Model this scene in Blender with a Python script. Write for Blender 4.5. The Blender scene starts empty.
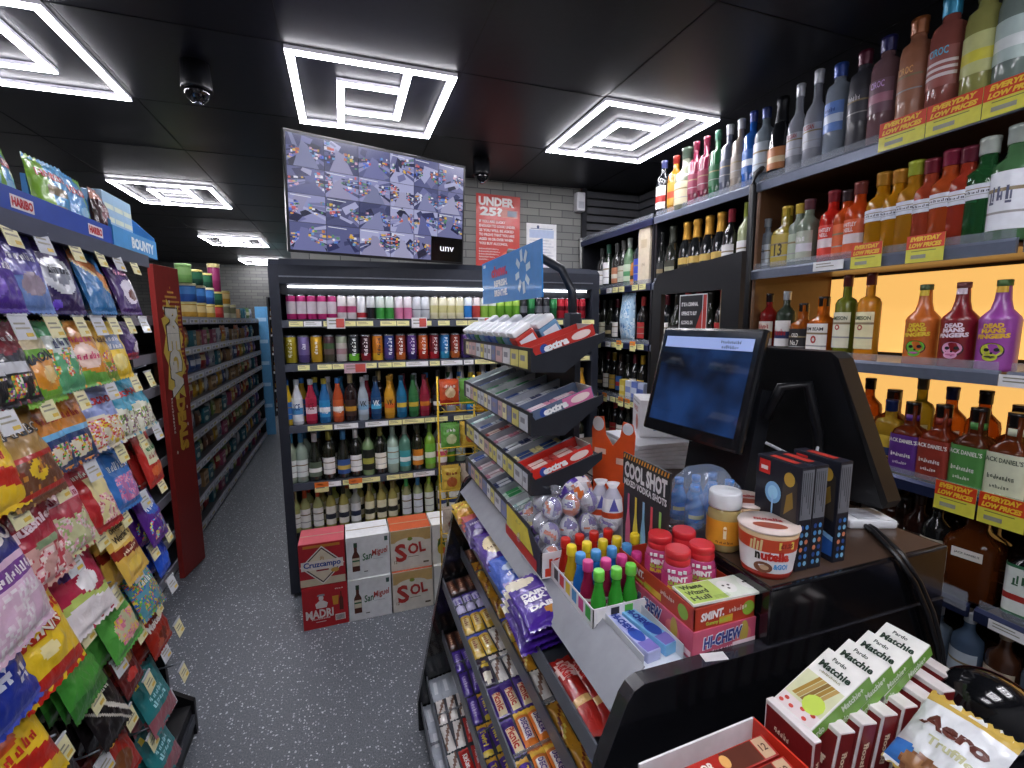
import bpy, bmesh, math, random
from mathutils import Vector, Matrix, noise
rnd = random.Random(7)
SC = bpy.context.scene
COL = SC.collection
PI = math.pi
def RAD(a): return math.radians(a)

# ---------------------------------------------------------------- camera
CAM = Vector((0, 0, 1.6)); FOC = 473.56
def cam_axes(yaw, pitch, roll):
    cy, sy = math.cos(yaw), math.sin(yaw)
    f = Vector((sy*math.cos(pitch), cy*math.cos(pitch), -math.sin(pitch)))
    r = Vector((cy, -sy, 0)); u = r.cross(f)
    return (r*math.cos(roll)+u*math.sin(roll)), (-r*math.sin(roll)+u*math.cos(roll)), f
CR, CU, CF = cam_axes(0.3381972, 0.13390546, -0.00477331)
def ray(px, py): return CR*((px-512)/FOC) - CU*((py-384)/FOC) + CF
def on(px, py, axis, v):
    """point of the photograph at (px, py) lying on the real plane axis = v"""
    d = ray(px, py); i = 'xyz'.index(axis); t = (v-CAM[i])/d[i]
    return CAM + d*t
cd = bpy.data.cameras.new('camera'); co = bpy.data.objects.new('camera', cd); COL.objects.link(co)
co.matrix_world = Matrix(((CR.x, CU.x, -CF.x, CAM.x), (CR.y, CU.y, -CF.y, CAM.y), (CR.z, CU.z, -CF.z, CAM.z), (0, 0, 0, 1)))
cd.sensor_width = 36; cd.lens = FOC*36/1024; cd.clip_start = .02
SC.camera = co

# ---------------------------------------------------------------- materials
def lin(h):
    h = h.lstrip('#'); out = []
    for i in (0, 2, 4):
        c = int(h[i:i+2], 16)/255
        out.append(c/12.92 if c <= .04045 else ((c+.055)/1.055)**2.4)
    return (*out, 1)
_mc = {}
def mat(h, rough=.45, metal=0, em=0, trans=0, coat=0, bump=0, var=.06, alpha=1, ior=1.45, bscale=60):
    key = (h, rough, metal, em, trans, coat, bump, var, alpha, ior, bscale)
    if key in _mc: return _mc[key]
    m = bpy.data.materials.new('m_'+h.strip('#')); m.use_nodes = True
    nt = m.node_tree; b = nt.nodes['Principled BSDF']
    b.inputs['Roughness'].default_value = rough; b.inputs['Metallic'].default_value = metal
    b.inputs['IOR'].default_value = ior
    b.inputs['Transmission Weight'].default_value = trans
    b.inputs['Coat Weight'].default_value = coat; b.inputs['Coat Roughness'].default_value = .08
    b.inputs['Alpha'].default_value = alpha
    c = lin(h)
    if em:
        b.inputs['Base Color'].default_value = c
        b.inputs['Emission Color'].default_value = c; b.inputs['Emission Strength'].default_value = em
    else:
        tc = nt.nodes.new('ShaderNodeTexCoord'); nz = nt.nodes.new('ShaderNodeTexNoise')
        nz.inputs['Scale'].default_value = 35
        rp = nt.nodes.new('ShaderNodeValToRGB')
        rp.color_ramp.elements[0].position = .3; rp.color_ramp.elements[1].position = .7
        rp.color_ramp.elements[0].color = (*[x*(1-var) for x in c[:3]], 1)
        rp.color_ramp.elements[1].color = (*[min(1, x*(1+var)) for x in c[:3]], 1)
        nt.links.new(tc.outputs['Object'], nz.inputs['Vector'])
        nt.links.new(nz.outputs['Fac'], rp.inputs['Fac']); nt.links.new(rp.outputs['Color'], b.inputs['Base Color'])
        if bump:
            n2 = nt.nodes.new('ShaderNodeTexNoise'); n2.inputs['Scale'].default_value = bscale; n2.inputs['Detail'].default_value = 1
            n2.inputs['Distortion'].default_value = 1.2
            bp = nt.nodes.new('ShaderNodeBump'); bp.inputs['Strength'].default_value = bump; bp.inputs['Distance'].default_value = .004
            nt.links.new(tc.outputs['Object'], n2.inputs['Vector']); nt.links.new(n2.outputs['Fac'], bp.inputs['Height'])
            nt.links.new(bp.outputs['Normal'], b.inputs['Normal'])
    _mc[key] = m; return m
def foil(h): return mat(h, .28, .0, coat=.5, bump=.35)          # printed plastic film
def foilm(h): return mat(h, .25, .45, coat=.3, bump=.5)         # metallised film
def card(h): return mat(h, .42, 0, coat=.15)                    # printed card
def glassm(h, t=.75): return mat(h, .06, 0, trans=t, ior=1.3, var=.03)
def gloss(h): return mat(h, .12, 0, coat=.6, var=.04)
BLACK = mat('15161a', .35); DARK = mat('23252b', .4); WHITE = card('f2f2f4')
ANTH = mat('343840', .38, .2); STEEL = mat('7d828c', .3, .6); SHELFM = mat('4a4f5c', .35, .35)

# ---------------------------------------------------------------- mesh builder
class MB:
    def __init__(s): s.v = []; s.f = []; s.m = []; s.mats = []; s.sm = []
    def mi(s, m):
        if m not in s.mats: s.mats.append(m)
        return s.mats.index(m)
    def add(s, vs, fs, m, M=None, smooth=False):
        o = len(s.v); k = s.mi(m) if not isinstance(m, list) else None
        s.v += [tuple(M @ Vector(v)) if M is not None else tuple(v) for v in vs]
        for i, f in enumerate(fs):
            s.f.append(tuple(o+j for j in f)); s.m.append(k if k is not None else s.mi(m[i])); s.sm.append(smooth)
        return s
    def box(s, a, b, m, M=None, bev=0, top=None):
        (x0, y0, z0), (x1, y1, z1) = a, b
        if bev:
            bm = bmesh.new(); bmesh.ops.create_cube(bm, size=1)
            for v in bm.verts:
                v.co = Vector(((x0+x1)/2+v.co.x*(x1-x0), (y0+y1)/2+v.co.y*(y1-y0), (z0+z1)/2+v.co.z*(z1-z0)))
            bmesh.ops.bevel(bm, geom=bm.edges[:], offset=bev, segments=2, affect='EDGES', profile=.6)
            vs = [v.co[:] for v in bm.verts]; fs = [[v.index for v in f.verts] for f in bm.faces]; bm.free()
            return s.add(vs, fs, m, M)
        vs = [(x0, y0, z0), (x1, y0, z0), (x1, y1, z0), (x0, y1, z0), (x0, y0, z1), (x1, y0, z1), (x1, y1, z1), (x0, y1, z1)]
        fs = [(0, 3, 2, 1), (4, 5, 6, 7), (0, 1, 5, 4), (1, 2, 6, 5), (2, 3, 7, 6), (3, 0, 4, 7)]
        if top: return s.add(vs, fs, [m, top, m, m, m, m], M)
        return s.add(vs, fs, m, M)
    def quad(s, pts, m, M=None): return s.add(pts, [tuple(range(len(pts)))], m, M)
    def prism(s, pts, axis, a, b, m, M=None):
        """pts: 2-D outline in the plane normal to axis, extruded from a to b"""
        def P(p, t):
            return (t, p[0], p[1]) if axis == 'x' else ((p[0], t, p[1]) if axis == 'y' else (p[0], p[1], t))
        n = len(pts); vs = [P(p, a) for p in pts]+[P(p, b) for p in pts]
        fs = [tuple(range(n)), tuple(range(2*n-1, n-1, -1))]+[(i, i+n, (i+1) % n+n, (i+1) % n) for i in range(n)]
        return s.add(vs, fs, m, M)
    def lathe(s, prof, m, n=20, p=2, ax=1, ay=1, M=None, a0=0, a1=2*PI, caps=True):
        """prof: list of (r, z[, material of the band above])"""
        full = abs(a1-a0-2*PI) < 1e-6; k = n if full else n+1
        vs = []
        for q in prof:
            for i in range(k):
                a = a0+(a1-a0)*i/n-PI/2; c, d = math.cos(a), math.sin(a)
                e = (abs(c)**p+abs(d)**p)**(-1/p) if p != 2 else 1
                vs.append((q[0]*e*c*ax, q[0]*e*d*ay, q[1]))
        fs = []; ms = []; cur = m
        for j in range(len(prof)-1):
            if len(prof[j]) > 2: cur = prof[j][2]
            for i in range(n):
                i2 = (i+1) % k if full else i+1
                fs.append((j*k+i, j*k+i2, (j+1)*k+i2, (j+1)*k+i)); ms.append(cur)
        s.add(vs, fs, ms, M, True)
        if caps and full:
            o = len(s.v)-len(vs)
            s.f.append(tuple(o+i for i in range(k-1, -1, -1))); s.m.append(s.mi(prof[0][2] if len(prof[0]) > 2 else m)); s.sm.append(False)
            s.f.append(tuple(o+(len(prof)-1)*k+i for i in range(k))); s.m.append(s.mi(cur)); s.sm.append(False)
        return s
    def tube(s, pts, r, m, n=8, M=None, closed=False):
        pts = [Vector(p) for p in pts]; N = len(pts); vs = []; up = Vector((0, 0, 1))
        for i, p in enumerate(pts):
            if closed: t = pts[(i+1) % N]-pts[i-1]
            else: t = pts[min(i+1, N-1)]-pts[max(i-1, 0)]
            t.normalize(); a = t.cross(up)
            if a.length < .05: a = t.cross(Vector((1, 0, 0)))
            a.normalize(); b = t.cross(a)
            for k in range(n):
                c = 2*PI*k/n; vs.append(p+a*(r*math.cos(c))+b*(r*math.sin(c)))
        fs = []
        for i in range(N if closed else N-1):
            j = (i+1) % N
            for k in range(n): fs.append((i*n+k, i*n+(k+1) % n, j*n+(k+1) % n, j*n+k))
        if not closed: fs += [tuple(range(n-1, -1, -1)), tuple((N-1)*n+k for k in range(n))]
        return s.add(vs, fs, m, M, True)
    def text(s, txt, m, M=None, w=None, h=None, bold=.0, shear=0, fn=None, align='C'):
        """flat lettering in the XZ plane facing -Y, fitted into w x h, centred; fn maps (x, z) to a point"""
        vs, fs, W, H = glyphs(txt, bold, shear)
        if w and h: sx, sz = w/W, h/H
        elif w: sx = sz = w/W
        else: sx = sz = h/H
        f = fn or (lambda x, z: (x, 0, z))
        ox = -W/2 if align == 'C' else 0
        return s.add([f((x+ox)*sx, (y-H/2)*sz) for x, y in vs], fs, m, M)
    def mesh(s, name):
        me = bpy.data.meshes.new(name); me.from_pydata(s.v, [], s.f)
        for m in s.mats: me.materials.append(m)
        me.polygons.foreach_set('material_index', s.m); me.polygons.foreach_set('use_smooth', s.sm)
        me.update(); return me
_gc = {}
def glyphs(txt, bold, shear):
    k = (txt, bold, shear)
    if k in _gc: return _gc[k]
    if txt[0] == '~':   # print too small to read in the photograph: a line of letter-like marks
        r = random.Random(len(txt)); vs = []; fs = []; x = 0
        for i in range(len(txt)):
            for q in range(2):
                h = r.choice((.5, .7, .72, 1)); w_ = r.choice((.10, .14)); lo = r.choice((0, 0, .2))
                o = len(vs); vs += [(x, lo), (x+w_, lo), (x+w_, h), (x, h)]; fs.append((o, o+1, o+2, o+3)); x += w_+.06
            o = len(vs); y = r.choice((.0, .35, .6)); vs += [(x-.36, y), (x-.06, y), (x-.06, y+.14), (x-.36, y+.14)]; fs.append((o, o+1, o+2, o+3)); x += .10
        _gc[k] = (vs, fs, x-.1, 1); return _gc[k]
    cu = bpy.data.curves.new('t', 'FONT'); cu.body = txt; cu.size = 1; cu.offset = bold; cu.shear = shear; cu.resolution_u = 2
    cu.space_line = .85; cu.align_x = 'CENTER' if '\n' in txt else 'LEFT'
    o = bpy.data.objects.new('t', cu); COL.objects.link(o)
    dg = bpy.context.evaluated_depsgraph_get(); me = bpy.data.meshes.new_from_object(o.evaluated_get(dg))
    vs = [(v.co.x, v.co.y) for v in me.vertices]; fs = [tuple(p.vertices) for p in me.polygons]
    bpy.data.objects.remove(o); bpy.data.curves.remove(cu); bpy.data.meshes.remove(me)
    x0 = min(v[0] for v in vs); x1 = max(v[0] for v in vs); y0 = min(v[1] for v in vs); y1 = max(v[1] for v in vs)
    vs = [(x-x0, y-y0) for x, y in vs]
    _gc[k] = (vs, fs, x1-x0, y1-y0); return _gc[k]
def T(x=0, y=0, z=0, rz=0, rx=0, ry=0, s=1):
    return Matrix.Translation((x, y, z)) @ Matrix.Rotation(rz, 4, 'Z') @ Matrix.Rotation(ry, 4, 'Y') @ Matrix.Rotation(rx, 4, 'X') @ Matrix.Scale(s, 4)

# ---------------------------------------------------------------- scene objects
def link(name, data, parent=None, M=None):
    o = bpy.data.objects.new(name, data); COL.objects.link(o)
    if parent: o.parent = parent
    if M is not None: o.matrix_basis = M
    return o
def tag(o, label, cat, group=None):
    o['label'] = label; o['category'] = cat
    if group: o['group'] = group
    return o
def struct(name, mb):
    o = link(name, mb.mesh(name)); o['kind'] = 'structure'; return o
def thing(name, label, cat, M=None, group=None):
    return tag(link(name, None, None, M), label, cat, group)
def part(name, mb, parent, M=None, label=None):
    o = link(name, mb.mesh(name) if isinstance(mb, MB) else mb, parent, M)
    if label: o['label'] = label
    return o
class Proto:
    """a kind of thing: its parts as (name, mesh, [sub-parts]); put() makes one thing of its own with parts of its own"""
    def __init__(s, name, cat, parts):
        s.name = name; s.cat = cat; s.parts = [(p[0], p[1].mesh(p[0]), [(q[0], q[1].mesh(q[0])) for q in (p[2] if len(p) > 2 else [])]) for p in parts]
    def put(s, M, label=None, group=None):
        if len(s.parts) == 1 and not s.parts[0][2]:
            r = link(s.name, s.parts[0][1], None, M)
        else:
            r = link(s.name, None, None, M)
            for n, me, sub in s.parts:
                o = link(n, me, r)
                for n2, me2 in sub: link(n2, me2, o)
        tag(r, label or '', s.cat, group); return r
NTH = ['first', 'second', 'third', 'fourth', 'fifth', 'sixth', 'seventh', 'eighth', 'ninth', 'tenth', 'eleventh', 'twelfth', 'thirteenth',
       'fourteenth', 'fifteenth', 'sixteenth', 'seventeenth', 'eighteenth', 'nineteenth', 'twentieth']
class Row:
    """things standing side by side; finish() words each label with its place in the row"""
    def __init__(s, where, group): s.where = where; s.group = group; s.it = []
    def add(s, o, desc): s.it.append((o, desc)); return o
    def finish(s):
        n = len(s.it); count = {}
        for o, d in s.it: count[d] = count.get(d, 0)+1
        for i, (o, d) in enumerate(s.it):
            if count[d] == 1 and n > 1: pos = 'the only one on'
            if i < (n+1)//2 or n <= 6: pos = '%s from left' % NTH[min(i, 19)]
            else: pos = '%s from right' % NTH[min(n-1-i, 19)]
            if i == n-1 and n > 1: pos = 'rightmost'
            if i == 0: pos = 'leftmost'
            o['label'] = '%s, %s %s' % (d, pos, s.where); o['group'] = s.group
# ---------------------------------------------------------------- bottles and cans (front of every thing faces its own -Y)
def wrap(r, p=2, ax=1, ay=1):
    def fn(x, z):
        a = x/r-PI/2; c, d = math.cos(a), math.sin(a)
        e = (abs(c)**p+abs(d)**p)**(-1/p) if p != 2 else 1
        return ((r+.0008)*e*c*ax, (r+.0008)*e*d*ay, z)
    return fn
def label_part(r, z0, z1, base, texts=(), bands=(), p=2, ax=1, ay=1, arc=2.2, n=14):
    """printed paper label round a bottle; texts: (string, centre height 0..1, width, height, material)"""
    mb = MB(); H = z1-z0
    cuts = sorted(set([0, 1]+[b[0] for b in bands]+[b[1] for b in bands]))
    prof = []
    for c in cuts:
        m = base
        for b in bands:
            if b[0]-1e-6 <= c < b[1]-1e-6: m = b[2]
        prof.append((r+.0006, z0+c*H, m))
    mb.lathe(prof, base, n, p, ax, ay, a0=-arc/2, a1=arc/2)
    fn = wrap(r+.0006, p, ax, ay)
    for t in texts:
        zc = z0+t[1]*H
        mb.text(t[0], t[4], w=t[2], h=t[3], bold=t[5] if len(t) > 5 else .02, fn=lambda x, z, zc=zc: fn(x, z+zc))
    return mb
SHAPES = {  # profile as fractions of (radius, height); last = where the cap starts; label span
    'wine':    (.037, .300, [(.92, 0), (1, .02), (1, .58), (.9, .66), (.5, .74), (.4, .78), (.38, .96)], .80, (.12, .46), 2),
    'burgundy': (.040, .296, [(.92, 0), (1, .02), (1, .42), (.86, .54), (.5, .68), (.38, .78), (.36, .96)], .80, (.1, .4), 2),
    'champagne': (.044, .315, [(.9, 0), (1, .02), (1, .45), (.85, .58), (.5, .72), (.42, .80), (.42, .97)], .68, (.12, .38), 2),
    'rtd':     (.034, .275, [(.9, 0), (1, .02), (1, .5), (.9, .6), (.5, .76), (.42, .82), (.42, .97)], .88, (.14, .52), 2),
    'round':   (.040, .285, [(.92, 0), (1, .02), (1, .62), (.92, .68), (.42, .76), (.36, .80), (.36, .95)], .86, (.14, .54), 2),
    'slim':    (.036, .31, [(.95, 0), (1, .02), (.98, .66), (.8, .71), (.4, .74), (.38, .9), (.38, .97)], .86, (.2, .5), 2),
    'frosted': (.040, .355, [(.85, 0), (.95, .02), (1, .2), (1, .52), (.82, .6), (.42, .68), (.36, .74), (.36, .97)], .86, (.2, .45), 2),
    'tallround': (.044, .36, [(.92, 0), (1, .02), (1, .70), (.9, .77), (.5, .81), (.46, .84), (.46, .97)], .86, (.3, .6), 2),
    'square':  (.043, .255, [(.93, 0), (1, .02), (1, .56), (.9, .62), (.45, .68), (.42, .72), (.42, .96)], .84, (.1, .5), 6),
    'flat':    (.043, .265, [(.95, 0), (1, .02), (1, .66), (.9, .71), (.42, .74), (.40, .78), (.40, .96)], .84, (.1, .5), 5),
    'squat':   (.048, .255, [(.9, 0), (1, .02), (1, .48), (.93, .57), (.5, .66), (.4, .72), (.4, .96)], .82, (.08, .44), 2),
    'fingers': (.0455, .255, [(.96, 0), (1, .03), (.97, .06), (.97, .52), (.99, .56), (.9, .60), (.52, .68), (.40, .78), (.34, .92), (.34, .94)], .9, (.1, .5), 2),
    'gin':     (.046, .285, [(.93, 0), (1, .02), (1, .6), (.93, .67), (.5, .73), (.42, .77), (.42, .96)], .84, (.08, .52), 2),
    'shot':    (.019, .105, [(.9, 0), (1, .03), (1, .34), (.85, .48), (.55, .64), (.48, .70), (.48, .95)], .80, (.1, .4), 2),
}
_bp = {}
def bottle(kind, glass, cap, label=None, label2=None, texts=(), neck=None, name='bottle', bands=(), span=None, txtm=None, opaque=True, foilcap=False, cat='bottle'):
    key = (kind, glass, cap, label, label2, tuple(texts), neck, name, tuple(bands), span, txtm, opaque)
    if key in _bp: return _bp[key]
    R, H, pr, capz, lab, p = SHAPES[kind]
    ay = .62 if kind == 'flat' else 1
    gm = gloss(glass) if opaque is True else (mat(glass, .35, coat=.2) if opaque == 'matt' else glassm(glass, opaque))
    g = MB().lathe([(R*a, H*b) for a, b in pr], gm, 18, p, 1, ay)
    parts = [('glass_body', g)]
    rc = R*pr[-1][0]*1.12
    cm = mat(cap, .3, .25, coat=.3); lo = H*capz
    c = MB().lathe([(rc*.96, lo), (rc, lo+.002), (rc, H*.955), (rc*1.05, H*.96), (rc*1.05, H*.995), (rc*.9, H)], cm, 14)
    if kind == 'champagne': c = MB().lathe([(R*.62, H*.64), (R*.55, H*.72), (R*.5, H*.8), (R*.47, H*.9), (R*.55, H*.93), (R*.52, H*.99), (R*.3, H)], mat(cap, .35, .5, bump=.3), 14)
    parts.append(('cap', c))
    if label:
        if span: lab = span
        tm = card(txtm or '2a2a30')
        tx = [(t[0], t[1], t[2]*R*2, t[3]*H*(lab[1]-lab[0]), card(t[4]) if len(t) > 4 and t[4] else tm) for t in texts]
        if not texts: tx = [('~ ~~~ ~', .72, R*1.3, .006, tm), ('- -- --- -', .45, R*1.1, .004, tm), ('-- ---- --', .25, R*1.2, .004, tm)][:0]
        bd = [(b[0], b[1], card(b[2])) for b in bands]
        if label2 and not bands: bd = [(.30, .58, card(label2))]
        elif not bands: bd = [(.66, .72, card(txtm or '8a7a5a')), (.28, .32, card(txtm or '9a9a9a'))]
        rr = R*1.0 if kind not in ('fingers',) else R*.97
        parts.append(('label', label_part(rr+.0006, H*lab[0], H*lab[1], card(label), tx, bd, p, 1, ay)))
    if neck:
        zz = [q for q in pr if q[1] > .74][0]
        parts.append(('neck_label', MB().lathe([(R*zz[0]*1.13, H*(capz-.09)), (R*zz[0]*1.13, H*(capz-.01))], card(neck), 14)))
    P = Proto(name, cat, parts); P.R = R; P.H = H
    _bp[key] = P; return P
def can(R, H, side, bands=(), texts=(), blob=None, name='drink_can'):
    key = ('can', R, H, side, tuple(bands), tuple(texts), blob)
    if key in _bp: return _bp[key]
    al = mat('b9bcc4', .25, .8); sm = mat(side, .25, .25, coat=.3)
    b = MB(); prof = [(R*.82, 0, al), (R, .006, sm)]
    for c in sorted(bands): prof.append((R, H*c[0], mat(c[1], .25, .25, coat=.3)))
    prof += [(R, H-.010, al), (R*.84, H-.002), (R*.84, H), (R*.78, H-.003)]
    b.lathe(prof, sm, 16)
    fn = wrap(R)
    for t in texts:   # string, height fraction, width, height, colour, vertical?
        tm = card(t[4])
        if len(t) > 5 and t[5]: b.text(t[0], tm, w=t[2], h=t[3], bold=.03, fn=lambda x, z, zc=t[1]*H: fn(-z, x+zc))
        else: b.text(t[0], tm, w=t[2], h=t[3], bold=.02, fn=lambda x, z, zc=t[1]*H: fn(x, z+zc))
    if blob:
        bm_ = card(blob)
        vs = [fn(.55*R*math.cos(a), H*.5+H*.2*math.sin(a)) for a in [i*PI/8 for i in range(16)]]
        b.add([(x, y-.0006, z) for x, y, z in vs], [tuple(range(16))], bm_)
    lid = MB().lathe([(R*.80, H-.003), (R*.79, H-.002)], al, 16)
    lid.box((-.004, -.010, H-.003), (.004, .006, H-.001), al)
    P = Proto(name, 'can', [('can_body', b), ('lid', lid)]); P.R = R; P.H = H
    _bp[key] = P; return P

# ---------------------------------------------------------------- packets
def inside(sh, u, v):
    k = sh[0]
    if k == 'rect': return sh[1] <= u <= sh[2] and sh[3] <= v <= sh[4]
    if k == 'ell': return ((u-sh[1])/sh[3])**2+((v-sh[2])/sh[4])**2 <= 1
    if k == 'diag': return sh[1] <= v+sh[3]*(u-.5) <= sh[2]
    if k == 'wave': return v < sh[1]+sh[2]*math.sin(u*sh[3])
    if k == 'wedge': return abs(u-.5) < (v-sh[1])*sh[2] and v > sh[1]
    if k == 'blob':   # coloured sweets pictured on the pack: (k, u0,u1,v0,v1, size, [colours])
        if not (sh[1] <= u <= sh[2] and sh[3] <= v <= sh[4]): return False
        return noise.noise(Vector((u*sh[5], v*sh[5]*1.2, sh[7]))) > sh[8]
    return False
def bag_mesh(w, h, t, base, art=(), texts=(), seed=0, nx=30, nz=38, film=foil, crimp=.05, back=None, gather=0, wr=1.):
    """filled flow-wrap bag: swollen front and back, crimped seals, creases; z from -h (bottom) to 0 (top seal)"""
    mb = MB(); r = random.Random(seed)
    def fr(u, v):
        e = (max(0, math.sin(PI*min(1, max(0, u))))**.55)*(max(0, math.sin(PI*min(1, max(0, (v-crimp)/(1-2*crimp)))))**.5)
        d = t/2*e*(1.15-.35*v)
        d += wr*.006*e*noise.noise(Vector((u*4+seed, v*5, seed*1.7)))+wr*.003*noise.noise(Vector((u*11, v*9+seed, 3)))*min(1, e+.4)
        pin = 1-.05*math.sin(PI*u)*0-.05*e
        g = 1-gather*(1-e)*(.5 if abs(v-.5) > .4 else 0)
        x = (u-.5)*w*g*(1-.03*math.sin(PI*v)); z = -h*(1-v)
        if v < crimp*.5 or v > 1-crimp*.5: z += .0025*math.sin(u*60)
        return x, d, z
    us = [i/nx for i in range(nx+1)]; vs_ = [0, crimp*.5, crimp]+[crimp+(1-2*crimp)*j/(nz-4) for j in range(1, nz-4)]+[1-crimp, 1-crimp*.5, 1]
    NZ = len(vs_)
    pts = []
    for v in vs_:
        for u in us:
            x, d, z = fr(u, v); pts.append((x, -d, z))
    mats_ = []; fs = []; bm_ = film(base); cache = {}
    for j in range(NZ-1):
        for i in range(nx):
            u = (us[i]+us[i+1])/2; v = (vs_[j]+vs_[j+1])/2; m = bm_
            for sh in art:
                if inside(sh, u, v):
                    c = sh[6] if sh[0] == 'blob' else sh[-1]
                    if isinstance(c, (list, tuple)):
                        q_ = noise.noise(Vector((u*sh[5]*2.1, v*sh[5]*2.4, sh[7]+9)))*.5+.5; c = c[int(q_*len(c)*2.7) % len(c)]
                    m = film(c)
            a = j*(nx+1)+i; fs.append((a, a+1, a+nx+2, a+nx+1)); mats_.append(m)
    mb.add(pts, fs, mats_, smooth=True)
    bpts = [(x, -y*.8+.0004, z) for x, y, z in pts]
    mb.add(bpts, [tuple(reversed(f)) for f in fs], film(back or base), smooth=True)
    for tx in texts:   # string, u, v, width frac, height frac, colour[, angle, bold]
        ca, sa = math.cos(RAD(tx[6] if len(tx) > 6 else 0)), math.sin(RAD(tx[6] if len(tx) > 6 else 0))
        bo = tx[7] if len(tx) > 7 else .03
        def fn(x, z):
            X, Z = x*ca-z*sa, x*sa+z*ca
            u = tx[1]+X/w; v = tx[2]+Z/h
            a, d, b = fr(min(.98, max(.02, u)), min(.98, max(.02, v)))
            return (X+(tx[1]-.5)*w, -d-.0012, -h*(1-v))
        mb.text(tx[0], film(tx[5]) if False else card(tx[5]), w=tx[3]*w, h=tx[4]*h, bold=bo, fn=fn)
    return mb
def sweets(u0, u1, v0, v1, cols, s=6, thr=-.1, seed=1): return ('blob', u0, u1, v0, v1, s, cols, seed, thr)
_bags = {}
def bag(name, w, h, t, base, art=(), texts=(), seed=0, film=foil, cat='bag of sweets', **k):
    w *= .90; h *= .90; t *= .95
    P = Proto(name, cat, [('packet', bag_mesh(w, h, t, base, art, texts, seed, film=film, **k))]); P.w = w; P.h = h; P.t = t; return P
def bar(name, L, W, t, base, art=(), texts=(), seed=0, film=foil, cat='chocolate bar'):
    """flow-wrapped bar lying flat: long axis along X, print facing up, crimped fins at both ends"""
    me = bag_mesh(W, L, t, base, [], [], seed, nx=6, nz=14, film=film, crimp=.07, wr=.35)
    # re-map: v runs along the bar
    r = random.Random(seed); n = len(me.f)//2; k = 0
    mb = MB()
    vs = [(z+L/2, x, -y+t*.4) for x, y, z in me.v]
    fs = []; ms = []
    nx = 6
    for idx, f in enumerate(me.f):
        c = Vector((0, 0, 0))
        for j in f: c += Vector(vs[j])
        c /= len(f); u = c.x/L+.5; v = c.y/W+.5; m = film(base)
        for sh in art:
            if inside(sh, u, v):
                q = sh[6] if sh[0] == 'blob' else sh[-1]
                if isinstance(q, (list, tuple)): q = q[int(r.random()*len(q))]
                m = film(q)
        fs.append(tuple(reversed(f))); ms.append(m)
    mb.add(vs, fs, ms, smooth=True)
    for tx in texts:
        def fn(x, z):
            X = x+(tx[1]-.5)*L; Y = z+(tx[2]-.5)*W
            e = max(0, math.sin(PI*min(1, max(0, Y/W+.5))))**.55*max(0, math.sin(PI*min(1, max(0, (X/L+.5-.07)/.86))))**.5
            return (X, Y, t/2*e*1.13+t*.4+.0016)
        mb.text(tx[0], card(tx[5]), w=tx[3]*L, h=tx[4]*W, bold=.03, fn=fn)
    P = Proto(name, cat, [('wrapper', mb)]); P.L = L; P.W = W; P.t = t; return P
def carton(w, d, h, m, faces=(), bev=.0012):
    """printed card box, base at z=0, front facing -Y; faces: drawing callbacks"""
    mb = MB().box((-w/2, -d/2, 0), (w/2, d/2, h), m, bev=bev)
    for f in faces: f(mb)
    return mb
def F_(w, d, h, face):
    """frame of a carton face: maps (x, z, lift) centred on the face"""
    if face == 'front': return lambda x, z, e=.0006: (x, -d/2-e, h/2+z)
    if face == 'back': return lambda x, z, e=.0006: (-x, d/2+e, h/2+z)
    if face == 'right': return lambda x, z, e=.0006: (w/2+e, x, h/2+z)
    if face == 'left': return lambda x, z, e=.0006: (-w/2-e, -x, h/2+z)
    if face == 'top': return lambda x, z, e=.0006: (x, z, h+e)
def rect(mb, fr, x0, z0, x1, z1, m, e=.0006): mb.quad([fr(x0, z0, e), fr(x1, z0, e), fr(x1, z1, e), fr(x0, z1, e)], m)
def disc(mb, fr, cx, cz, rx, rz, m, e=.0009, n=20): mb.quad([fr(cx+rx*math.cos(2*PI*i/n), cz+rz*math.sin(2*PI*i/n), e) for i in range(n)], m)
def poly(mb, fr, pts, m, e=.0009): mb.quad([fr(x, z, e) for x, z in pts], m)
def word(mb, fr, s, cx, cz, w, h, m, e=.0013, ang=0, bold=.02, shear=0, align='C'):
    ca, sa = math.cos(RAD(ang)), math.sin(RAD(ang))
    mb.text(s, m, w=w, h=h, bold=bold, shear=shear, align=align, fn=lambda x, z: fr(cx+x*ca-z*sa, cz+x*sa+z*ca, e))
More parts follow.
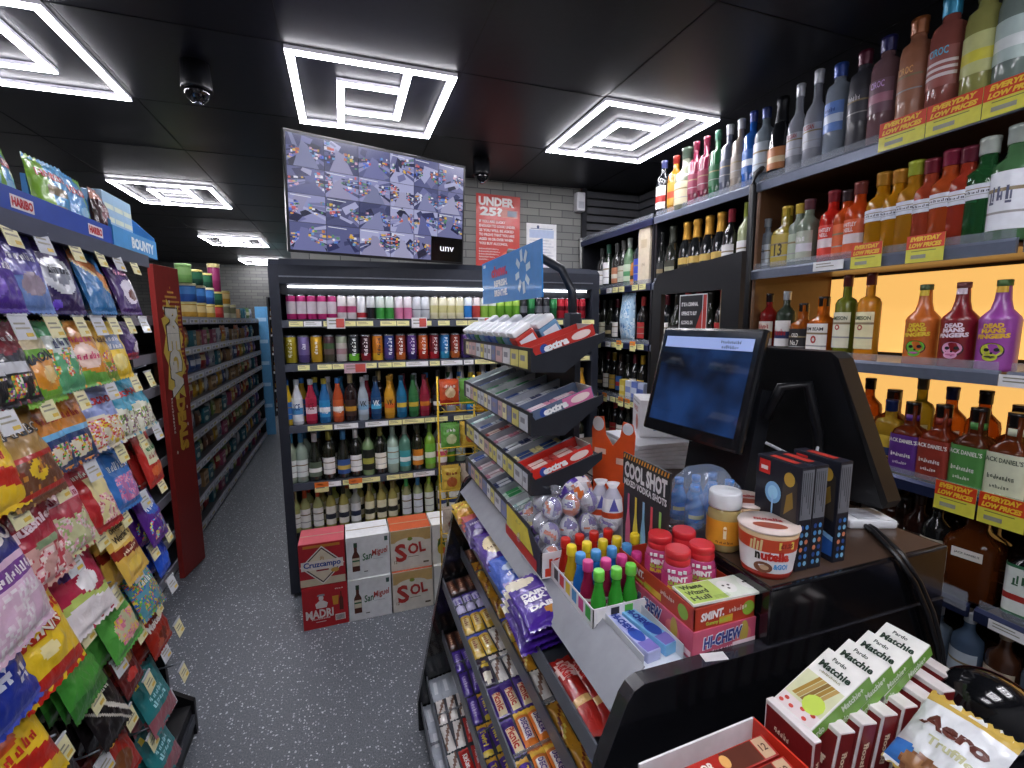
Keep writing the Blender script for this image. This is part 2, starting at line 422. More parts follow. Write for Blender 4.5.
# ================================================================ THE ROOM
def floor_mat():
    m = bpy.data.materials.new('speckled_vinyl'); m.use_nodes = True; nt = m.node_tree; b = nt.nodes['Principled BSDF']
    tc = nt.nodes.new('ShaderNodeTexCoord'); L = nt.links.new
    vo = nt.nodes.new('ShaderNodeTexVoronoi'); vo.inputs['Scale'].default_value = 92; vo.inputs['Randomness'].default_value = 1
    mp = nt.nodes.new('ShaderNodeMapping'); mp.inputs['Scale'].default_value = (1, .8, 1)
    wn = nt.nodes.new('ShaderNodeTexNoise'); wn.inputs['Scale'].default_value = 90
    mx = nt.nodes.new('ShaderNodeMix'); mx.data_type = 'VECTOR'; mx.inputs['Factor'].default_value = .012
    L(tc.outputs['Object'], mp.inputs['Vector']); L(tc.outputs['Object'], wn.inputs['Vector'])
    L(mp.outputs['Vector'], mx.inputs[4]); L(wn.outputs['Color'], mx.inputs[5]); L(mx.outputs[1], vo.inputs['Vector'])
    th = nt.nodes.new('ShaderNodeMath'); th.operation = 'LESS_THAN'
    sp = nt.nodes.new('ShaderNodeSeparateColor'); L(vo.outputs['Color'], sp.inputs['Color'])
    rad = nt.nodes.new('ShaderNodeMath'); rad.operation = 'MULTIPLY_ADD'; rad.inputs[1].default_value = .46; rad.inputs[2].default_value = -.06
    L(sp.outputs['Red'], rad.inputs[0]); L(vo.outputs['Distance'], th.inputs[0]); L(rad.outputs[0], th.inputs[1])
    n2 = nt.nodes.new('ShaderNodeTexNoise'); n2.inputs['Scale'].default_value = 170; L(tc.outputs['Object'], n2.inputs['Vector'])
    r2 = nt.nodes.new('ShaderNodeValToRGB'); r2.color_ramp.elements[0].position = .35; r2.color_ramp.elements[1].position = .7
    r2.color_ramp.elements[0].color = lin('4f545b'); r2.color_ramp.elements[1].color = lin('70757c'); L(n2.outputs['Fac'], r2.inputs['Fac'])
    c = nt.nodes.new('ShaderNodeMix'); c.data_type = 'RGBA'; L(th.outputs[0], c.inputs['Factor']); L(r2.outputs['Color'], c.inputs[6])
    fl = nt.nodes.new('ShaderNodeMix'); fl.data_type = 'RGBA'; L(sp.outputs['Green'], fl.inputs['Factor'])
    fl.inputs[6].default_value = lin('8a8f98'); fl.inputs[7].default_value = lin('ccd0d6'); L(fl.outputs[2], c.inputs[7])
    L(c.outputs[2], b.inputs['Base Color']); b.inputs['Roughness'].default_value = .5
    return m
def wave_mat(k=1):
    m = bpy.data.materials.new('grey_brick_slips'); m.use_nodes = True; nt = m.node_tree; b = nt.nodes['Principled BSDF']; L = nt.links.new
    tc = nt.nodes.new('ShaderNodeTexCoord'); mp = nt.nodes.new('ShaderNodeMapping'); mp.inputs['Rotation'].default_value = (-PI/2, 0, 0)
    br = nt.nodes.new('ShaderNodeTexBrick'); br.inputs['Scale'].default_value = 1; br.inputs['Brick Width'].default_value = .19
    br.inputs['Row Height'].default_value = .054; br.inputs['Mortar Size'].default_value = .0028
    br.inputs['Color1'].default_value = lin('7d7e7c'); br.inputs['Color2'].default_value = lin('96968f'); br.inputs['Mortar'].default_value = lin('4b4c4d')
    br.inputs['Bias'].default_value = -.2
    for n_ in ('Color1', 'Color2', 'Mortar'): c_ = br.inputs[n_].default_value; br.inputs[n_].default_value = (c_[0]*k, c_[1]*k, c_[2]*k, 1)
    L(tc.outputs['Object'], mp.inputs['Vector']); L(mp.outputs['Vector'], br.inputs['Vector']); L(br.outputs['Color'], b.inputs['Base Color'])
    bp = nt.nodes.new('ShaderNodeBump'); bp.inputs['Strength'].default_value = .5; bp.invert = True; L(br.outputs['Fac'], bp.inputs['Height']); L(bp.outputs['Normal'], b.inputs['Normal'])
    b.inputs['Roughness'].default_value = .7; return m
BRICK = wave_mat(); BRICKD = wave_mat(.42)  # darker copy: dimness of the left, aisle and far walls is in its colour
CEIL = mat('1a1b23', .36, 0, var=.1, ior=1.3)
X0, X1, Y0, Y1, ZC = -3.2, 2.32, -1.6, 9.6, 2.6
struct('floor', MB().box((X0, Y0, -.1), (X1, Y1, 0), floor_mat()))
cl = MB().box((X0, Y0, ZC), (X1, Y1, ZC+.1), CEIL)
seam = mat('0b0b0f', .6)
for k in range(-4, 4): cl.box((-.165+.667*k-.003, Y0, ZC-.0015), (-.165+.667*k+.003, Y1, ZC), seam)
for k in range(-5, 12): cl.box((X0, 2.03+.69*k-.003, ZC-.0015), (X1, 2.03+.69*k+.003, ZC), seam)
struct('ceiling', cl)
struct('wall_back', MB().box((-.30, 3.42, 0), (1.80, 3.52, ZC), BRICK))
sl = MB().box((1.80, 3.44, 0), (X1, 3.54, ZC), mat('141416', .6))
SLAT = mat('55565a', .5)
for k in range(44): sl.box((1.80, 3.415, .02+k*.06), (X1, 3.44, .066+k*.06), SLAT)
struct('wall_corner', sl)
sl = MB().box((X1, Y0, 0), (X1+.1, Y1, ZC), mat('141416', .6))
for k in range(44): sl.box((X1-.025, Y0, .02+k*.06), (X1, 3.415, .066+k*.06), SLAT)
struct('wall_right', sl)
struct('wall_aisle', MB().box((-.30, 3.52, 0), (-.20, Y1, ZC), BRICKD))
struct('wall_left', MB().box((X0-.1, Y0, 0), (X0, Y1, ZC), BRICKD))
struct('wall_far', MB().box((X0, Y1, 0), (X1, Y1+.1, ZC), BRICKD))
struct('wall_front', MB().box((X0, Y0-.1, 0), (X1, Y0, ZC), mat('9a9b9c', .6)))
struct('trim_1', MB().box((1.775, 3.395, 0), (1.815, 3.42, ZC), mat('2a2b30', .4)))

# ---------------------------------------------------------------- ceiling lamps: an outer tube frame with an inner folded square
LAMP = mat('faf8ff', .4, em=31)
def lamp_mesh(w, d):
    fr = MB(); tb = MB(); t = .016
    def seg(a, b):
        (x0, y0), (x1, y1) = a, b
        lo = (min(x0, x1)-t, min(y0, y1)-t); hi = (max(x0, x1)+t, max(y0, y1)+t)
        fr.box((lo[0], lo[1], -.014), (hi[0], hi[1], 0), mat('dcdae8', .4, em=.22))
        tb.box((lo[0]+.002, lo[1]+.002, -.0185), (hi[0]-.002, hi[1]-.002, -.0141), LAMP)
    X, Y = w/2-t, d/2-t
    for a, b in (((-X, -Y), (X, -Y)), ((-X, Y), (X, Y)), ((-X, -Y+2*t), (-X, Y-2*t)), ((X, -Y+2*t), (X, Y-2*t))): seg(a, b)
    i = .42
    seg((-X*i, -Y*i), (-X*i, Y-2*t)); seg((X*i, Y*i), (X*i, -Y+2*t))
    seg((-X*i+2*t, Y*i), (X*i-2*t, Y*i)); seg((-X*i+2*t, -Y*i), (X*i-2*t, -Y*i))
    return [('lamp_frame', fr), ('light_tube', tb)]
LP = Proto('ceiling_lamp', 'ceiling light', lamp_mesh(.645, .69))
for (x, y), d in {(.165, 2.385): 'in front of the wall television', (1.495, 2.37): 'over the spirits shelves by the back wall', (-1.17, 2.37): 'over the bags of sweets at upper left',
                  (-1.2, 4.56): 'over the long snack shelving, nearest one down the aisle', (-1.22, 6.9): 'over the long snack shelving, halfway down the aisle', (-1.22, 9.1): 'at the far end of the aisle',
                  (-2.75, 6.9): 'beyond the tubs on top of the snack shelving', (.165, -.2): 'behind the viewer over the counter aisle', (1.495, -.2): 'behind the viewer near the spirits', (-1.17, -.2): 'behind the viewer at the left'}.items():
    LP.put(T(x, y, ZC), 'square white tube ceiling light '+d, 'square ceiling lights')

def sec_cam(x, y, label):
    t = thing('security_camera', label, 'camera', T(x, y, ZC), 'ceiling cameras')
    part('camera_mount', MB().lathe([(.055, -.10), (.055, -.09), (.05, 0)], BLACK, 20), t)
    part('dome', MB().lathe([(.002, -.145), (.02, -.142), (.036, -.13), (.044, -.112), (.046, -.10)], mat('0c0c10', .06, coat=1), 20), t)
    part('lens', MB().lathe([(.012, -.150), (.014, -.142)], mat('5a5f6a', .2, .6), 12), t)
sec_cam(-.50, 2.30, 'black dome security camera between the two left ceiling lights')
sec_cam(.86, 3.0, 'black dome security camera on ceiling right of the television')
t = thing('motion_sensor', 'small white alarm sensor high on the back wall', 'sensor', T(1.745, 3.40, 2.49))
part('sensor_body', MB().box((-.035, -.045, -.07), (.035, .02, .07), mat('e6e6ea', .4), bev=.01), t)
part('sensor_lens', MB().box((-.024, -.048, -.05), (.024, -.044, .0), mat('c2c4cc', .3), bev=.002), t)
t = thing('cable_conduit', 'pale grey conduit running down the corner of the back wall', 'pipe', T(1.765, 3.385, 0))
part('pipe', MB().tube([(0, 0, 2.0), (0, 0, 2.22)], .012, mat('b9b9b5', .5), 10), t)
part('clip', MB().box((-.018, -.014, 2.21), (.018, .014, 2.225), mat('8c8c8c', .5)), t)

# ---------------------------------------------------------------- television with camera pictures
def cctv_mat(seed, tint, em):
    m = bpy.data.materials.new('camera_picture'); m.use_nodes = True; nt = m.node_tree; b = nt.nodes['Principled BSDF']; L = nt.links.new
    tc = nt.nodes.new('ShaderNodeTexCoord'); mp = nt.nodes.new('ShaderNodeMapping'); mp.inputs['Location'].default_value = (seed*3.1, 0, seed*1.7)
    mp.inputs['Scale'].default_value = (1.3, 1, .8); mp.inputs['Rotation'].default_value = (0, seed*.5, 0)
    v = nt.nodes.new('ShaderNodeTexVoronoi'); v.inputs['Scale'].default_value = 46; n = nt.nodes.new('ShaderNodeTexNoise'); n.inputs['Scale'].default_value = 14
    L(tc.outputs['Object'], mp.inputs['Vector']); L(mp.outputs['Vector'], v.inputs['Vector']); L(mp.outputs['Vector'], n.inputs['Vector'])
    rp = nt.nodes.new('ShaderNodeValToRGB'); e = rp.color_ramp.elements; e[0].position = .40; e[0].color = lin('1c2146'); e[1].position = .62; e[1].color = lin(tint)
    x = e.new(.5); x.color = lin('4f528a')
    L(n.outputs['Fac'], rp.inputs['Fac'])
    h = nt.nodes.new('ShaderNodeHueSaturation'); h.inputs['Saturation'].default_value = .75; h.inputs['Value'].default_value = .6; L(v.outputs['Color'], h.inputs['Color'])
    mx = nt.nodes.new('ShaderNodeMix'); mx.data_type = 'RGBA'; n3 = nt.nodes.new('ShaderNodeTexNoise'); n3.inputs['Scale'].default_value = 9
    L(mp.outputs['Vector'], n3.inputs['Vector']); r3 = nt.nodes.new('ShaderNodeValToRGB'); r3.color_ramp.elements[0].position = .42; r3.color_ramp.elements[1].position = .6
    r3.color_ramp.elements[1].color = (.75, .75, .75, 1)
    L(n3.outputs['Fac'], r3.inputs['Fac']); L(r3.outputs['Color'], mx.inputs['Factor']); L(rp.outputs['Color'], mx.inputs[6]); L(h.outputs['Color'], mx.inputs[7])
    b.inputs['Base Color'].default_value = (.01, .01, .012, 1); L(mx.outputs[2], b.inputs['Emission Color']); b.inputs['Emission Strength'].default_value = em
    b.inputs['Roughness'].default_value = .2; return m
TVM = T(.234, 2.67, 2.204, RAD(16.2), RAD(5))
tv = thing('wall_television', 'large tilted television showing security camera pictures above the drinks fridge', 'television', TVM)
part('casing', MB().box((-.48, 0, -.275), (.48, .035, .275), BLACK, bev=.004).box((-.25, .035, -.15), (.25, .06, .12), BLACK), tv)
scr = MB()
_em = {}
def EM(c):
    if c not in _em:
        m = bpy.data.materials.new('screen_pixel'); m.use_nodes = True; b_ = m.node_tree.nodes['Principled BSDF']; b_.inputs['Base Color'].default_value = (.008, .008, .01, 1)
        b_.inputs['Roughness'].default_value = .22; b_.inputs['Emission Color'].default_value = lin(c); b_.inputs['Emission Strength'].default_value = .62; _em[c] = m
    return _em[c]
tvr = random.Random(4)
cx = [-.47, -.30, -.135, .03, .165, .31, .47]; cz = [-.262, -.13, .0, .12, .262]
GREYS = ['3a3f66', '565a86', '6d6f9a', '8a8cb8', 'a4a6cc', '484c74']; LITE = ['7f82aa', '9c9cbc', '6d70a0', '5c6090', '8c8aac', '74789c']; SPOT = ['d8b04a', 'c85a5a', 'e4e4f0', '4a6ad0', '6a9ac8', 'c8a0b8', '5a8a6a', '2a2f50', 'b06a4a', '2a2d4c']
for i in range(6):
    for j in range(4):
        if j == 0 and i == 5: continue
        x0, x1 = cx[i], cx[i+1]-.002; z0, z1 = cz[j], cz[j+1]-.002
        if j == 0 and i == 4: x1 = .269
        w_, h_ = x1-x0, z1-z0; P = lambda u, v: (x0+u*w_, z0+v*h_)
        def Q(pts, c, e): scr.quad([(P(u, v)[0], -e, P(u, v)[1]) for u, v in pts], EM(c))
        Q([(0, 0), (1, 0), (1, 1), (0, 1)], tvr.choice(GREYS), .0008)
        s_ = tvr.choice((-1, 1)); f = lambda u: u if s_ > 0 else 1-u
        vx = tvr.uniform(.35, .65)
        for q in range(5):
            u, v, a_ = tvr.uniform(.1, .9), tvr.uniform(.1, .9), tvr.uniform(0, 3); d1, d2 = tvr.uniform(.08, .35), tvr.uniform(.05, .22); ca, sa = math.cos(a_), math.sin(a_)
            Q([(min(1, max(0, u+x_*ca-y_*sa)), min(1, max(0, v+x_*sa+y_*ca))) for x_, y_ in ((-d1, -d2), (d1, -d2*.6), (d1*.8, d2), (-d1*.9, d2*.8))], tvr.choice(GREYS+LITE+['1c2040', '20243c', '2a2e58']), .00085+.00001*q)
        if tvr.random() < .45: Q([(f(tvr.uniform(0, .2)), 0), (f(tvr.uniform(.7, 1)), 0), (f(vx+.1), tvr.uniform(.6, .85)), (f(vx-.08), tvr.uniform(.6, .85))], tvr.choice(LITE), .0010)
        for side in (0, 1):
            for k in range(tvr.choice((3, 4, 5))):
                v0 = .12+k*.18; u0, u1 = (0, vx-.15) if side == 0 else (1, vx+.15)
                Q([(f(u0), v0), (f(u1), .35+v0*.45), (f(u1), .40+v0*.48), (f(u0), v0+.13)], tvr.choice(GREYS+['23274a', '2c305a']), .0012)
                for q in range(tvr.choice((3, 5, 7))):
                    t_ = tvr.random(); u = u0+(u1-u0)*t_; v = v0+.03+(.35+v0*.45-v0)*t_; d1, d2 = tvr.uniform(.02, .06), tvr.uniform(.04, .11)
                    if v+d2 < 1 and 0 <= f(u)-d1 and f(u)+d1 <= 1: Q([(f(u)-d1, v), (f(u)+d1, v+.01), (f(u)+d1*.8, v+d2), (f(u)-d1, v+d2)], tvr.choice(SPOT), .0014)
        if tvr.random() < .6: Q([(.05, .93), (.6, .90), (.6, .925), (.05, .955)], 'dfe2f0', .0016)
scr.quad([(.2715, -.001, -.262), (.47, -.001, -.262), (.47, -.001, -.1315), (.2715, -.001, -.1315)], mat('07070a', .15))
scr.text('unv', mat('e8e8f0', .4, em=.5), w=.088, h=.026, bold=.0, fn=lambda x, z: (.37+x, -.002, -.195+z))
part('screen', scr, tv)
part('bracket', MB().box((-.03, .06, -.08), (.03, .60, -.04), BLACK).box((-.10, .06, -.06), (.10, .07, .06), BLACK), tv)

# ---------------------------------------------------------------- notices on the back wall
def flatsign(name, label, cat, M, w, h, m, draw, group=None, th=.004):
    t = thing(name, label, cat, M, group); mb = MB().box((-w/2, 0, -h/2), (w/2, th, h/2), m)
    fr = lambda x, z, e=.0008: (x, -e, z)
    draw(mb, fr); part('printed_sheet', mb, t); return t
RED = card('c8382f'); OFFW = card('efeff2')
def d(mb, fr):
    W_ = card('f3e9e6')
    word(mb, fr, 'UNDER', -.015, .215, .27, .062, W_, bold=.05); word(mb, fr, '25?', -.055, .145, .17, .062, W_, bold=.05)
    rect(mb, fr, .02, .11, .15, .165, card('c9776a')); rect(mb, fr, .07, .12, .14, .16, card('7f8796'), .001)
    for k, (s, w) in enumerate((('IF YOU ARE LUCKY', .20), ('ENOUGH TO LOOK UNDER', .275), ('25 YOU WILL BE ASKED', .265), ('TO PROVE THAT YOU ARE', .27), ('AGED 18 OR OVER WHEN', .26), ('YOU BUY ALCOHOL', .22))):
        word(mb, fr, s, -.145, .075-k*.031, w, .019, W_, bold=.03, align='L')
    for k in range(5): word(mb, fr, '~~~~~~~~~~~~', -.145, -.118-k*.019, (.15, .16, .15, .12, .07)[k], .010, W_, align='L')
    disc(mb, fr, .10, -.21, .06, .05, card('5a4a48')); disc(mb, fr, .1, -.16, .07, .035, card('d8654e'), .0007)
flatsign('age_poster', 'red under 25 poster taped on the grey brick wall', 'poster', T(1.10, 3.4158, 2.235, 0, 0, RAD(1)), .335, .53, RED, d)
def d(mb, fr):
    rect(mb, fr, -.10, .06, .10, .12, card('b9c8e4')); rect(mb, fr, -.09, .125, .09, .13, card('6c7fa8'))
    disc(mb, fr, -.03, .14, .01, .012, card('3c4f7c'))
    for k in range(9): rect(mb, fr, -.10, .04-k*.022, .06+.04*((k*7) % 3)/2, .043-k*.022, card('9aa4bb'))
flatsign('licence_notice', 'white printed licence notice taped on brick wall right of the red poster', 'notice', T(1.445, 3.4158, 2.155), .245, .33, OFFW, d)

# ================================================================ THE DRINKS FRIDGE
FR = thing('drinks_fridge', 'long dark open-front drinks fridge under the television', 'fridge', T(0, 2.84, 0))
FB = mat('1b1d22', .45); FG = mat('31353f', .35, .25)
fx0, fx1 = -.365, 1.62
for x in (fx0, fx1-.05):
    sd = MB().prism([(0, .03), (.54, .03), (.54, 1.93), (.04, 1.93), (0, 1.90)], 'x', x, x+.05, FG)
    part('side_panel', sd, FR)
part('back_panel', MB().box((fx0+.05, .44, .36), (fx1-.05, .54, 1.93), FB), FR)
part('canopy', MB().prism([(.0, 1.80), (.0, 1.90), (.04, 1.935), (.54, 1.935), (.54, 1.90), (.10, 1.88), (.03, 1.80)], 'x', fx0+.05, fx1-.05, FG)
     .box((fx0+.05, -.004, 1.835), (fx1-.05, 0, 1.842), STEEL).box((fx0+.05, .03, 1.745), (fx1-.05, .05, 1.80), FB), FR)
part('light_tube', MB().box((fx0+.09, .012, 1.782), (fx1-.09, .028, 1.792), mat('f6f8ff', .4, em=8)), FR)
part('base', MB().box((fx0+.05, .02, .03), (fx1-.05, .44, .385), FB), FR)
TAGY = card('e9e3a0'); TAGW = card('e8e8ea'); TAGO = card('e8792e')
def tagcard(w, h, m, lines=2):
    mb = MB().box((-w/2, -.0015, -h/2), (w/2, 0, h/2), m)
    for k in range(lines): mb.quad([(-w*.4, -.002, h*(.2-.3*k)), (w*(.1+.1*k), -.002, h*(.2-.3*k)), (w*(.1+.1*k), -.002, h*(.3-.3*k)), (-w*.4, -.002, h*(.3-.3*k))], card('8a8878'))
    return mb
fz = [1.605, 1.365, 1.02, .685]
for k, z in enumerate(fz):
    s = part('shelf', MB().box((fx0+.05, .02, z-.014), (fx1-.05, .43, z), FG).prism([(0, z-.04), (.016, z-.04), (.02, z), (.004, z)], 'x', fx0+.05, fx1-.05, SHELFM), FR)
    x = -.28+.03*k; rr = random.Random(k+3)
    while x < 1.5:
        w = rr.choice((.06, .075, .13) if k else (.07, .09)); part('price_label', tagcard(w, .028, TAGY if rr.random() < .8 else TAGW), s, T(x+w/2, -.001, z-.02, 0, RAD(-6))); x += w+rr.choice((.004, .01, .04))
for x, z, w, h, m in ((-.04, 1.60, .095, .06, TAGW), (.42, 1.60, .09, .06, TAGW), (.82, 1.60, .085, .06, TAGW), (.05, 1.345, .12, .055, card('c9a9b4'))):
    o = part('promotion_card', tagcard(w, h, m), FR, T(x, -.006, z-.012)); part('offer_panel', MB().quad([(0, -.003, -h*.4), (w*.45, -.003, -h*.4), (w*.45, -.003, h*.42), (0, -.003, h*.42)], card('c9564c')), o)
for x in (-.165, .02): part('offer_tag', tagcard(.075, .06, TAGY).box((-.0375, -.002, .0), (.0375, -.001, .03), TAGO), FR, T(x, -.006, .655))

def rowput(P, x, y, z, rz, row, desc, s=1):
    o = P.put(T(x, y, z, rz, s=s)); row.add(o, desc); return o
# --- row 1: slim cans
r1 = Row("on fridge's top shelf", 'cans on the top fridge shelf')
S1 = {'pw': ('c2337a', [(.25, 'f0e6ee'), (.72, 'c2337a')], 'pink fruit cider can with white label'), 'rw': ('e8e2e4', [(.3, 'cf5c8c'), (.55, 'efe9ea')], 'white can with pink berries'),
      'wr': ('e9e9ee', [(.1, 'b5303c'), (.3, 'e9e9ee')], 'white can with red foot'), 'bk': ('dfe2e4', [(.05, '1e1f24'), (.5, 'dfe2e4')], 'white can with black lower half'),
      'gr': ('d9ead9', [(.05, '3f9a45'), (.5, 'dfe9e2')], 'white can with green lower half'), 'pk': ('e8d3dc', [(.05, 'd77fa6'), (.5, 'e9e2e8')], 'white can with rose lower half'),
      'gy': ('cfd4dc', [(.4, '8c8f9a'), (.45, 'd9dde4')], 'silver grey can with dark stripe'), 'cr': ('e9e4bf', [(.3, 'd8d39a'), (.6, 'efebd0')], 'cream and lime tonic can'),
      'bl': ('dfe9f4', [(.1, '2d7ac8'), (.6, 'dfe9f4')], 'pale can with blue band'), 'rd': ('e9dede', [(.1, 'c04a44'), (.6, 'ece0e0')], 'pale can with red band'),
      'lg': ('e2ecd9', [(.1, '8ab84a'), (.6, 'dfe9e0')], 'pale can with light green band'), 'gn': ('6fae3a', [(.6, 'a5cc5c')], 'green cider can'),
      'dk': ('26282e', [(.3, '6d7078'), (.6, '26282e')], 'black can with grey band'), 'dg': ('1f5b36', [(.5, '2f7d48')], 'dark green can'), 'rr': ('a42330', [(.4, '5c1119'), (.6, 'b52a38')], 'dark red can')}
seq = 'pw pw pw pw pw rw rw wr bk gr gr pk pk gy gy cr cr cr cr bl rd lg lg gn gn gn dk dg dk dk dg rr rr rr rr'.split()
x = on(273, 310, 'y', 2.9).x
for k, c in enumerate(seq):
    S = S1[c]; P = can(.0265, .142, S[0], S[1])
    rowput(P, -.268+k*.0525, 2.893, fz[0], RAD(rnd.uniform(-8, 8)), r1, S[2])
r1.finish()
# --- row 2: tall energy-drink cans
r2 = Row("on second fridge shelf", 'tall cans on the second fridge shelf')
V = lambda s, c: [('~~~~~', .55, .10, .026, c, True)]
S2 = {'ye': ('b9a827', [], V('SOUP', 'f2ecc0'), 'yellow tall can'), 'pu': ('5a4a86', [(.3, '7a6aa6')], [('~~~~', .6, .03, .02, 'f2f0fa', True)], 'violet tall can with white lettering'), 'yp': ('d9a92a', [], [('~~~~', .55, .07, .016, 'f8f2e0', True)], 'golden tall can with white lettering'),
      'fl': ('4b4a3c', [(.3, '6a5a58'), (.5, '4d6a48'), (.7, '5a3f48')], [], 'dark floral tall can'), 'wf': ('c9c0bc', [(.3, 'b58f96'), (.5, 'd0c8c0'), (.7, 'a8b29a')], [], 'pale floral tall can'),
      'gk': ('23262a', [(0.05, '6ab83a'), (.3, '2a2d30')], V('DRAGON', 'f0f4ee'), 'black tall can with green foot'), 'rk': ('8a1f2c', [(.3, '3a1a24')], V('DRAGON', 'f0e4e6'), 'crimson and black tall can'),
      'or': ('d8862a', [(.05, 'e0b02c'), (.3, 'c9781f')], V('DRAGON', '1c1c20'), 'orange tall can'), 'nv': ('2b3a78', [(.1, '4a3f80'), (.5, '35468a')], V('DRAGON', 'e6e9f6'), 'navy tall can'),
      'ob': ('c2662e', [(.3, '8f3a2a')], V('DRAGON', 'f4ebe4'), 'rust orange tall can'), 'pn': ('3b2f6e', [(.3, '5a3a80')], V('DRAGON', 'e9e4f4'), 'deep purple tall can'), 'ro': ('c23a2a', [(.4, 'd0622a')], V('DRAGON', 'f6ebe4'), 'red and orange tall can'),
      're': ('b02330', [(.3, '701a24')], V('DRAGON', 'f6e6e8'), 'red tall can'), 'cy': ('3a9ac4', [(.3, '2a6fa8')], V('DRAGON', 'eaf4fa'), 'sky blue tall can'), 'pg': ('a8707c', [(.3, '8a8a98')], V('DRAGON', 'f4f0f2'), 'dusty pink tall can')}
for k, c in enumerate('ye pu yp fl wf gk rk or nv ob pn ro re cy ob pn pg nv ro gk yp cy re pu or rk nv'.split()):
    S = S2[c]; P = can(.031, .158, S[0], S[1], S[2]); rowput(P, -.285+k*.0665, 2.900, fz[1], RAD(rnd.uniform(-14, 10)), r2, S[3])
r2.finish()
# --- row 3: bright mixer bottles
r3 = Row("on third fridge shelf", 'bottles on the third fridge shelf')
W2 = 'f4f4f6'
def rb(g, c, lab=None, l2=None, tx=(), d='', k='rtd', span=None, op=True, neck=None): return bottle(k, g, c, lab, l2, tx, span=span, opaque=op, neck=neck), d
S3 = [rb('c9a82a', '2f6ab0', '2f6ab0', d='yellow and blue mixer bottle'), rb('d9dee6', 'c9d2dc', 'eaf0f6', '4f93c9', [('ICE', .62, .5, .28, '2b4f8a')], 'clear bottle with white and blue label', span=(.08, .6)),
      rb('a82842', 'c9d2dc', 'b52a48', 'e6d0d6', [('ICE', .62, .5, .28, '7a1428')], 'crimson bottle with pale label', span=(.08, .6)), rb('2a6ea8', 'd9c84a', '2f8ac4', 'e8eef4', [('WKD', .4, .6, .4, 'f6f6fa')], 'blue bottle with white lettering'),
      rb('b8502a', '3a7ac0', 'c45a2c', 'e8e2da', [('WKD', .4, .6, .4, 'f8f0ea')], 'orange bottle with blue cap'), rb('2a1c1c', 'c9b98a', '3a2622', 'b8862a', d='dark brown bottle with gold band', k='wine'),
      rb('aab4bf', 'c9ccd4', 'aab8c8', '7fa9c9', [('VK', .66, .62, .34, '16181c')], 'clear bottle with black VK lettering'), rb('1c4470', '2b2f3a', '1c4470', '4fb0d8', [('VK', .66, .62, .34, 'f4f6fa')], 'dark blue bottle with white lettering'),
      rb('c9922a', 'd0a040', 'c9922a', 'd8662a', [('VK', .66, .62, .34, '16181c')], 'amber bottle with VK lettering'), rb('1f6a94', '2a5a7a', '1f6a94', 'd0b040', d='teal blue bottle with gold slash'),
      rb('2f6a3c', '2a4a34', '2f6a3c', 'd0b040', d='green bottle with gold slash'), rb('8a1f36', '6a2a34', '8a1f36', 'c9782a', d='red bottle with gold slash'), rb('16171b', '2a2a2e', '202228', 'd8d8dc', d='black liqueur bottle', k='wine')]
xs3 = [286.8, 297, 311, 324.5, 338, 350.7, 363, 376, 389.4, 401.5, 413.4, 424.5, 438]
for (P, dsc), px in zip(S3, xs3): rowput(P, on(px, 400, 'y', 2.89).x, 2.89, fz[2], 0, r3, dsc, .93)
for k in range(15): P, dsc = S3[(k*5+3) % 13]; rowput(P, .74+k*.056, 2.895, fz[2], 0, r3, dsc, .93)
r3.finish()
# --- row 4: wines
r4 = Row("on fourth fridge shelf", 'wine bottles on the fourth fridge shelf')
def wb(g, c, lab, l2=None, d='', k='wine', span=None, op=True): return bottle(k, g, c, lab, l2, (), span=span, opaque=op, name='wine_bottle'), d
S4 = [wb('8fa08a', '3f86b0', 'e4ece8', d='pale wine bottle with white label'), wb('93a596', '3f7fa8', 'dfe9e6', d='clear green wine bottle with blue cap'), wb('22261f', 'd8d8da', '5a6a58', 'e8e8e2', 'dark wine bottle with round picture label', 'burgundy'),
      wb('26281d', '7f7a30', 'ecebe8', d='dark wine bottle with olive cap'), wb('242620', '4a86b8', '3c5c9a', 'd0b25a', 'dark wine bottle with blue and gold label', 'burgundy'), wb('1c1e1b', 'dcdcde', 'efefee', d='dark wine bottle with white cap'),
      wb('7d9a6a', '3f4a30', '20241f', 'a8a84a', 'pale green wine bottle with black label', span=(.12, .55)), wb('1f211b', '85803c', 'f0ece0', d='black wine bottle with cream label'), wb('a8c0b0', '9ab0a4', 'bfe0dc', d='pale aqua wine bottle', k='wine', span=(.2, .56)),
      wb('5f8f7c', '9fb0a8', '3fa0a8', 'e4f0ee', 'green wine bottle with teal label'), wb('2a2c1e', '4a4c3a', 'd8862a', 'efece6', 'dark wine bottle with orange and white label'), wb('7fa83a', '5f8a34', '6fb03a', 'e8eed8', 'lime green wine bottle', span=(.12, .56)),
      wb('8f6a68', '9a9ca0', 'e6dcd8', 'c9506a', 'rose wine bottle with pink band', span=(.12, .55))]
xs4 = [291, 301.5, 315, 329, 343.5, 356, 368.3, 380.6, 393, 405, 417.7, 430, 441.5]
for (P, dsc), px in zip(S4, xs4): rowput(P, on(px, 455, 'y', 2.89).x, 2.89, fz[3], 0, r4, dsc, .96)
for k in range(11): P, dsc = S4[(k*4+2) % 13]; rowput(P, .78+k*.073, 2.895, fz[3], 0, r4, dsc, .96)
r4.finish()
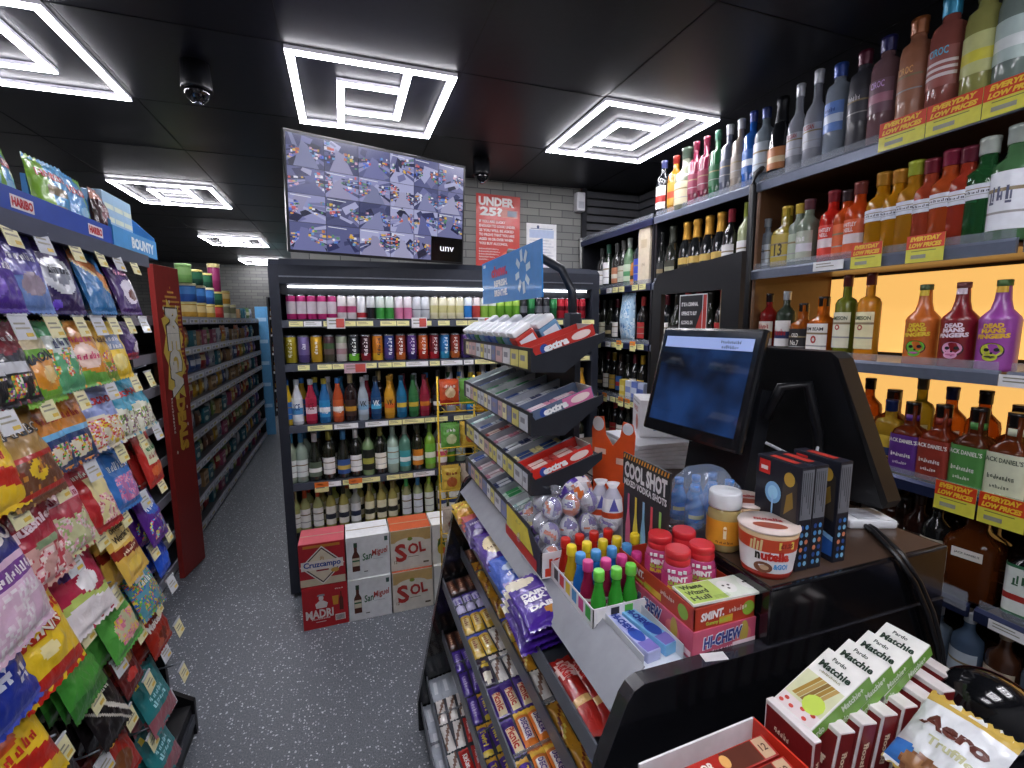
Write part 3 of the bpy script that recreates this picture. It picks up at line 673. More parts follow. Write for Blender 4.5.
# --- row 5: white wines behind the beer boxes
r5 = Row("behind the beer boxes", 'white wines on the bottom fridge deck')
S5 = [wb('a8b070', '9aa07a', 'eeeeea', d='pale wine bottle'), wb('a8ac72', 'c2562e', 'f0efea', d='white wine bottle with orange cap', span=(.1, .55)), wb('b0aa5c', '3a3c34', 'ece9da', '2f3440', 'yellow wine bottle with navy label foot', span=(.1, .55)),
      wb('a9b0a6', '9ca0a8', 'e6e8ea', '2a3350', 'clear wine bottle with navy label foot', span=(.1, .55)), wb('b2a95e', '8a8450', 'efe8c8', '34342e', 'yellow wine bottle with cream label', span=(.1, .55)), wb('aab07c', '3faf62', 'e9edf0', d='pale wine bottle with green cap', span=(.1, .6)),
      wb('9fb088', '3f8fc9', 'e6ecf2', d='pale wine bottle with blue cap', span=(.1, .6)), wb('a9b45e', '9ac23a', 'e9eee2', d='pale wine bottle with lime cap', span=(.1, .6)), wb('a9a86a', '2f9aa0', 'e9e6dc', '34406a', 'pale wine bottle with teal cap', span=(.1, .6))]
for px, k in zip([295.6, 305.4, 318.5, 331, 344, 356, 370, 382, 393, 407, 418.3, 429.4, 442, 453], [0, 1, 1, 2, 2, 3, 4, 4, 4, 5, 6, 7, 8, 8]):
    P, dsc = S5[k]; rowput(P, on(px, 510, 'y', 2.895).x, 2.895, .385, 0, r5, dsc, .82)
for k in range(10): P, dsc = S5[(k*3+1) % 9]; rowput(P, .64+k*.075, 2.9, .385, 0, r5, dsc, .82)
r5.finish()
# second rank, seen between the front ones
for z, S, sc, y, nm in ((fz[3], S4, .96, 2.985, 'fourth fridge shelf'), (.385, S5, .82, 2.985, 'bottom fridge deck'), (fz[2], S3, .93, 2.975, 'third fridge shelf')):
    rr = Row('in the second rank, '+nm, 'bottles in the second rank of the fridge')
    for k in range(14): P, dsc = S[(k*3+(1 if S is not S3 else 0)) % len(S)]; rowput(P, -.25+k*.072, y, z, 0, rr, dsc.split(' with ')[0], sc)
    rr.finish()
for k in range(6):
    P = bottle('champagne', 'b8bac2', 'c9cbd2', 'd8d8de', None)
    P.put(T(.62+k*.075, 2.985, fz[2]), '%s silver bottle from left behind the coloured mixers' % NTH[k], 'silver bottles behind the mixers')

# ================================================================ BEER BOXES ON THE FLOOR
def beer(name, w, h, base, draw, topm=None, d=.19):
    mb = MB().box((-w/2, -d/2, 0), (w/2, d/2, h), base, bev=.002)
    if topm: mb.box((-w/2+.001, -d/2+.001, h-.001), (w/2-.001, d/2-.001, h+.0015), topm)
    fr = F_(w, d, h, 'front'); draw(mb, fr, w, h)
    seamb = MB().box((-w/2+.004, -.003, h+.0016), (w/2-.004, .003, h+.003), card('b8a890'))
    return Proto(name, 'beer box', [('carton', mb), ('tape_seam', seamb)])
def d_cruz(mb, fr, w, h):
    rect(mb, fr, -w/2+.002, -h/2+.002, w/2-.002, -h*.32, card('d9cdb0')); Wm = card('efe8e0')
    poly(mb, fr, [(-.108, -.005), (0, .100), (.108, -.005), (0, -.110)], Wm); poly(mb, fr, [(-.100, -.005), (0, .092), (.100, -.005), (0, -.102)], card('3a1418'), .0012)
    poly(mb, fr, [(-.092, -.005), (0, .084), (.092, -.005), (0, -.094)], card('e6dcc4'), .0015)
    rect(mb, fr, -.102, -.026, .102, .022, Wm, .0018); word(mb, fr, 'Cruzcampo', 0, -.002, .180, .040, card('2c4a9a'), .0022, bold=.03)
    rect(mb, fr, -.03, -.036, .03, -.028, card('9a2630'), .0019); word(mb, fr, '~~~', 0, .035, .018, .022, card('b8862a'), .002)
    rect(mb, fr, -w*.4, h*.40, w*.4, h*.46, card('c9812e')); disc(mb, fr, .06, -.04, .02, .012, card('d0a04a'), .0017)
def d_madri(mb, fr, w, h):
    Wm = card('f0e4e0'); disc(mb, fr, -.02, .05, .012, .016, Wm, n=14); poly(mb, fr, [(-.045, -.005), (-.05, .02), (-.03, .036), (-.01, .036), (.012, .02), (.005, -.005)], Wm)
    poly(mb, fr, [(-.04, .062), (.0, .062), (-.005, .072), (-.034, .072)], card('9a9aa0'), .0012)
    word(mb, fr, 'MADRI', -.030, -.035, .135, .048, Wm, bold=.04); word(mb, fr, '~~~~~~~~~~~', -.025, -.062, .09, .010, Wm); rect(mb, fr, -.05, -.082, .0, -.079, Wm)
    rect(mb, fr, .045, -.09, .095, -.055, Wm); [rect(mb, fr, .05+k*.006, -.087, .053+k*.006, -.060, card('303036'), .0012) for k in range(7)]
    poly(mb, fr, [(.038, .0), (.062, .0), (.066, .05), (.034, .05)], card('d89a2e')); poly(mb, fr, [(.068, -.035), (.088, -.035), (.088, .03), (.081, .045), (.081, .07), (.075, .07), (.075, .045), (.068, .03)], card('5a2418'))
    word(mb, fr, '~~~~', .07, .09, .04, .008, Wm)
def d_mig(mb, fr, w, h):
    B = card('5a2a1c'); poly(mb, fr, [(-.083, -.075), (-.045, -.075), (-.045, .01), (-.056, .035), (-.056, .07), (-.072, .07), (-.072, .035), (-.083, .01)], B)
    rect(mb, fr, -.073, .06, -.055, .085, card('2f4a34'), .0011); rect(mb, fr, -.082, -.045, -.046, .0, card('e0d6be'), .0012); rect(mb, fr, -.082, -.02, -.046, -.012, card('2a6a44'), .0014)
    word(mb, fr, 'San', -.008, .002, .050, .040, card('2f6a44'), ang=9, shear=.3); word(mb, fr, 'Miguel', .060, .016, .088, .044, card('b83a34'), ang=9, shear=.3)
    rect(mb, fr, .085, .075, .102, .10, card('3a5a54')); rect(mb, fr, -.025, -.085, -.005, -.08, card('44444a')); rect(mb, fr, .02, -.02, .075, -.0185, card('9aa0a8'))
def d_sol(mb, fr, w, h):
    rect(mb, fr, -w/2+.004, .045, w/2-.004, h/2-.003, card('cfae72')); disc(mb, fr, -.005, .055, .020, .017, card('b8902e')); disc(mb, fr, -.005, .038, .085, .03, card('e6dfd0'), .0010)
    disc(mb, fr, -.005, .06, .014, .010, card('8a9a3a'), .0014)
    word(mb, fr, 'S', -.056, -.014, .062, .104, card('b5342c'), .0018, ang=6, bold=.035); word(mb, fr, 'OL', .030, .004, .095, .064, card('b5342c'), .0018, ang=6, bold=.035)
    rect(mb, fr, .065, -.09, .095, -.08, card('5a5036')); rect(mb, fr, -.02, -.045, .04, -.042, card('8a7a5a')); word(mb, fr, '12', -.085, -.065, .016, .018, card('8a7a5a'))
def d_yel(mb, fr, w, h):
    rect(mb, fr, -.08, .02, .09, .03, card('d0b83c')); disc(mb, fr, -.06, -.01, .022, .05, card('4a6a2c')); disc(mb, fr, -.06, -.03, .022, .03, card('c9b02c'), .0012); word(mb, fr, '~~~~~~~', .03, .06, .09, .02, card('8a7a2a'))
b_ = .222
kinds = [beer('beer_box', b_, .232, card('b5222c'), d_cruz, card('c9606a')), beer('beer_box', b_, .232, card('c02028'), d_madri), beer('beer_box', b_, .232, card('eceef0'), d_mig), beer('beer_box', b_, .232, card('e6e0d4'), d_sol, card('c9603a')), beer('beer_box', b_, .232, card('e9e9e4'), d_yel)]
for c, (lo, hi, l1, l2) in enumerate(((1, 0, 'red beer box with a man in a cap, bottom left of the stacks', 'red beer box with white diamond, on top of the left stack'),
                                      (2, 2, 'white beer box with brown bottle, lower one of the pair', 'white beer box with brown bottle, upper one of the pair'),
                                      (3, 3, 'cream beer box with big red lettering, lower one', 'cream beer box with big red lettering, upper one with orange lid'),
                                      (4, 4, 'white and yellow beer box beside the yellow rack, lower one', 'white and yellow beer box beside the yellow rack, upper one'))):
    x = -.164+c*.228
    kinds[lo].put(T(x, 2.600, 0, RAD((1.2, -.6, .4, .8)[c])), l1, 'boxes of beer in front of the fridge'); kinds[hi].put(T(x-.001, 2.603+.004*c, .2355, RAD((-.5, .4, -.6, 0)[c])), l2, 'boxes of beer in front of the fridge')
# ================================================================ PEG WALL OF SWEETS (left)
GX = -.62
PG = thing('sweets_display_stand', 'tall black peg display stand hung with bags of sweets at the left edge', 'display stand', T(-.82, 1.36, 0))
def gp(name, mb, parent=PG): return part(name, mb, parent, Matrix.Translation((.82, -1.36, 0)))
gp('back_panel', MB().box((-1.05, .45, .02), (-1.02, 1.97, 1.80), mat('141417', .5)))
gp('end_panel', MB().prism([(-1.05, 0), (-.62, 0), (-.62, .14), (-.70, .20), (-.70, 1.79), (-1.05, 1.79)], 'y', 1.975, 1.995, mat('0f0f12', .45)))
gp('base_deck', MB().box((-1.02, .45, 0), (-.63, 1.972, .13), mat('101013', .45)).box((-.64, .45, .05), (-.62, 1.97, .09), mat('3a3d44', .4, .3)))
gp('top_shelf', MB().box((-1.02, .45, 1.795), (-.63, 1.972, 1.822), DARK).box((-.632, .45, 1.785), (-.62, 1.985, 1.824), mat('565b6a', .3, .3)))
HZ = {1: 1.775, 2: 1.59, 3: 1.412, 4: 1.228, 5: 1.046, 6: .862, 7: .68, 8: .50, 9: .32}
CREAM = card('e2dcae'); CLEARP = mat('cfd2d8', .2, coat=.3)
def peg(y, z, k):
    h = gp('hook', MB().tube([(-1.02, y, z+.03), (-.66, y, z+.035), (-.625, y, z+.045)], .0028, STEEL, 6).box((-1.02, y-.012, z+.015), (-1.012, y+.012, z+.045), BLACK))
    t = MB().box((0, -.027, -.026), (.0012, .027, .026), CREAM if k % 3 else CLEARP).box((.0013, -.020, .006), (.0017, .012, .010), card('8b8877')).box((.0013, -.020, -.004), (.0017, .02, .0), card('9b9887')).box((.0013, .002, -.02), (.0017, .022, -.012), card('d8b84a')).box((-.002, -.029, .024), (.003, .029, .029), CLEARP)
    part('price_tag', t, h, T(-.618, y, z, RAD(-4+3*(k % 3)), 0, RAD(-16)))
for r, ys in {1: (1.14, 1.252, 1.362, 1.50, 1.627, 1.735, 1.851), 2: (1.13, 1.246, 1.362, 1.482, 1.572, 1.663, 1.77, 1.882), 3: (1.163, 1.298, 1.44, 1.60, 1.762, 1.88), 4: (1.156, 1.302, 1.448, 1.615, 1.765, 1.895),
              5: (1.17, 1.312, 1.445, 1.59, 1.732, 1.88), 6: (1.17, 1.325, 1.485, 1.62, 1.76, 1.89), 7: (1.18, 1.33, 1.46, 1.60, 1.74, 1.88), 8: (1.20, 1.33, 1.48, 1.62, 1.76, 1.90), 9: (1.25, 1.42, 1.6, 1.76, 1.9)}.items():
    for k, y in enumerate(ys): peg(y, HZ[r], k+r)
mix = ['d83a3a', 'e8c83a', '4aa84a', 'e8862a', 'e8e2d8', '8a4aa8']
A = {}
def B_(key, desc, base, art=(), texts=(), w=.155, h=.185, t=.038, **k):
    A[key] = (bag('sweets_bag', w, h, t, base, art, texts, seed=len(A)+1, **k), desc)
B_('pur', 'bright purple chocolate bag with yellow flash', '4c2a9a', [('rect', .2, .8, .78, .93, 'd8c24a'), ('ell', .3, .3, .2, .14, '7a5ac8')], [('~~~~~~~', .5, .55, .7, .12, 'f0ecf8')])
B_('lil', 'lilac and blue chocolate bag', '5a52a8', [('wave', .4, .06, 7, '6a8ac8'), ('ell', .55, .35, .25, .15, '9a8a9a')], [('~~~~~', .5, .7, .6, .1, 'e8e8f4')])
B_('dpw', 'dark purple bag with large white splash', '33205e', [('ell', .5, .52, .36, .26, 'd4d8e0'), ('ell', .5, .5, .22, .12, '8a8f9c'), ('ell', .3, .12, .1, .06, '6a4ad0')], [('~~~~', .5, .6, .45, .12, '2c3040')])
B_('blo', 'blue bag with orange flash', '2a72ae', [('diag', .55, .85, .6, 'd8874a'), ('diag', .50, .56, .6, 'c9b27a')], [])
B_('pwb', 'deep purple bag with white and brown splash', '3f1c66', [('ell', .55, .4, .32, .22, 'dcd6e4'), ('ell', .6, .34, .18, .1, '6a3a2c')], [('~~~~~', .5, .75, .6, .12, 'e8a0c0')])
B_('rbk', 'red and black bag of sweets', '8a2230', [('wave', .62, .04, 9, '1d1f28'), ('rect', .15, .85, .36, .5, 'c9ccd4'), sweets(.1, .9, .08, .34, mix, 5, -.1, 3)], [('~~~~', .5, .8, .6, .1, 'f0e8e8')])
B_('mao', 'green bag of chews with black lettering', '74b43a', [('ell', .5, .36, .42, .2, 'e2962c'), ('ell', .55, .34, .2, .1, 'f4d28a'), ('rect', .1, .9, .66, .78, 'e8d8b0'), ('rect', 0, 1, .0, .10, '8cc84a')], [('MAOAM', .5, .56, .74, .12, '20242c', 8, .05)], w=.17, h=.20)
B_('wgm', 'green and white bag of mixed sweets', '3f9a5a', [('wave', .75, .05, 6, 'dfe8e4'), ('wave', .5, .05, 8, '58a878'), sweets(.1, .9, .2, .6, mix, 6, 0, 5)], [('~~~', .5, .68, .5, .14, '2a3a6a')])
B_('orp', 'orange bag with pink lettering', 'e2982e', [('ell', .5, .45, .34, .2, 'f0d0c0'), ('wave', .2, .03, 6, '6aae4a')], [('~~~~~', .5, .72, .55, .11, 'd84a7a'), ('~~~~~', .5, .45, .55, .11, 'd84a7a')])
B_('yel', 'yellow bag with white lettering', 'e8c42c', [('ell', .5, .28, .3, .14, 'f4e08a'), ('rect', .2, .8, .5, .76, '8a9cc0')], [('~~~~~', .5, .69, .5, .09, 'f4f4f8'), ('~~~~', .5, .56, .4, .08, 'f4f4f8')])
B_('yl2', 'amber and green bag of jellies', 'd8a82a', [('wave', .35, .04, 8, '7a9a3a'), sweets(.1, .9, .1, .5, mix, 6, 0, 8)], [('~~~~~', .5, .7, .6, .12, '5a3a1c')])
B_('psm', 'small purple bag with white spot', '4a2a6e', [('ell', .6, .3, .24, .14, 'e0d4dc'), ('wave', .15, .02, 5, 'a83a4a')], [], w=.10, h=.13)
B_('hst', 'brown and gold bag of gummies with red bands', 'b18c50', [('rect', 0, 1, .0, .46, '6e4632'), ('ell', .5, .33, .16, .11, 'e8c42c'), ('rect', 0, 1, .455, .5, 'b52a28'), ('rect', 0, 1, .08, .12, 'b52a28'), sweets(.1, .9, .12, .45, ['7a4a34', 'c98a3a', '8a3a2a'], 6, .15, 2)], [('HARIBO', .5, .76, .84, .13, '22222a', 0, .05), ('HARIBO', .5, .765, .8, .11, 'f0ece4', 0, .01)], w=.18, h=.215)
B_('onv', 'orange bag with navy lower half', 'd8882c', [('wave', .5, .04, 6, '28406e'), ('rect', 0, 1, .47, .54, '6ab0dc'), ('ell', .5, .25, .3, .14, 'e8e0c8'), sweets(.2, .8, .12, .4, mix, 6, .05, 4)], [('~~~~~', .5, .75, .55, .12, 'b5342c')])
B_('hbl', 'pale blue bag of foam sweets with red lettering', '9aaae0', [('wave', .52, .04, 5, 'e6dcc4'), sweets(.05, .95, .05, .5, ['f0ece0', 'e8c83a', 'd04a3a', 'e8a0b0'], 7, -.15, 6)], [('HARIBO', .5, .78, .8, .12, 'c22a30', 0, .05)], w=.175)
B_('htl', 'teal bag of white gummies with red lettering', '3796b4', [('wave', .5, .05, 6, 'd8d8c4'), sweets(.05, .95, .05, .5, ['f0ece8', 'c9c48a', '8a5a7a', '6a9a4a'], 6, -.1, 7)], [('HARIBO', .5, .76, .8, .12, 'c22a30', 0, .05)])
B_('hmm', 'large pink marshmallow bag with navy top', 'e2bfd8', [('wave', .28, .04, 6, 'ddb8d4'), ('wave', 1, 0, 1, 'e2bfd8'), ('rect', 0, 1, .66, 1, '2a2f7a'), ('rect', 0, 1, .48, .60, '7a3f96'), sweets(0, 1, .03, .46, ['f0dcea', 'e6c4dc', 'f6eef4'], 5, -.2, 3)], [('HARIBO', .5, .80, .86, .14, 'f0e8ec', 8, .05), ('~~~~~~~~~~', .5, .54, .86, .08, 'f4ecf4', 0, .03)], w=.20, h=.25, t=.06)
B_('sqs', 'maroon bag of foam sweets with white lettering', 'a5283c', [('wave', .42, .06, 5, 'd8a8a0'), sweets(0, 1, .03, .4, ['f0c8cc', 'd04a5a', 'f4e4dc'], 5, -.1, 9), ('ell', .6, .46, .25, .05, '8aa07a')], [('squashies', .5, .68, .9, .15, 'f2d8e0', 6, .04)], w=.18, h=.20)
B_('pkg', 'pink and green bag of foam sweets', 'b03a4a', [('wave', .5, .05, 8, 'cfd0a0'), ('rect', 0, 1, .68, .82, 'e0b8c4'), sweets(0, 1, .05, .5, ['e6a8b8', 'a8c07a', 'f0e0dc'], 5, -.1, 11)], [('~~~~~~~~~', .5, .75, .84, .09, 'a52a4a')])
B_('rcy', 'red bag with cream torn-shape patch', 'b3242a', [('rect', .45, .95, .1, .8, 'e0d49a'), sweets(.45, .95, .1, .5, ['e8b0b8', 'f0e0c0', 'c8566a'], 6, -.1, 12)], [('~~~~~~~~~~', .5, .86, .8, .08, 'f0e4d8')])
B_('blp', 'blue bag of pink sweets with white lettering', '3878c4', [('rect', .2, .95, .12, .56, 'b06aa0'), sweets(.2, .95, .12, .56, ['d878a8', '7a8ad0', 'e8a8c0'], 6, -.1, 13)], [('~~~~~~~~', .56, .72, .72, .13, 'e2ecf6', 0, .04)], w=.13)
B_('rgc', 'red bag with cream and green label', 'bb2e28', [('rect', .2, .9, .4, .82, 'd8dcb8'), ('ell', .5, .25, .3, .1, 'd86a3a')], [('~~~~', .55, .68, .5, .1, '3a7a4a'), ('~~~~~~', .55, .54, .55, .1, 'a8303a')], w=.14)
B_('nvy', 'navy blue bag with large white letters', '2338a0', [('rect', 0, 1, .0, .1, '4a5ac8')], [('~~~', .5, .5, .7, .4, 'd4d8ea', 0, .05)], w=.17, h=.2)
B_('ysb', 'yellow minis bag with red lettering and red ends', 'efca2c', [('rect', 0, 1, .0, .17, 'c8281e'), ('wave', .17, .05, 3.3, 'c8281e'), ('ell', .45, .38, .12, .07, 'f4e4a8'), ('rect', 0, 1, .93, 1, 'c8281e')], [('Starburst', .5, .74, .8, .14, 'c43018', 0, .04), ('MINIS', .5, .57, .62, .13, 'c43018', 0, .08), ('MINIS', .5, .57, .59, .11, 'f8f4e4', 0, .02)], w=.18, h=.22, t=.045)
B_('crm', 'crimson marshmallow bag with white lower part', 'b3284a', [('wave', .42, .05, 6, 'b8cc6a'), ('wave', .33, .05, 5, 'efe8ea'), ('ell', .6, .55, .2, .14, 'f2eef0'), ('ell', .35, .78, .2, .1, '5a2a8a')], [('~~~~~~', .5, .86, .6, .08, 'f4e8ee')], w=.17, h=.20, t=.03)
B_('wrt', 'golden toffee bag with brown ribbon', 'deb652', [('diag', .36, .50, .1, '8a2418'), ('rect', .15, .85, .56, .9, 'ecd48a'), ('ell', .5, .2, .3, .08, 'eac85a')], [('Original', .5, .78, .55, .10, '5a4a2a'), ("Werther's", .5, .66, .62, .11, '4a3a22'), ('~~~~~~~', .5, .43, .5, .06, 'f4e8c8')], w=.155, h=.20, t=.022)
B_('vio', 'violet fizzy sweets bag with blue lettering', '56248a', [sweets(.1, .9, .1, .45, ['e8e84a', '6ac8e8', 'e84a8a', '7a3ab8'], 6, .1, 15), ('ell', .55, .66, .34, .16, '3a6ac8')], [('~~~~~', .5, .7, .6, .14, 'e2eaf6', 8, .04)], w=.15)
B_('yrd', 'yellow bag with red stripe', 'ecc42c', [('diag', .3, .5, .2, 'c42a20'), ('ell', .4, .75, .2, .1, 'd85a28')], [('~~~~~', .5, .6, .6, .12, 'c42a20')], w=.17, h=.2)
B_('grn', 'plain green bag of sours', '479a3c', [('rect', 0, 1, .86, .93, '6abf5a'), ('wave', .2, .03, 7, '357a30')], [('~~~~', .5, .7, .6, .1, '2a5a24')], t=.024)
B_('htg', 'green bag of gummies with navy lettering', '58a848', [('ell', .55, .36, .36, .22, 'c8c8a0'), sweets(.2, .9, .15, .56, ['e8a0a0', 'e8c84a', 'd87a9a'], 6, -.1, 17)], [('HARIBO', .5, .78, .76, .12, '1f2f7a', 0, .05)], w=.16)
B_('mlt', 'teal and yellow multi-coloured bag of sweets', '5a9ab0', [sweets(0, 1, 0, 1, ['e0c84a', '3a6ac8', '6ab84a', 'd86a5a', '3a8a9a'], 5, -.15, 18)], [('~~~~~', .5, .6, .5, .12, 'f0f0e4')], w=.14)
B_('rbl', 'royal blue bag with white spot', '1e3cae', [('ell', .6, .3, .18, .1, 'c8d4f0'), ('wave', .5, .05, 5, '2a58c8')], [], w=.11, h=.14)
B_('mts', 'red brown bag of chocolate balls with white lettering', '9c2a1c', [('ell', .5, .28, .2, .13, '6a2a18'), ('ell', .3, .2, .12, .08, 'b8583a'), ('ell', .7, .16, .1, .07, 'b8583a'), ('rect', 0, 1, .96, 1, 'd8b84a')], [('Maltesers', .5, .62, .8, .16, 'f2e8e2', 6, .04)], w=.15, h=.17)
B_('blk', 'black liquorice packet with white stripes', '1e1a1c', [('diag', .5, .6, .8, 'd8d4c8'), ('diag', .3, .36, .8, 'c9c4b8')], [('~~~~~', .5, .75, .6, .08, 'e4e0d8')], w=.13, h=.17, t=.016)
B_('drb', 'dark red stick packet', '5e1a1a', [('rect', .1, .9, .5, .7, 'b88a4a'), ('ell', .5, .3, .24, .1, 'c8403a')], [], w=.12, h=.15, t=.016)
B_('bre', 'blue and red chew packet', '2a3eb4', [('diag', .5, .7, .7, 'b83a3a'), ('ell', .5, .25, .3, .1, 'c9d4e8')], [('~~~~~~~', .5, .8, .7, .08, 'f0f0f4')], w=.13, h=.17, t=.018)
B_('rpk', 'scarlet packet with brown window', 'a8281e', [('ell', .5, .35, .3, .2, '7a4a2a'), ('ell', .5, .8, .2, .08, 'e0b84a')], [], w=.13, h=.16, t=.022)
B_('tea', 'teal bag with pale blue lettering', '2f8084', [('rect', 0, 1, 0, .30, '9a5a62'), ('ell', .2, .9, .08, .06, 'e0c83a')], [('~~~~~', .5, .56, .5, .09, 'a8dce4'), ('~~~~', .5, .44, .5, .09, 'a8dce4')], w=.16, h=.20, t=.022)
B_('lim', 'lime green bag of sour sweets', '8cc43c', [('ell', .7, .4, .25, .2, 'd0d8a0'), sweets(.5, 1, .2, .6, ['e8a0b0', '6ab84a', 'e0e07a'], 6, -.1, 20)], [('~~~~', .35, .72, .5, .1, '3a6a1c')], w=.15, h=.19, t=.022)
B_('fru', 'black bag with white lettering and red fruit', '211c1e', [('ell', .6, .4, .26, .16, 'a8281e'), ('ell', .35, .25, .2, .1, 'c8c4c0')], [('fruittella', .5, .70, .86, .14, 'f0ecea', 0, .04)], w=.16, h=.18, t=.025)
B_('ybr', 'yellow bag with brown picture', 'e6cc34', [('diag', .35, .6, .35, '8a4a1e'), ('rect', 0, 1, .9, 1, 'a8402a'), ('rect', .2, .8, .12, .22, 'f0e8c8')], [('~~~~~', .5, .76, .6, .12, '7a3a1c')], w=.17, h=.21)
LAY = {1: [(-14, 285, 'pur'), (10, 288, 'pur', 3), (38, 288, 'lil', 3), (70, 290, 'dpw', 3), (104, 298, 'blo', 3), (131, 300, 'pwb', 3)],
       2: [(-6, 375, 'rbk', 3), (18, 372, 'rbk', 2), (50, 366, 'mao', 4), (74, 368, 'wgm', 2), (92, 360, 'orp', 3), (107, 360, 'yl2', 2), (121, 358, 'yel', 3), (140, 352, 'psm', 2)],
       3: [(-6, 455, 'yrd', 2), (33, 452, 'hst', 3), (62, 440, 'onv', 2), (83, 440, 'onv', 3), (111, 428, 'hbl', 3), (128, 418, 'htl', 2), (145, 415, 'htl', 2)],
       4: [(-4, 560, 'hmm', 2), (42, 538, 'sqs', 3), (72, 515, 'pkg', 2), (98, 500, 'rcy', 4), (127, 485, 'blp', 3), (156, 460, 'rgc', 4)],
       5: [(-6, 620, 'nvy', 2), (44, 632, 'ysb', 3), (88, 590, 'crm', 5), (128, 552, 'wrt', 5), (158, 530, 'vio', 3)],
       6: [(12, 690, 'yrd', 3), (84, 645, 'grn', 5), (122, 622, 'htg', 4), (148, 588, 'mlt', 3), (172, 590, 'rbl', 3)],
       7: [(20, 745, 'ybr', 2), (62, 700, 'blk', 6), (108, 672, 'blk', 6), (134, 660, 'drb', 4), (164, 646, 'mts', 4)],
       8: [(40, 770, 'bre', 5), (72, 735, 'bre', 6), (104, 720, 'drb', 4), (122, 712, 'rpk', 4), (160, 700, 'tea', 5)],
       9: [(70, 800, 'fru', 4), (100, 775, 'fru', 3), (132, 765, 'lim', 5), (164, 752, 'tea', 5)]}
RN = {1: 'top peg row', 2: 'second peg row', 3: 'third peg row', 4: 'fourth peg row', 5: 'fifth peg row', 6: 'sixth peg row', 7: 'seventh peg row', 8: 'eighth peg row', 9: 'lowest peg row'}
DEP = ['', 'second in its hanging stack', 'third in its hanging stack', 'fourth in its hanging stack', 'fifth in its hanging stack', 'sixth in its hanging stack', 'seventh in its hanging stack', 'eighth in its hanging stack']
rr = random.Random(11)
for r in LAY: LAY[r] = [(a[0], a[1], a[2], (a[3] if len(a) > 3 else 2)+2) for a in LAY[r]]
for r, items in LAY.items():
    seen = {}
    ys = sorted(on(px, py, 'x', -.62).y for px, py, *_ in items)
    for it in items:
        px, py, key = it[:3]; n = (it[3] if len(it) > 3 else 2); P, dsc = A[key]
        y = on(px, py, 'x', -.62).y-.012
        tilt = 13+r*.8 if P.h > .13 else 12
        x0 = -.655-.02*math.sin(RAD(tilt))
        step = max(.022, P.t*.75)
        for j in range(n):
            seen[key] = seen.get(key, 0)
            o = P.put(T(x0-j*step, y+rr.uniform(-.006, .006)+.004*j, HZ[r]+.012+.001*j, PI/2+RAD(rr.uniform(-6, 6)-4), RAD(-tilt+2*j+rr.uniform(-3, 3)), s=1.10 if r > 3 else 1.03))
            same = [i for i in items if i[2] == key]; w = ''
            if len(same) > 1: w = ('left', 'right')[same.index(it)]+' stack, '
            o['label'] = ('%s, %s%s, %s' % (dsc, w, 'in front' if j == 0 else DEP[j].replace(' in its hanging stack', ' in stack'), RN[r]))
            o['group'] = 'bags hanging on the %s' % RN[r]

# things on top of the stand
HB = card('1f46a8')
def tray(name, w, d, h, m, sidem, texts=(), back=0, th=.003):
    mb = MB().box((-w/2, -d/2, 0), (w/2, d/2, th), m).box((-w/2, -d/2, th), (w/2, -d/2+th, h), m).box((-w/2, d/2-th, th), (w/2, d/2, h+back), sidem)
    for s in (-1, 1):
        x = s*(w/2-th/2); mb.prism([(-d/2+th, th), (d/2-th, th), (d/2-th, h+back), (-d/2+th, h)], 'x', x-th/2, x+th/2, sidem)
    for t in texts: mb.text(t[0], card(t[5]), w=t[3], h=t[4], bold=.04, fn=lambda x, z, t=t: (t[1]+x, -d/2-.0008, t[2]+z))
    return mb
t = thing('sweets_tray', 'royal blue card tray with red lettering, on top of the sweets stand', 'display tray', T(-.735, 1.50, 1.826, PI/2))
mb = tray('', .52, .20, .052, HB, HB, ())
for cx_ in (-.16, .16):
    mb.quad([(cx_-.04, -.1006, .010), (cx_+.04, -.1006, .010), (cx_+.04, -.1006, .038), (cx_-.04, -.1006, .038)], card('e8e0e4')); mb.text('HARIBO', card('c22a30'), w=.072, h=.020, bold=.05, fn=lambda x, z, cx_=cx_: (cx_+x, -.1012, .024+z))
part('tray_card', mb, t)
A['hgb'] = (bag('sweets_bag', .15, .185, .045, '4a9cd0', [('rect', 0, .35, 0, 1, '86b840'), ('wave', .12, .04, 5, '86b840'), ('rect', .3, .75, .22, .34, 'c9a85a'), ('rect', .3, .8, .5, .62, '8a7a5a')], [('HARIBO', .52, .78, .76, .11, 'c22a30', 0, .07), ('HARIBO', .52, .78, .72, .09, 'f2f0f0', 0, .01)], seed=77), '')
A['hbb'] = (bag('sweets_bag', .15, .185, .045, '4a94d0', [('rect', .7, 1, 0, 1, '7ab440'), ('ell', .5, .4, .2, .1, '9ac8e4')], [('HARIBO', .5, .74, .76, .12, 'c22a30', 0, .07), ('HARIBO', .5, .74, .72, .10, 'f2f0f0', 0, .01)], seed=78), '')
for k, (y, key, d_, x, rz) in enumerate(((1.40, 'hbb', 'blue gummy bag behind the green one in the blue tray', -.71, 8), (1.535, 'hgb', 'green and blue gummy bag standing in the blue tray', -.68, -6), (1.665, 'hbb', 'blue and green gummy bag at right of the blue tray', -.685, 4), (1.29, 'hbb', 'blue gummy bag at the left end of the blue tray', -.68, 0))):
    A[key][0].put(T(x, y, 1.992, PI/2+RAD(rz), RAD(-6)), d_, 'gummy bags in the blue tray')
dk = bag('sweets_bag', .07, .17, .05, '46282e', [('rect', 0, 1, .8, 1, 'd8a090'), ('ell', .5, .5, .3, .2, '8a5a60'), ('ell', .5, .2, .3, .08, 'b08a90')], [('~~~~', .5, .62, .6, .1, 'e8d8d8')], seed=5)
dk.put(T(-.675, 1.775, 1.985, PI/2, RAD(-6)), 'dark brown bag with pink top beside the light blue box')
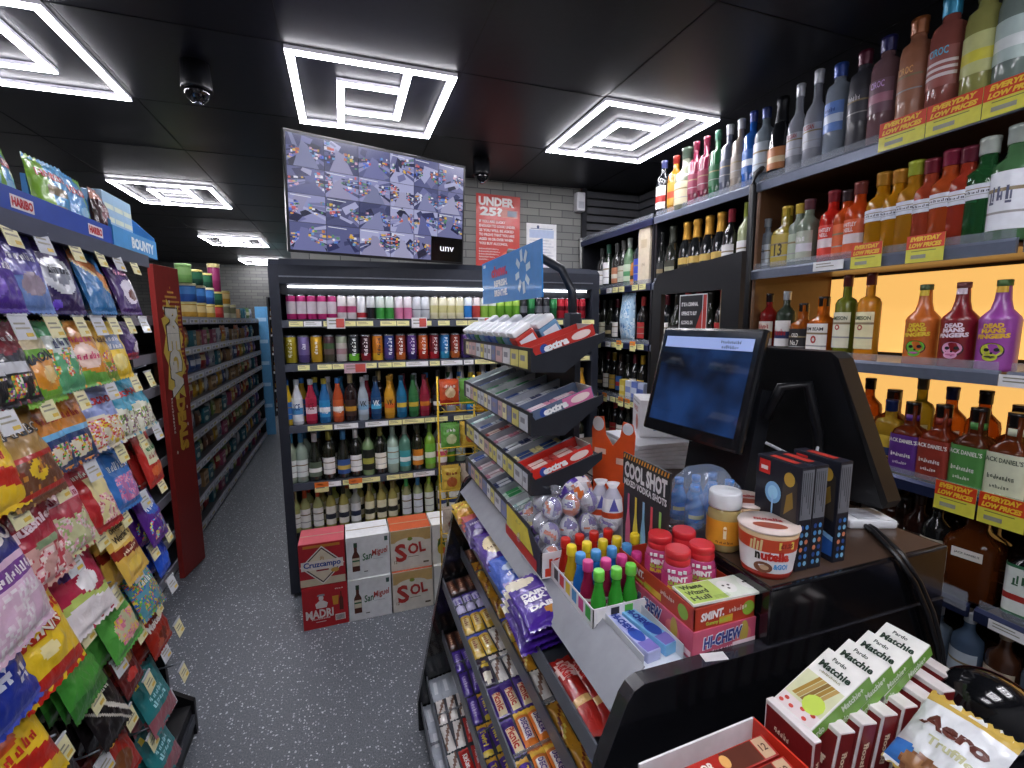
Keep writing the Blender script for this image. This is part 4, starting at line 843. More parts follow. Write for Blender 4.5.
t = thing('biscuit_display_box', 'light blue open display box with sloping sides on top of the stand', 'display box', T(-.735, 1.945, 1.826, PI/2))
LB = card('4a96d2'); w, d_ = .35, .20
mb = MB().box((-w/2, -d_/2, 0), (w/2, d_/2, .003), LB).box((-w/2, -d_/2, .003), (w/2, -d_/2+.003, .062), LB).box((-w/2, d_/2-.003, .003), (w/2, d_/2, .19), LB)
for s in (-1, 1): mb.prism([(-d_/2+.003, .003), (d_/2-.003, .003), (d_/2-.003, .19), (0, .175), (-d_/2+.003, .075)], 'x', s*(w/2-.0015)-.0015, s*(w/2-.0015)+.0015, LB)
mb.text('BOUNTY', card('e8f2f8'), w=.19, h=.036, bold=.05, fn=lambda x, z: (x+.05, -d_/2-.001, .030+z))
part('box_card', mb, t)
ip = MB().box((-.03, -.06, 0), (.03, .06, .13), card('a8cce8'), bev=.004)
for k in range(3): ip.quad([(-.024, -.0608, .03+k*.03), (.024, -.0608, .03+k*.03), (.024, -.0608, .042+k*.03), (-.024, -.0608, .042+k*.03)], card('e6f0e0'))
PB = Proto('snack_packet', 'snack packet', [('packet', ip)])
for k in range(3): PB.put(T(-.735, 1.83+k*.066, 1.8305, PI/2, RAD(0), s=1.25), 'pale blue packet standing in the light blue box, %s from left' % NTH[k], 'packets in the light blue box')
e = bag('sweets_bag', .10, .13, .05, '5a2f96', [('ell', .5, .5, .3, .2, 'd8c8e8')], [], seed=9)
# ================================================================ LONG SNACK SHELVING DOWN THE AISLE
LX = -1.09
SS = thing('snack_shelving', 'long grey shelving run of snacks along the left of the aisle', 'shelving', T(-1.35, 4.6, 0))
def sp(name, mb, parent=SS): return part(name, mb, parent, Matrix.Translation((1.35, -4.6, 0)) if parent is SS else None)
sp('back_panel', MB().box((-1.62, 2.02, 0), (-1.59, 7.3, 1.62), mat('26272b', .5)))
sp('end_panel', MB().box((-1.59, 7.28, 0), (-1.10, 7.31, 1.62), mat('26272b', .5)))
SZ = [1.625, 1.40, 1.20, .995, .755, .52, .26, .06]
for z in SZ:
    s = sp('shelf', MB().box((-1.59, 2.02, z-.015), (-1.10, 7.27, z), mat('6a6d74', .4, .2)).box((-1.10, 2.02, z-.045), (-1.09, 7.27, z+.012), mat('b4b8c4', .35, .2)))
    for k in range(13):
        y = 3.62+k*.285
        part('price_strip', MB().box((-1.0895, y, z-.037), (-1.0885, y+.24, z-.003), card('e0e3ee')).box((-1.0884, y+.02, z-.03), (-1.0880, y+.08, z-.012), card('9aa0b0')).box((-1.0884, y+.11, z-.03), (-1.0880, y+.19, z-.012), card('b8b07a')), s, Matrix.Translation((0, 0, 0)))
for y in (3.6, 4.53, 5.46, 6.39): sp('upright', MB().box((-1.595, y-.02, 0), (-1.575, y+.02, 1.64), STEEL))
# upright end signs
def panel(name, label, cat, p0, p1, z1, m, draw):
    dx, dy = p1[0]-p0[0], p1[1]-p0[1]; L = math.hypot(dx, dy); t = thing(name, label, cat, T(p0[0], p0[1], 0, math.atan2(dy, dx)))
    mb = MB().box((0, 0, .005), (L, .03, z1), m, bev=.003); draw(mb, lambda x, z, e=.0008: (x, -e, z), L); part('sign_board', mb, t); return t
def d(mb, fr, L):
    Y_ = card('d8a83a'); Y2 = card('e6c85a'); Wm = card('ece6da'); K = card('2a1a16')
    for k in range(20): rect(mb, fr, .06+.03*max(0, 3-k), 1.80-k*.028, L-.02-.03*max(0, 3-k), 1.812-k*.028, card('d09a3c'), .001)
    poly(mb, fr, [(.10, 1.74), (.15, 1.68), (.23, 1.70), (.20, 1.58), (.255, 1.50), (.21, 1.42), (.255, 1.30), (.20, 1.26), (.22, 1.12), (.15, 1.16), (.12, 1.04), (.09, 1.18), (.03, 1.20), (.06, 1.34), (.02, 1.42), (.06, 1.52), (.03, 1.62), (.09, 1.64)], Y2, .0014)
    for m_, e_, k_ in ((K, .0020, 1.12), (Wm, .0026, 1)):
        mb.text('MEGA', m_, w=.54*(1+(k_-1)*.25), h=.135*k_, bold=.07, fn=lambda x, zz, e_=e_: fr(.14+zz, 1.41-x, e_))
    mb.text('DEALS', Y_, w=.33, h=.10, bold=.08, fn=lambda x, zz: fr(.15+zz, .96-x, .002))
    mb.text('~~~~~~~~~~~', Wm, w=.22, h=.018, bold=.03, fn=lambda x, zz: fr(.055+zz, 1.03-x, .002))
    for q in ((.13, 1.72), (.06, 1.68), (.2, 1.69), (.22, 1.06), (.21, .95), (.06, .80)): disc(mb, fr, q[0], q[1], .007, .012, Wm, .002, 6)
panel('mega_deals_sign', 'tall red sign column with yellow burst and vertical lettering', 'sign', (-1.018, 3.309), (-.969, 3.573), 1.93, mat('8e2722', .45), d)
def d(mb, fr, L):
    for k in range(5): rect(mb, fr, .02, .4+k*.3, L-.02, .45+k*.3, card('a8cce6'), .001)
panel('blue_end_sign', 'pale blue upright sign panel closing the far end of the snack shelving', 'sign', (-1.14, 7.34), (-.985, 7.34), 1.80, card('5a9ccc'), d)

def sbox(w, d, h, c, texts=(), stripe=None, blob=None):
    mb = MB().box((-w/2, -d/2, 0), (w/2, d/2, h), card(c), bev=.002); fr = F_(w, d, h, 'front')
    if stripe: rect(mb, fr, -w/2+.002, -h*.1, w/2-.002, h*.2, card(stripe))
    if blob: disc(mb, fr, 0, -h*.22, w*.3, h*.16, card(blob), .001)
    for t in texts: word(mb, fr, t[0], 0, h*t[1], w*.8, h*.16, card(t[2]), .0014)
    return mb
def stand(w, h, t, base, art=(), texts=(), seed=0):
    """packet standing on its lower seal"""
    m = bag_mesh(w, h, t, base, art, texts, seed, nx=8, nz=10); m.v = [(x, y, z+h) for x, y, z in m.v]; return m
SN = []
def sn(desc, mb, w, name='snack_packet', cat='snack packet'): SN.append((Proto(name, cat, [('packet', mb)]), desc, w))
sn('yellow snack packet', stand(.14, .15, .05, 'd8a82a', [('ell', .5, .5, .3, .2, 'f0e0a0')], [('~~~~', .5, .75, .6, .12, '7a2a1c')], 1), .15)
sn('orange snack packet', stand(.15, .16, .05, 'd8702a', [('wave', .4, .05, 6, 'f0c84a')], [('~~~~~', .5, .7, .6, .12, 'f6f0e0')], 2), .16)
sn('purple snack packet', stand(.13, .14, .05, '5a3a8a', [('ell', .5, .4, .3, .2, 'c8a8d8')], [], 3), .14)
sn('green snack packet', stand(.14, .15, .05, '6a8a3a', [('ell', .5, .5, .35, .22, 'd8d0a0')], [], 4), .15)
sn('blue snack packet', stand(.13, .15, .05, '3a5a9a', [('rect', .1, .9, .4, .6, 'd8dce8')], [], 5), .14)
sn('brown snack packet', stand(.13, .13, .05, '6a4432', [('ell', .5, .5, .3, .22, 'c8a078')], [], 6), .14)
sn('red snack packet', stand(.14, .15, .05, 'a82f2c', [('rect', .1, .9, .5, .74, 'f0d8a0')], [], 7), .15)
sn('white snack packet', stand(.13, .14, .04, 'c8ccd4', [('ell', .5, .4, .25, .2, '6a6f8a')], [], 8), .14)
sn('pink biscuit box', sbox(.12, .06, .13, 'b05a7a', [('~~~~~', .2, 'f4e8ee')], None, 'e0c0c8'), .13, 'biscuit_box', 'box')
sn('tan biscuit box', sbox(.13, .06, .12, 'b89468', [('~~~~', .2, '4a2a1c')], 'd8c09a', '7a5a3a'), .14, 'biscuit_box', 'box')
sn('teal biscuit box', sbox(.12, .06, .13, '3a7a8a', [('~~~~~', .25, 'e8f0f0')], None, 'd0e0d8'), .13, 'biscuit_box', 'box')
NM = ['top shelf', 'second shelf', 'third shelf', 'fourth shelf', 'fifth shelf', 'sixth shelf', 'seventh shelf', 'lowest shelf']
rr = random.Random(21)
def tub(R, H, c, lid, band=None):
    R *= 1.08; H *= 1.12
    b = MB().lathe([(R*.94, 0, card(c)), (R, .004), (R, H*.4, card(band or c)), (R, H*.8, card(c)), (R, H*.86)], card(c), 18)
    l = MB().lathe([(R*1.03, H*.86), (R*1.04, H*.87), (R*1.04, H*.98), (R*.98, H)], mat(lid, .35), 18); return Proto('snack_tub', 'tub', [('tub_body', b), ('lid', l)])
TB = {'g': tub(.052, .115, '1f4a3a', 'd8cc7a', '2f6a4a'), 'b': tub(.056, .13, '2a5aa8', 'dcd8b0', '4a8ad0'), 'y': tub(.052, .12, 'c89a3a', 'd8cc8a', 'e0c88a'), 'm': tub(.048, .24, '8a2a5a', 'd8cc8a', '9a3a6a'), 'r': tub(.052, .12, 'a82a26', 'd8b84a', 'c8504a'), 'l': tub(.05, .13, '8ac46a', 'a8d888', 'a0d080'), 'w': tub(.045, .14, 'c8c8b0', 'e0dcb0', '8a8a6a')}
zt = SZ[0]
def ty(px): return on(px, 300, 'x', -1.17).y
for key, px, z, dsc in (('y', 183, 0, 'brown and gold tub at the bottom left of the tubs'), ('y', 193, 0, 'brown and gold tub, second at the bottom'), ('y', 202, 0, 'brown and gold tub, third at the bottom'), ('b', 183, .134, 'blue tub on the left brown tub'),
                        ('b', 193, .134, 'blue tub on the second brown tub'), ('b', 202, .134, 'blue tub on the third brown tub'), ('l', 181, .280, 'light green tub at the top left of the stacked tubs'), ('g', 192, .280, 'dark green tub on top of the middle blue tub'), ('g', 202, .280, 'dark green tub on top of the right blue tub'),
                        ('r', 211, 0, 'red tub on the top snack shelf'), ('g', 211, .134, 'dark green tub on the red tub'), ('m', 211, .262, 'tall magenta tube on the dark green tub'), ('w', 219, 0, 'cream tub right of the red tub'), ('w', 225, 0, 'second cream tub right of the red tub'), ('y', 219, .157, 'gold tub on the cream tub')):
    TB[key].put(T(-1.17, ty(px+5), zt+z, rr.uniform(0, 3), s=1), dsc, 'tubs on top of the snack shelving')
W_ = Row('on snack top shelf', 'packets on the top snack shelf')
y = ty(236)
while y < 7.2:
    P, dsc, w = SN[rr.choice((7, 9, 3, 10, 0))]; W_.add(P.put(T(-1.17, y, zt, PI/2+RAD(rr.uniform(-8, 8)))), dsc); y += w+rr.uniform(.0, .03)
W_.finish()
for si in range(1, 8):
    W_ = Row('on snack '+NM[si], 'packets on the snack %s' % NM[si]); y = 3.72; z = SZ[si]
    while y < 7.2:
        P, dsc, w = SN[rr.randrange(11)]; y += w/2
        W_.add(P.put(T(-1.165, y, z+(.012 if si == 7 else .012)*0, PI/2+RAD(rr.uniform(-8, 8)), RAD(0))), dsc); y += w/2+rr.uniform(.004, .03)
    # a few of the same kind near the near end, glimpsed beside the red column
    W_.finish()
    P, dsc, w = SN[(si*3) % 11]
    P.put(T(-1.165, 3.16, z, PI/2), '%s glimpsed left of the red sign column, %s' % (dsc, NM[si]), 'packets left of the red sign column')
# far shelving across the end of the aisle
FS = thing('jar_shelving', 'narrow dark shelving with jars at the far end of the aisle', 'shelving', T(-.75, 8.8, 0))
FSZ = [.12, .45, .76, 1.07, 1.38, 1.66]
mb = MB().box((-.42, .30, 0), (.42, .33, 2.0), DARK); part('back_panel', mb, FS)
for s in (-1, 1): part('side_panel', MB().box((s*.42-.015, -.01, 0), (s*.42+.015, .33, 2.0), DARK), FS)
JP = [Proto('jar', 'jar', [('jar_body', MB().lathe([(.03, 0), (.036, .01), (.036, .11), (.028, .13)], mat(c, .2, coat=.5), 14)), ('lid', MB().lathe([(.031, .13), (.031, .15), (.027, .153)], mat(l, .3, .3), 14)), ('label', label_part(.0365, .03, .09, card(e)))]) for c, l, e in (('8a3a1c', 'b8a04a', 'e0d8c8'), ('5a2a18', '1f1f22', 'd8a84a'), ('a87a3a', 'c8c8cc', 'e8e8e8'))]
JN = ['red brown jar', 'dark brown jar', 'amber jar']
for i, z in enumerate(FSZ):
    part('shelf', MB().box((-.405, 0, z-.015), (.405, .30, z), STEEL).box((-.405, -.008, z-.03), (.405, 0, z+.008), card('d8dade')), FS)
    W_ = Row('on far %s shelf' % ('bottom', 'second', 'third', 'fourth', 'fifth', 'top')[i], 'jars on the far shelving')
    for k in range(8): W_.add(JP[(k+i) % 3].put(T(-.75-.36+k*.10, 8.86, z, 0, s=1.2)), JN[(k+i) % 3])
    W_.finish()
for k in range(4): Proto('storage_box', 'box', [('carton', sbox(.16, .14, .16, '3ab0b8', (), 'a0dce0'))]).put(T(-1.03+k*.18, 8.9, 2.0-.0), 'teal box on top of the far jar shelving, %s from left' % NTH[k], 'teal boxes on the far shelving')
part('top_panel', MB().box((-.435, -.01, 1.985), (.435, .33, 2.0), DARK), FS)
# ================================================================ SPIRITS AND WINE SHELVES (right)
RX = 1.75; NAVY = mat('2b3354', .3, .3); LIPL = mat('6c7486', .3, .25); BRN = mat('6a4a32', .4, coat=.2)  # the brown puts amber light on uprights and shelves into their colour
AMB = mat('ffc66e', .5, em=.62)
UZ = [2.195, 1.815, 1.445, 1.065, .73, .40, .10]
def bay(name, label, y0, y1, lit, zs=UZ, lipm=NAVY):
    yc = (y0+y1)/2; t = thing(name, label, 'shelving', T(2.0, yc, 0)); O = Matrix.Translation((-2.0, -yc, 0))
    part('back_panel', MB().box((2.24, y0+.005, 0), (2.27, y1-.005, 2.24), mat('1c1a1a', .5)), t, O)
    for y in (y0+.001, y1-.019): part('upright', MB().prism([(2.20 if lit and (y < .9 and y > .3) else 1.765, 0), (2.27, 0), (2.27, 2.24), (2.22 if lit and (y < .9 and y > .3) else 1.80, 2.24), (2.20 if lit and (y < .9 and y > .3) else 1.765, 2.20)], 'y', y, y+.018, BRN if lit else mat('1e1f24', .4)), t, O)
    for k, z in enumerate(zs):
        s = part('shelf', MB().box((1.765, y0+.02, z-.016), (2.24, y1-.02, z-.004), BRN if lit else DARK).prism([(RX+.003, z-.038), (RX+.015, z-.038), (RX+.015, z+.005), (RX+.010, z+.005), (RX, z-.004)], 'y', y0+.004, y1-.004, NAVY if k > 2 else lipm), t, O)
        mb = MB().box((RX+.010, y0+.01, z+.005), (RX+.012, y1-.01, z+.03), mat('b8c0cc', .1, alpha=.22, coat=.5)); part('clear_fence', mb, s)
    if lit:
        for z0, z1 in ((zs[2], zs[1]-.03), (zs[3], zs[2]-.03), (zs[4], zs[3]-.03)): (z0 > .8 or y0 < .5) and part('backlight_panel', MB().box((2.225, y0+.03, z0+.01), (2.238, y1-.03, z1), AMB), t, O)
    t['o'] = yc; return t
BA = bay('wine_shelving', 'dark wine shelving bay nearest the back wall', 2.46, 3.37, False)
BB = bay('wine_shelving', 'dark shelving bay behind the black counter board', 1.72, 2.452, False, lipm=LIPL)
BC = bay('spirits_shelving', 'spirits shelving bay with glowing amber back panel', .80, 1.712, True, lipm=LIPL)
BD = bay('spirits_shelving', 'spirits shelving bay at the right edge with amber glow', -.15, .792, True, lipm=LIPL)
part('corner_post', MB().tube([(-.268, .452, 0), (-.268, .452, 2.18), (-.255, .452, 2.235), (-.22, .452, 2.26)], .014, BLACK, 8), BC)
def on_lip(t, y, z, mb, name='price_label', dx=.0):
    return part(name, mb, t, T(RX-.003-dx-2.0, y-t['o'], z, -PI/2))
def promo(w, h):
    mb = MB().box((-w/2, -.001, -h/2), (w/2, 0, h/2), card('ded84e')); Rr = card('d8401e'); Yt = card('f4c83a')
    mb.quad([(-w/2, -.0016, .0), (w/2, -.0016, 0), (w/2, -.0016, h/2), (-w/2, -.0016, h/2)], Rr)
    mb.text('EVERYDAY', Yt, w=w*.82, h=h*.17, bold=.06, shear=.25, fn=lambda x, z: (x, -.0022, h*.36+z)); mb.text('LOW PRICES', Yt, w=w*.86, h=h*.17, bold=.06, shear=.25, fn=lambda x, z: (x, -.0022, h*.13+z))
    mb.quad([(-w*.35, -.0018, -h*.36), (w*.05, -.0018, -h*.36), (w*.05, -.0018, -h*.22), (-w*.35, -.0018, -h*.22)], card('9a9a8a')); mb.quad([(-w*.35, -.0018, -h*.10), (w*.3, -.0018, -h*.10), (w*.3, -.0018, -h*.07), (-w*.35, -.0018, -h*.07)], card('8a8440')); return mb
for y in (1.125, .985, .845): on_lip(BC, y, 2.205, promo(.138, .09), 'promotion_card')
for y in (.705, .565): on_lip(BD, y, 2.205, promo(.138, .09), 'promotion_card')
for y in (1.20, 1.02): on_lip(BC, y, 1.82, promo(.105, .085), 'promotion_card', .002)
for y in (.865,): on_lip(BC, y, 1.05, promo(.104, .092), 'promotion_card', .002)
for y in (.755, .645, .535): on_lip(BD, y, 1.05, promo(.104, .092), 'promotion_card', .002)
on_lip(BC, 1.34, 1.80, tagcard(.12, .034, TAGW)); on_lip(BD, .75, 1.425, tagcard(.10, .034, TAGW)); on_lip(BD, .70, .71, tagcard(.10, .03, TAGW)); on_lip(BC, .86, .745, MB().box((-.055, -.004, -.03), (.055, -.001, .03), mat('aab0ba', .1, alpha=.35)))
for z in (1.80, 1.43, 1.05):
    for k in range(9):
        y = 3.16-k*.078; 
        if (k+int(z*10)) % 4: on_lip(BA, y, z-.0, tagcard(.066, .034, TAGY if k % 3 else TAGW))
for y, z in ((3.05, 1.435), (2.62, 1.435), (2.78, 1.435), (2.95, 1.055), (2.66, 1.055), (2.74, 1.055)): on_lip(BA, y, z-.005, tagcard(.06, .062, TAGY).box((-.03, -.0018, .005), (.03, -.001, .031), card('e8852a')), 'offer_tag', .003)
for k in range(4): on_lip(BB, 2.38-k*.1, 1.80, tagcard(.06, .034, TAGW))
def shelfrow(where, group, z, specs, x=1.805, rz=-PI/2, back=None):
    """specs: (pixel column, pixel row, bottle, words[, scale])"""
    R_ = Row(where, group)
    for s in specs:
        y = on(s[0], s[1], 'x', x).y; P = s[2]; o = P.put(T(x, y, z, rz+RAD(rnd.uniform(-6, 6)), s=(s[4] if len(s) > 4 else 1))); R_.add(o, s[3])
    R_.finish()
G = .55
b = bottle
shelfrow('on high shelf', 'bottles on the high shelf', UZ[0], [
    (664, 190, b('round', '1c2024', '3a3f6a', 'e0dcd8', 'a8302a'), 'dark spirit bottle with white and red label', 1.12),
    (676, 180, b('round', 'a8741c', '94241a', 'b08826', 'c8401c'), 'yellow spirit bottle with red cap', 1.1),
    (687, 172, b('squat', '7c8270', '4a5a4c', 'c8bfa0', None), 'clear liqueur bottle with cream label', 1.28),
    (696, 168, b('slim', '6e2238', '701a34', '7c2e46', None), 'pink foil-topped bottle', 1.08),
    (706.5, 162, b('slim', '641a32', '701a34', '742a3e', None), 'crimson pink bottle', 1.08),
    (718, 155, b('slim', '235a36', '3a705a', '265f3c', None), 'green bottle with green cap', 1.08),
    (729.5, 148, b('slim', '4a5060', 'b8bcc4', '4c5464', None), 'slate grey bottle with silver cap', 1.08),
    (741, 142, b('slim', '8a7f74', 'c4c8cc', '8f857a', None), 'taupe bottle with silver cap', 1.08),
    (753, 138, b('slim', '2456a0', '2a3a80', '2f66b0', 'e6ecf4'), 'bright blue bottle with white band', 1.1),
    (766, 134, b('round', '9aa8b4', '2a3a78', 'b4c0cc', None, opaque=.5), 'clear bottle with navy cap', 1.15)], x=1.81)
shelfrow('on lit high shelf', 'bottles on the high shelf of the lit bay', UZ[0], [
    (781, 140, b('champagne', '17191c', '202226', 'c07a4a', 'e0c8a0'), 'black sparkling bottle with copper label', 1.08),
    (799, 120, b('frosted', 'b8bcc8', 'c8ccd4', 'b4b8c4', None, [('RUSSIAN', .85, .5, .2, 'a83a34')], opaque=.45), 'frosted vodka bottle with red lettering'),
    (817, 110, b('frosted', 'b0b4c0', 'c4c8d0', 'a8acb8', None, [('RUSSIAN', .85, .5, .2, 'a83a34')], opaque=.4), 'second frosted vodka bottle', 1.05),
    (839, 100, b('tallround', 'a8b4c4', '2a4a9a', '6a90d8', 'c8d8f0', [('~~~~~', .75, .5, .15, '2a4a9a')], opaque=.45), 'clear vodka bottle with blue cap and label', .98),
    (863, 92, b('tallround', '3f3f46', '5a1f34', '46464e', None, [('~~~~~', .8, .5, .2, 'd0ccd0')], opaque='matt'), 'smoky dark bottle with maroon cap', .98),
    (886, 80, b('tallround', '8a6a70', '23245a', '7a5a68', 'b0788a', [('CIROC', .85, .5, .2, 'd8b0e8')], opaque=.3), 'smoky pink bottle with navy cap and violet mark', 1.0),
    (916, 70, b('tallround', 'a06a50', '9a5a30', 'a06c54', None, [('CIROC', .85, .5, .2, 'e8b070')], opaque='matt'), 'copper bottle with bronze cap', 1.02),
    (948, 55, b('tallround', '9c5a52', '3aa0c8', 'a05c56', None, [('CIROC', .9, .55, .2, '6ac0e0')], bands=((.25, .34, 'e6d8da'), (.42, .5, 'e6d8da'), (.58, .66, 'e6d8da')), opaque=.2), 'rose bottle with sky blue cap and white stripes', 1.05),
    (984, 45, b('tallround', 'b0b068', '6a6a2c', 'c8cc8a', 'd8d048', opaque=.3), 'olive gold bottle with yellow flash', 1.03),
    (1018, 35, b('tallround', '8a9a94', '5a6a60', 'b8ccc8', 'e0e8e8', opaque=.3), 'silver green bottle with pale labels', 1.03)], x=1.812)
WN = lambda c, l, s: b('gin', c, l, 'd8dce6', None, [('~~~~~~~', .5, .7, .2, '3a3a4a')], span=(.42, .56), opaque=G)
shelfrow('on second lit shelf', 'bottles on the second shelf of the lit bay', UZ[1], [
    (766, 250, b('flat', 'aab6c4', '9ca4ae', 'd4dce6', None, [('~~~', .7, .4, .2, '4a5a7a')], opaque=.4), 'pale blue gin flask', .86),
    (786, 240, b('square', '8a7a2c', 'd8b84a', 'b09a3a', None, [('13', .5, .4, .4, '3a3010')], span=(.05, .55)), 'gold square bottle with black number', 1.02),
    (799, 238, b('gin', '9aa89a', 'd8b84a', 'a8b4a0', None, opaque=.4), 'pale bottle with gold cap', .9),
    (808, 236, b('gin', '8c9a88', '6a3f48', 'b0b8a8', 'd8d8e0', [('~~~~', .75, .5, .2, 'e8e8e8')], opaque=.35), 'grey green gin bottle with maroon cap', .93),
    (832, 230, b('gin', 'd22a1e', '8a2a34', 'd83a2a', 'e0d0d4', [('WHITLEY', .85, .6, .12, 'f0e0e0'), ('NEILL', .7, .4, .12, 'f0e0e0')], opaque=.35), 'scarlet gin bottle', .96),
    (846, 228, b('gin', 'd8561e', '3a2a2c', 'd8602a', None, opaque=.4), 'orange red gin bottle, half hidden', .92),
    (858, 225, b('gin', 'd8501c', '7a3a34', 'd85a28', 'dccdd0', [('WHITLEY', .85, .6, .12, 'f0e0e0'), ('NEILL', .7, .4, .12, 'f0e0e0')], opaque=.4), 'orange gin bottle with maroon cap', .98),
    (881, 218, WN('e09a1e', 'b8842c', 'Passion'), 'amber gin bottle with tan cap', 1.02), (897, 215, WN('e09a1e', 'c2862e', 'Passion'), 'second amber gin bottle, half hidden', 1.0),
    (913, 208, WN('d8962a', 'a8b43a', 'Mango'), 'amber gin bottle with lime cap', 1.05), (929, 205, WN('c8563a', '7a2434', 'Rhubarb'), 'russet gin bottle with wine cap', 1.02),
    (948, 200, WN('d8602e', '8a2440', 'Orange'), 'coral gin bottle with wine cap', 1.06), (966, 196, WN('c84a34', '6a2034', 'Berry'), 'red gin bottle with dark cap', 1.04),
    (985, 192, WN('2f6a3c', 'c8d0c8', 'Botanist'), 'green gin bottle with white cap', 1.08), (1014, 185, b('gin', '5a8a5c', 'b8c4bc', 'e4e8f0', None, [('~~~', .6, .5, .3, '5a5f7a')], opaque=.4, span=(.1, .6)), 'green bottle with big white label', 1.12)], x=1.812)
shelfrow('on third lit shelf', 'bottles on the third shelf of the lit bay', UZ[2], [
    (769, 315, b('round', '8a1f1c', '2a2022', 'e6dcd0', 'd8a03a', [('~~~~~~', .8, .7, .2, 'a8281e')], opaque=.3), 'red whisky bottle with white label', .94),
    (786, 318, b('round', '3a4438', 'c0c6cc', 'e6e2e0', '1c2c5a', [('~~~~~', .55, .7, .25, 'b02a28')], opaque=.2), 'dark rum bottle with silver cap', .96),
    (803, 322, b('square', 'a85a1e', '1b1b1e', '1c1b1e', None, [('OLD', .75, .4, .15, 'e8e4dc'), ('No.7', .45, .5, .2, 'e8e4dc')], span=(.04, .52), opaque=.4), 'small square whiskey bottle with black label', .86),
    (823, 320, b('square', 'c46a1e', '1e1e20', 'eceae4', None, [('JIM BEAM', .82, .8, .14, '2a2a2e'), ('o', .5, .3, .25, 'b0362c')], span=(.04, .56), opaque=.5), 'bourbon bottle with white label', .95),
    (846, 312, b('slim', '6a7a2c', '5e2420', 'e8e4cc', None, [('JAMESON', .82, .85, .14, '2f4a2c'), ('o', .58, .25, .16, 'a83a34')], opaque=.45, span=(.14, .56)), 'green whiskey bottle with cream label', 1.03),
    (869, 312, b('slim', 'c8922a', '5e2420', 'ece4b8', None, [('JAMESON', .82, .85, .14, '2f4a2c'), ('o', .58, .25, .16, 'a83a34')], opaque=.5, span=(.14, .56)), 'golden whiskey bottle with cream label', 1.03)], x=1.812)
def fingers(c, cap, tx, sk, sk2):
    R, H = .0455, .255; body = MB().lathe([(R*a, H*z) for a, z in SHAPES['fingers'][2]], mat(c, .3, coat=.5), 24)
    capm = MB().lathe([(R*.36, H*.93), (R*.38, H*.935), (R*.38, H*.995), (R*.34, H)], mat(cap, .35, .3), 16)
    lab = MB(); fn = wrap(R*.972)
    for s, z, w in (('DEAD', .50, .5), ('MANS', .445, .6), ('FINGERS', .385, .86)):
        lab.text(s, card(tx), w=R*1.9*w, h=.0135, bold=.06, fn=lambda x, zz, z=z: fn(x, zz+z*H+x*.08))
    def el(cx, cz, rx, rz, m, r): f2 = wrap(r); lab.add([f2(cx+rx*math.cos(i*PI/10), cz+rz*math.sin(i*PI/10)) for i in range(20)], [tuple(range(20))], card(m))
    el(.002, .058, .027, .022, '1c1c20', R*.972); el(.002, .060, .024, .019, sk, R*.98); el(.0, .040, .016, .011, sk, R*.984); el(-.008, .060, .006, .005, '1c1c20', R*.995); el(.013, .061, .006, .005, '1c1c20', R*.995); el(.003, .051, .003, .003, '1c1c20', R*.995); el(.0, .041, .012, .003, sk2, R*.996)
    seal = MB().lathe([(R*.40, H*.86), (R*.385, H*.90), (R*.37, H*.928)], card(tx), 14, a0=-.8, a1=.8)
    return Proto('rum_bottle', 'bottle', [('glass_body', body), ('cap', capm), ('skull_label', lab), ('neck_label', seal)])
for px, P, d_ in ((923, fingers('c8692a', '5a6a4a', 'e8c83a', '6ab83a', 'c86ab8'), 'orange rum bottle with green skull on the lit shelf'), (960, fingers('7e1a22', '7a4a4a', 'f0dce8', 'e8a8cc', 'c86a9a'), 'dark red rum bottle with pink skull on the lit shelf'), (1000, fingers('9a4aa0', '5a7a4a', 'e8b83a', 'c4cc3a', '3a3a2a'), 'purple rum bottle with yellow-green skull on the lit shelf')):
    P.put(T(1.818, on(px, 325, 'x', 1.818).y, UZ[2], -PI/2+RAD(8), s=1.04), d_, 'skull rum bottles')
b('gin', 'c8d8d4', '8aa0a0', 'e0e8e4', None, opaque=.5).put(T(1.815, .712, UZ[2], -PI/2), 'clear bottle cut by the right edge beside the purple skull bottle')
JD = lambda c, lab, tm='f0ece8', cap='1d1a1a': b('square', c, cap, lab, None, [("JACK DANIEL'S", .84, .84, .13, tm), ('~~~~~~~~~', .5, .6, .10, tm), ('~~~~~~~', .3, .45, .08, tm)], neck=lab, span=(.03, .56), opaque=.35, bands=((0, .03, '2a1c14'),))
shelfrow('on fourth lit shelf', 'square whiskey bottles in front', UZ[3], [
    (888, 445, b('flat', 'b08a2a', '1b2a5a', 'c8a83a', '2a3a6a', [('BRANDY', .2, .7, .15, '2a2410')], opaque=.4), 'brandy bottle with blue and gold label', .95),
    (909, 450, JD('6a2a10', '5a2f80'), 'square whiskey with purple label', 1.0), (939, 457, JD('7a2c12', '8a3226'), 'square whiskey with russet label', 1.02),
    (974, 462, JD('5a2a14', '4f8a46'), 'square whiskey with green label', 1.04), (1011, 470, JD('6a3014', 'd8dcc0', '3a4a3a'), 'square whiskey with cream label', 1.04)], x=1.812)
def backrank(where, group, z, x, specs, y0, y1, s=1):
    R_ = Row(where, group); n = int((y1-y0)/.088)
    for k in range(n): P, d_ = specs[k % len(specs)]; R_.add(P.put(T(x, y1-k*.088, z, -PI/2, s=s)), d_)
    R_.finish()
AMS = [(b('round', 'a8501a', '1f1c1c', 'c89a4a', None, opaque=.55), 'amber spirit bottle'), (b('square', '8a3c12', '2a1c1c', 'b8a06a', None, opaque=.5), 'square amber bottle'), (b('slim', '9a8a2a', '5a5040', 'd8c890', None, opaque=.5), 'olive spirit bottle'), (b('round', 'b8601c', '2a3060', 'd8d0b0', None, opaque=.55), 'orange spirit bottle')]
backrank('behind the front rank, fourth lit shelf', 'second rank on the fourth lit shelf', UZ[3], 1.91, AMS, .60, 1.25, 1.08)
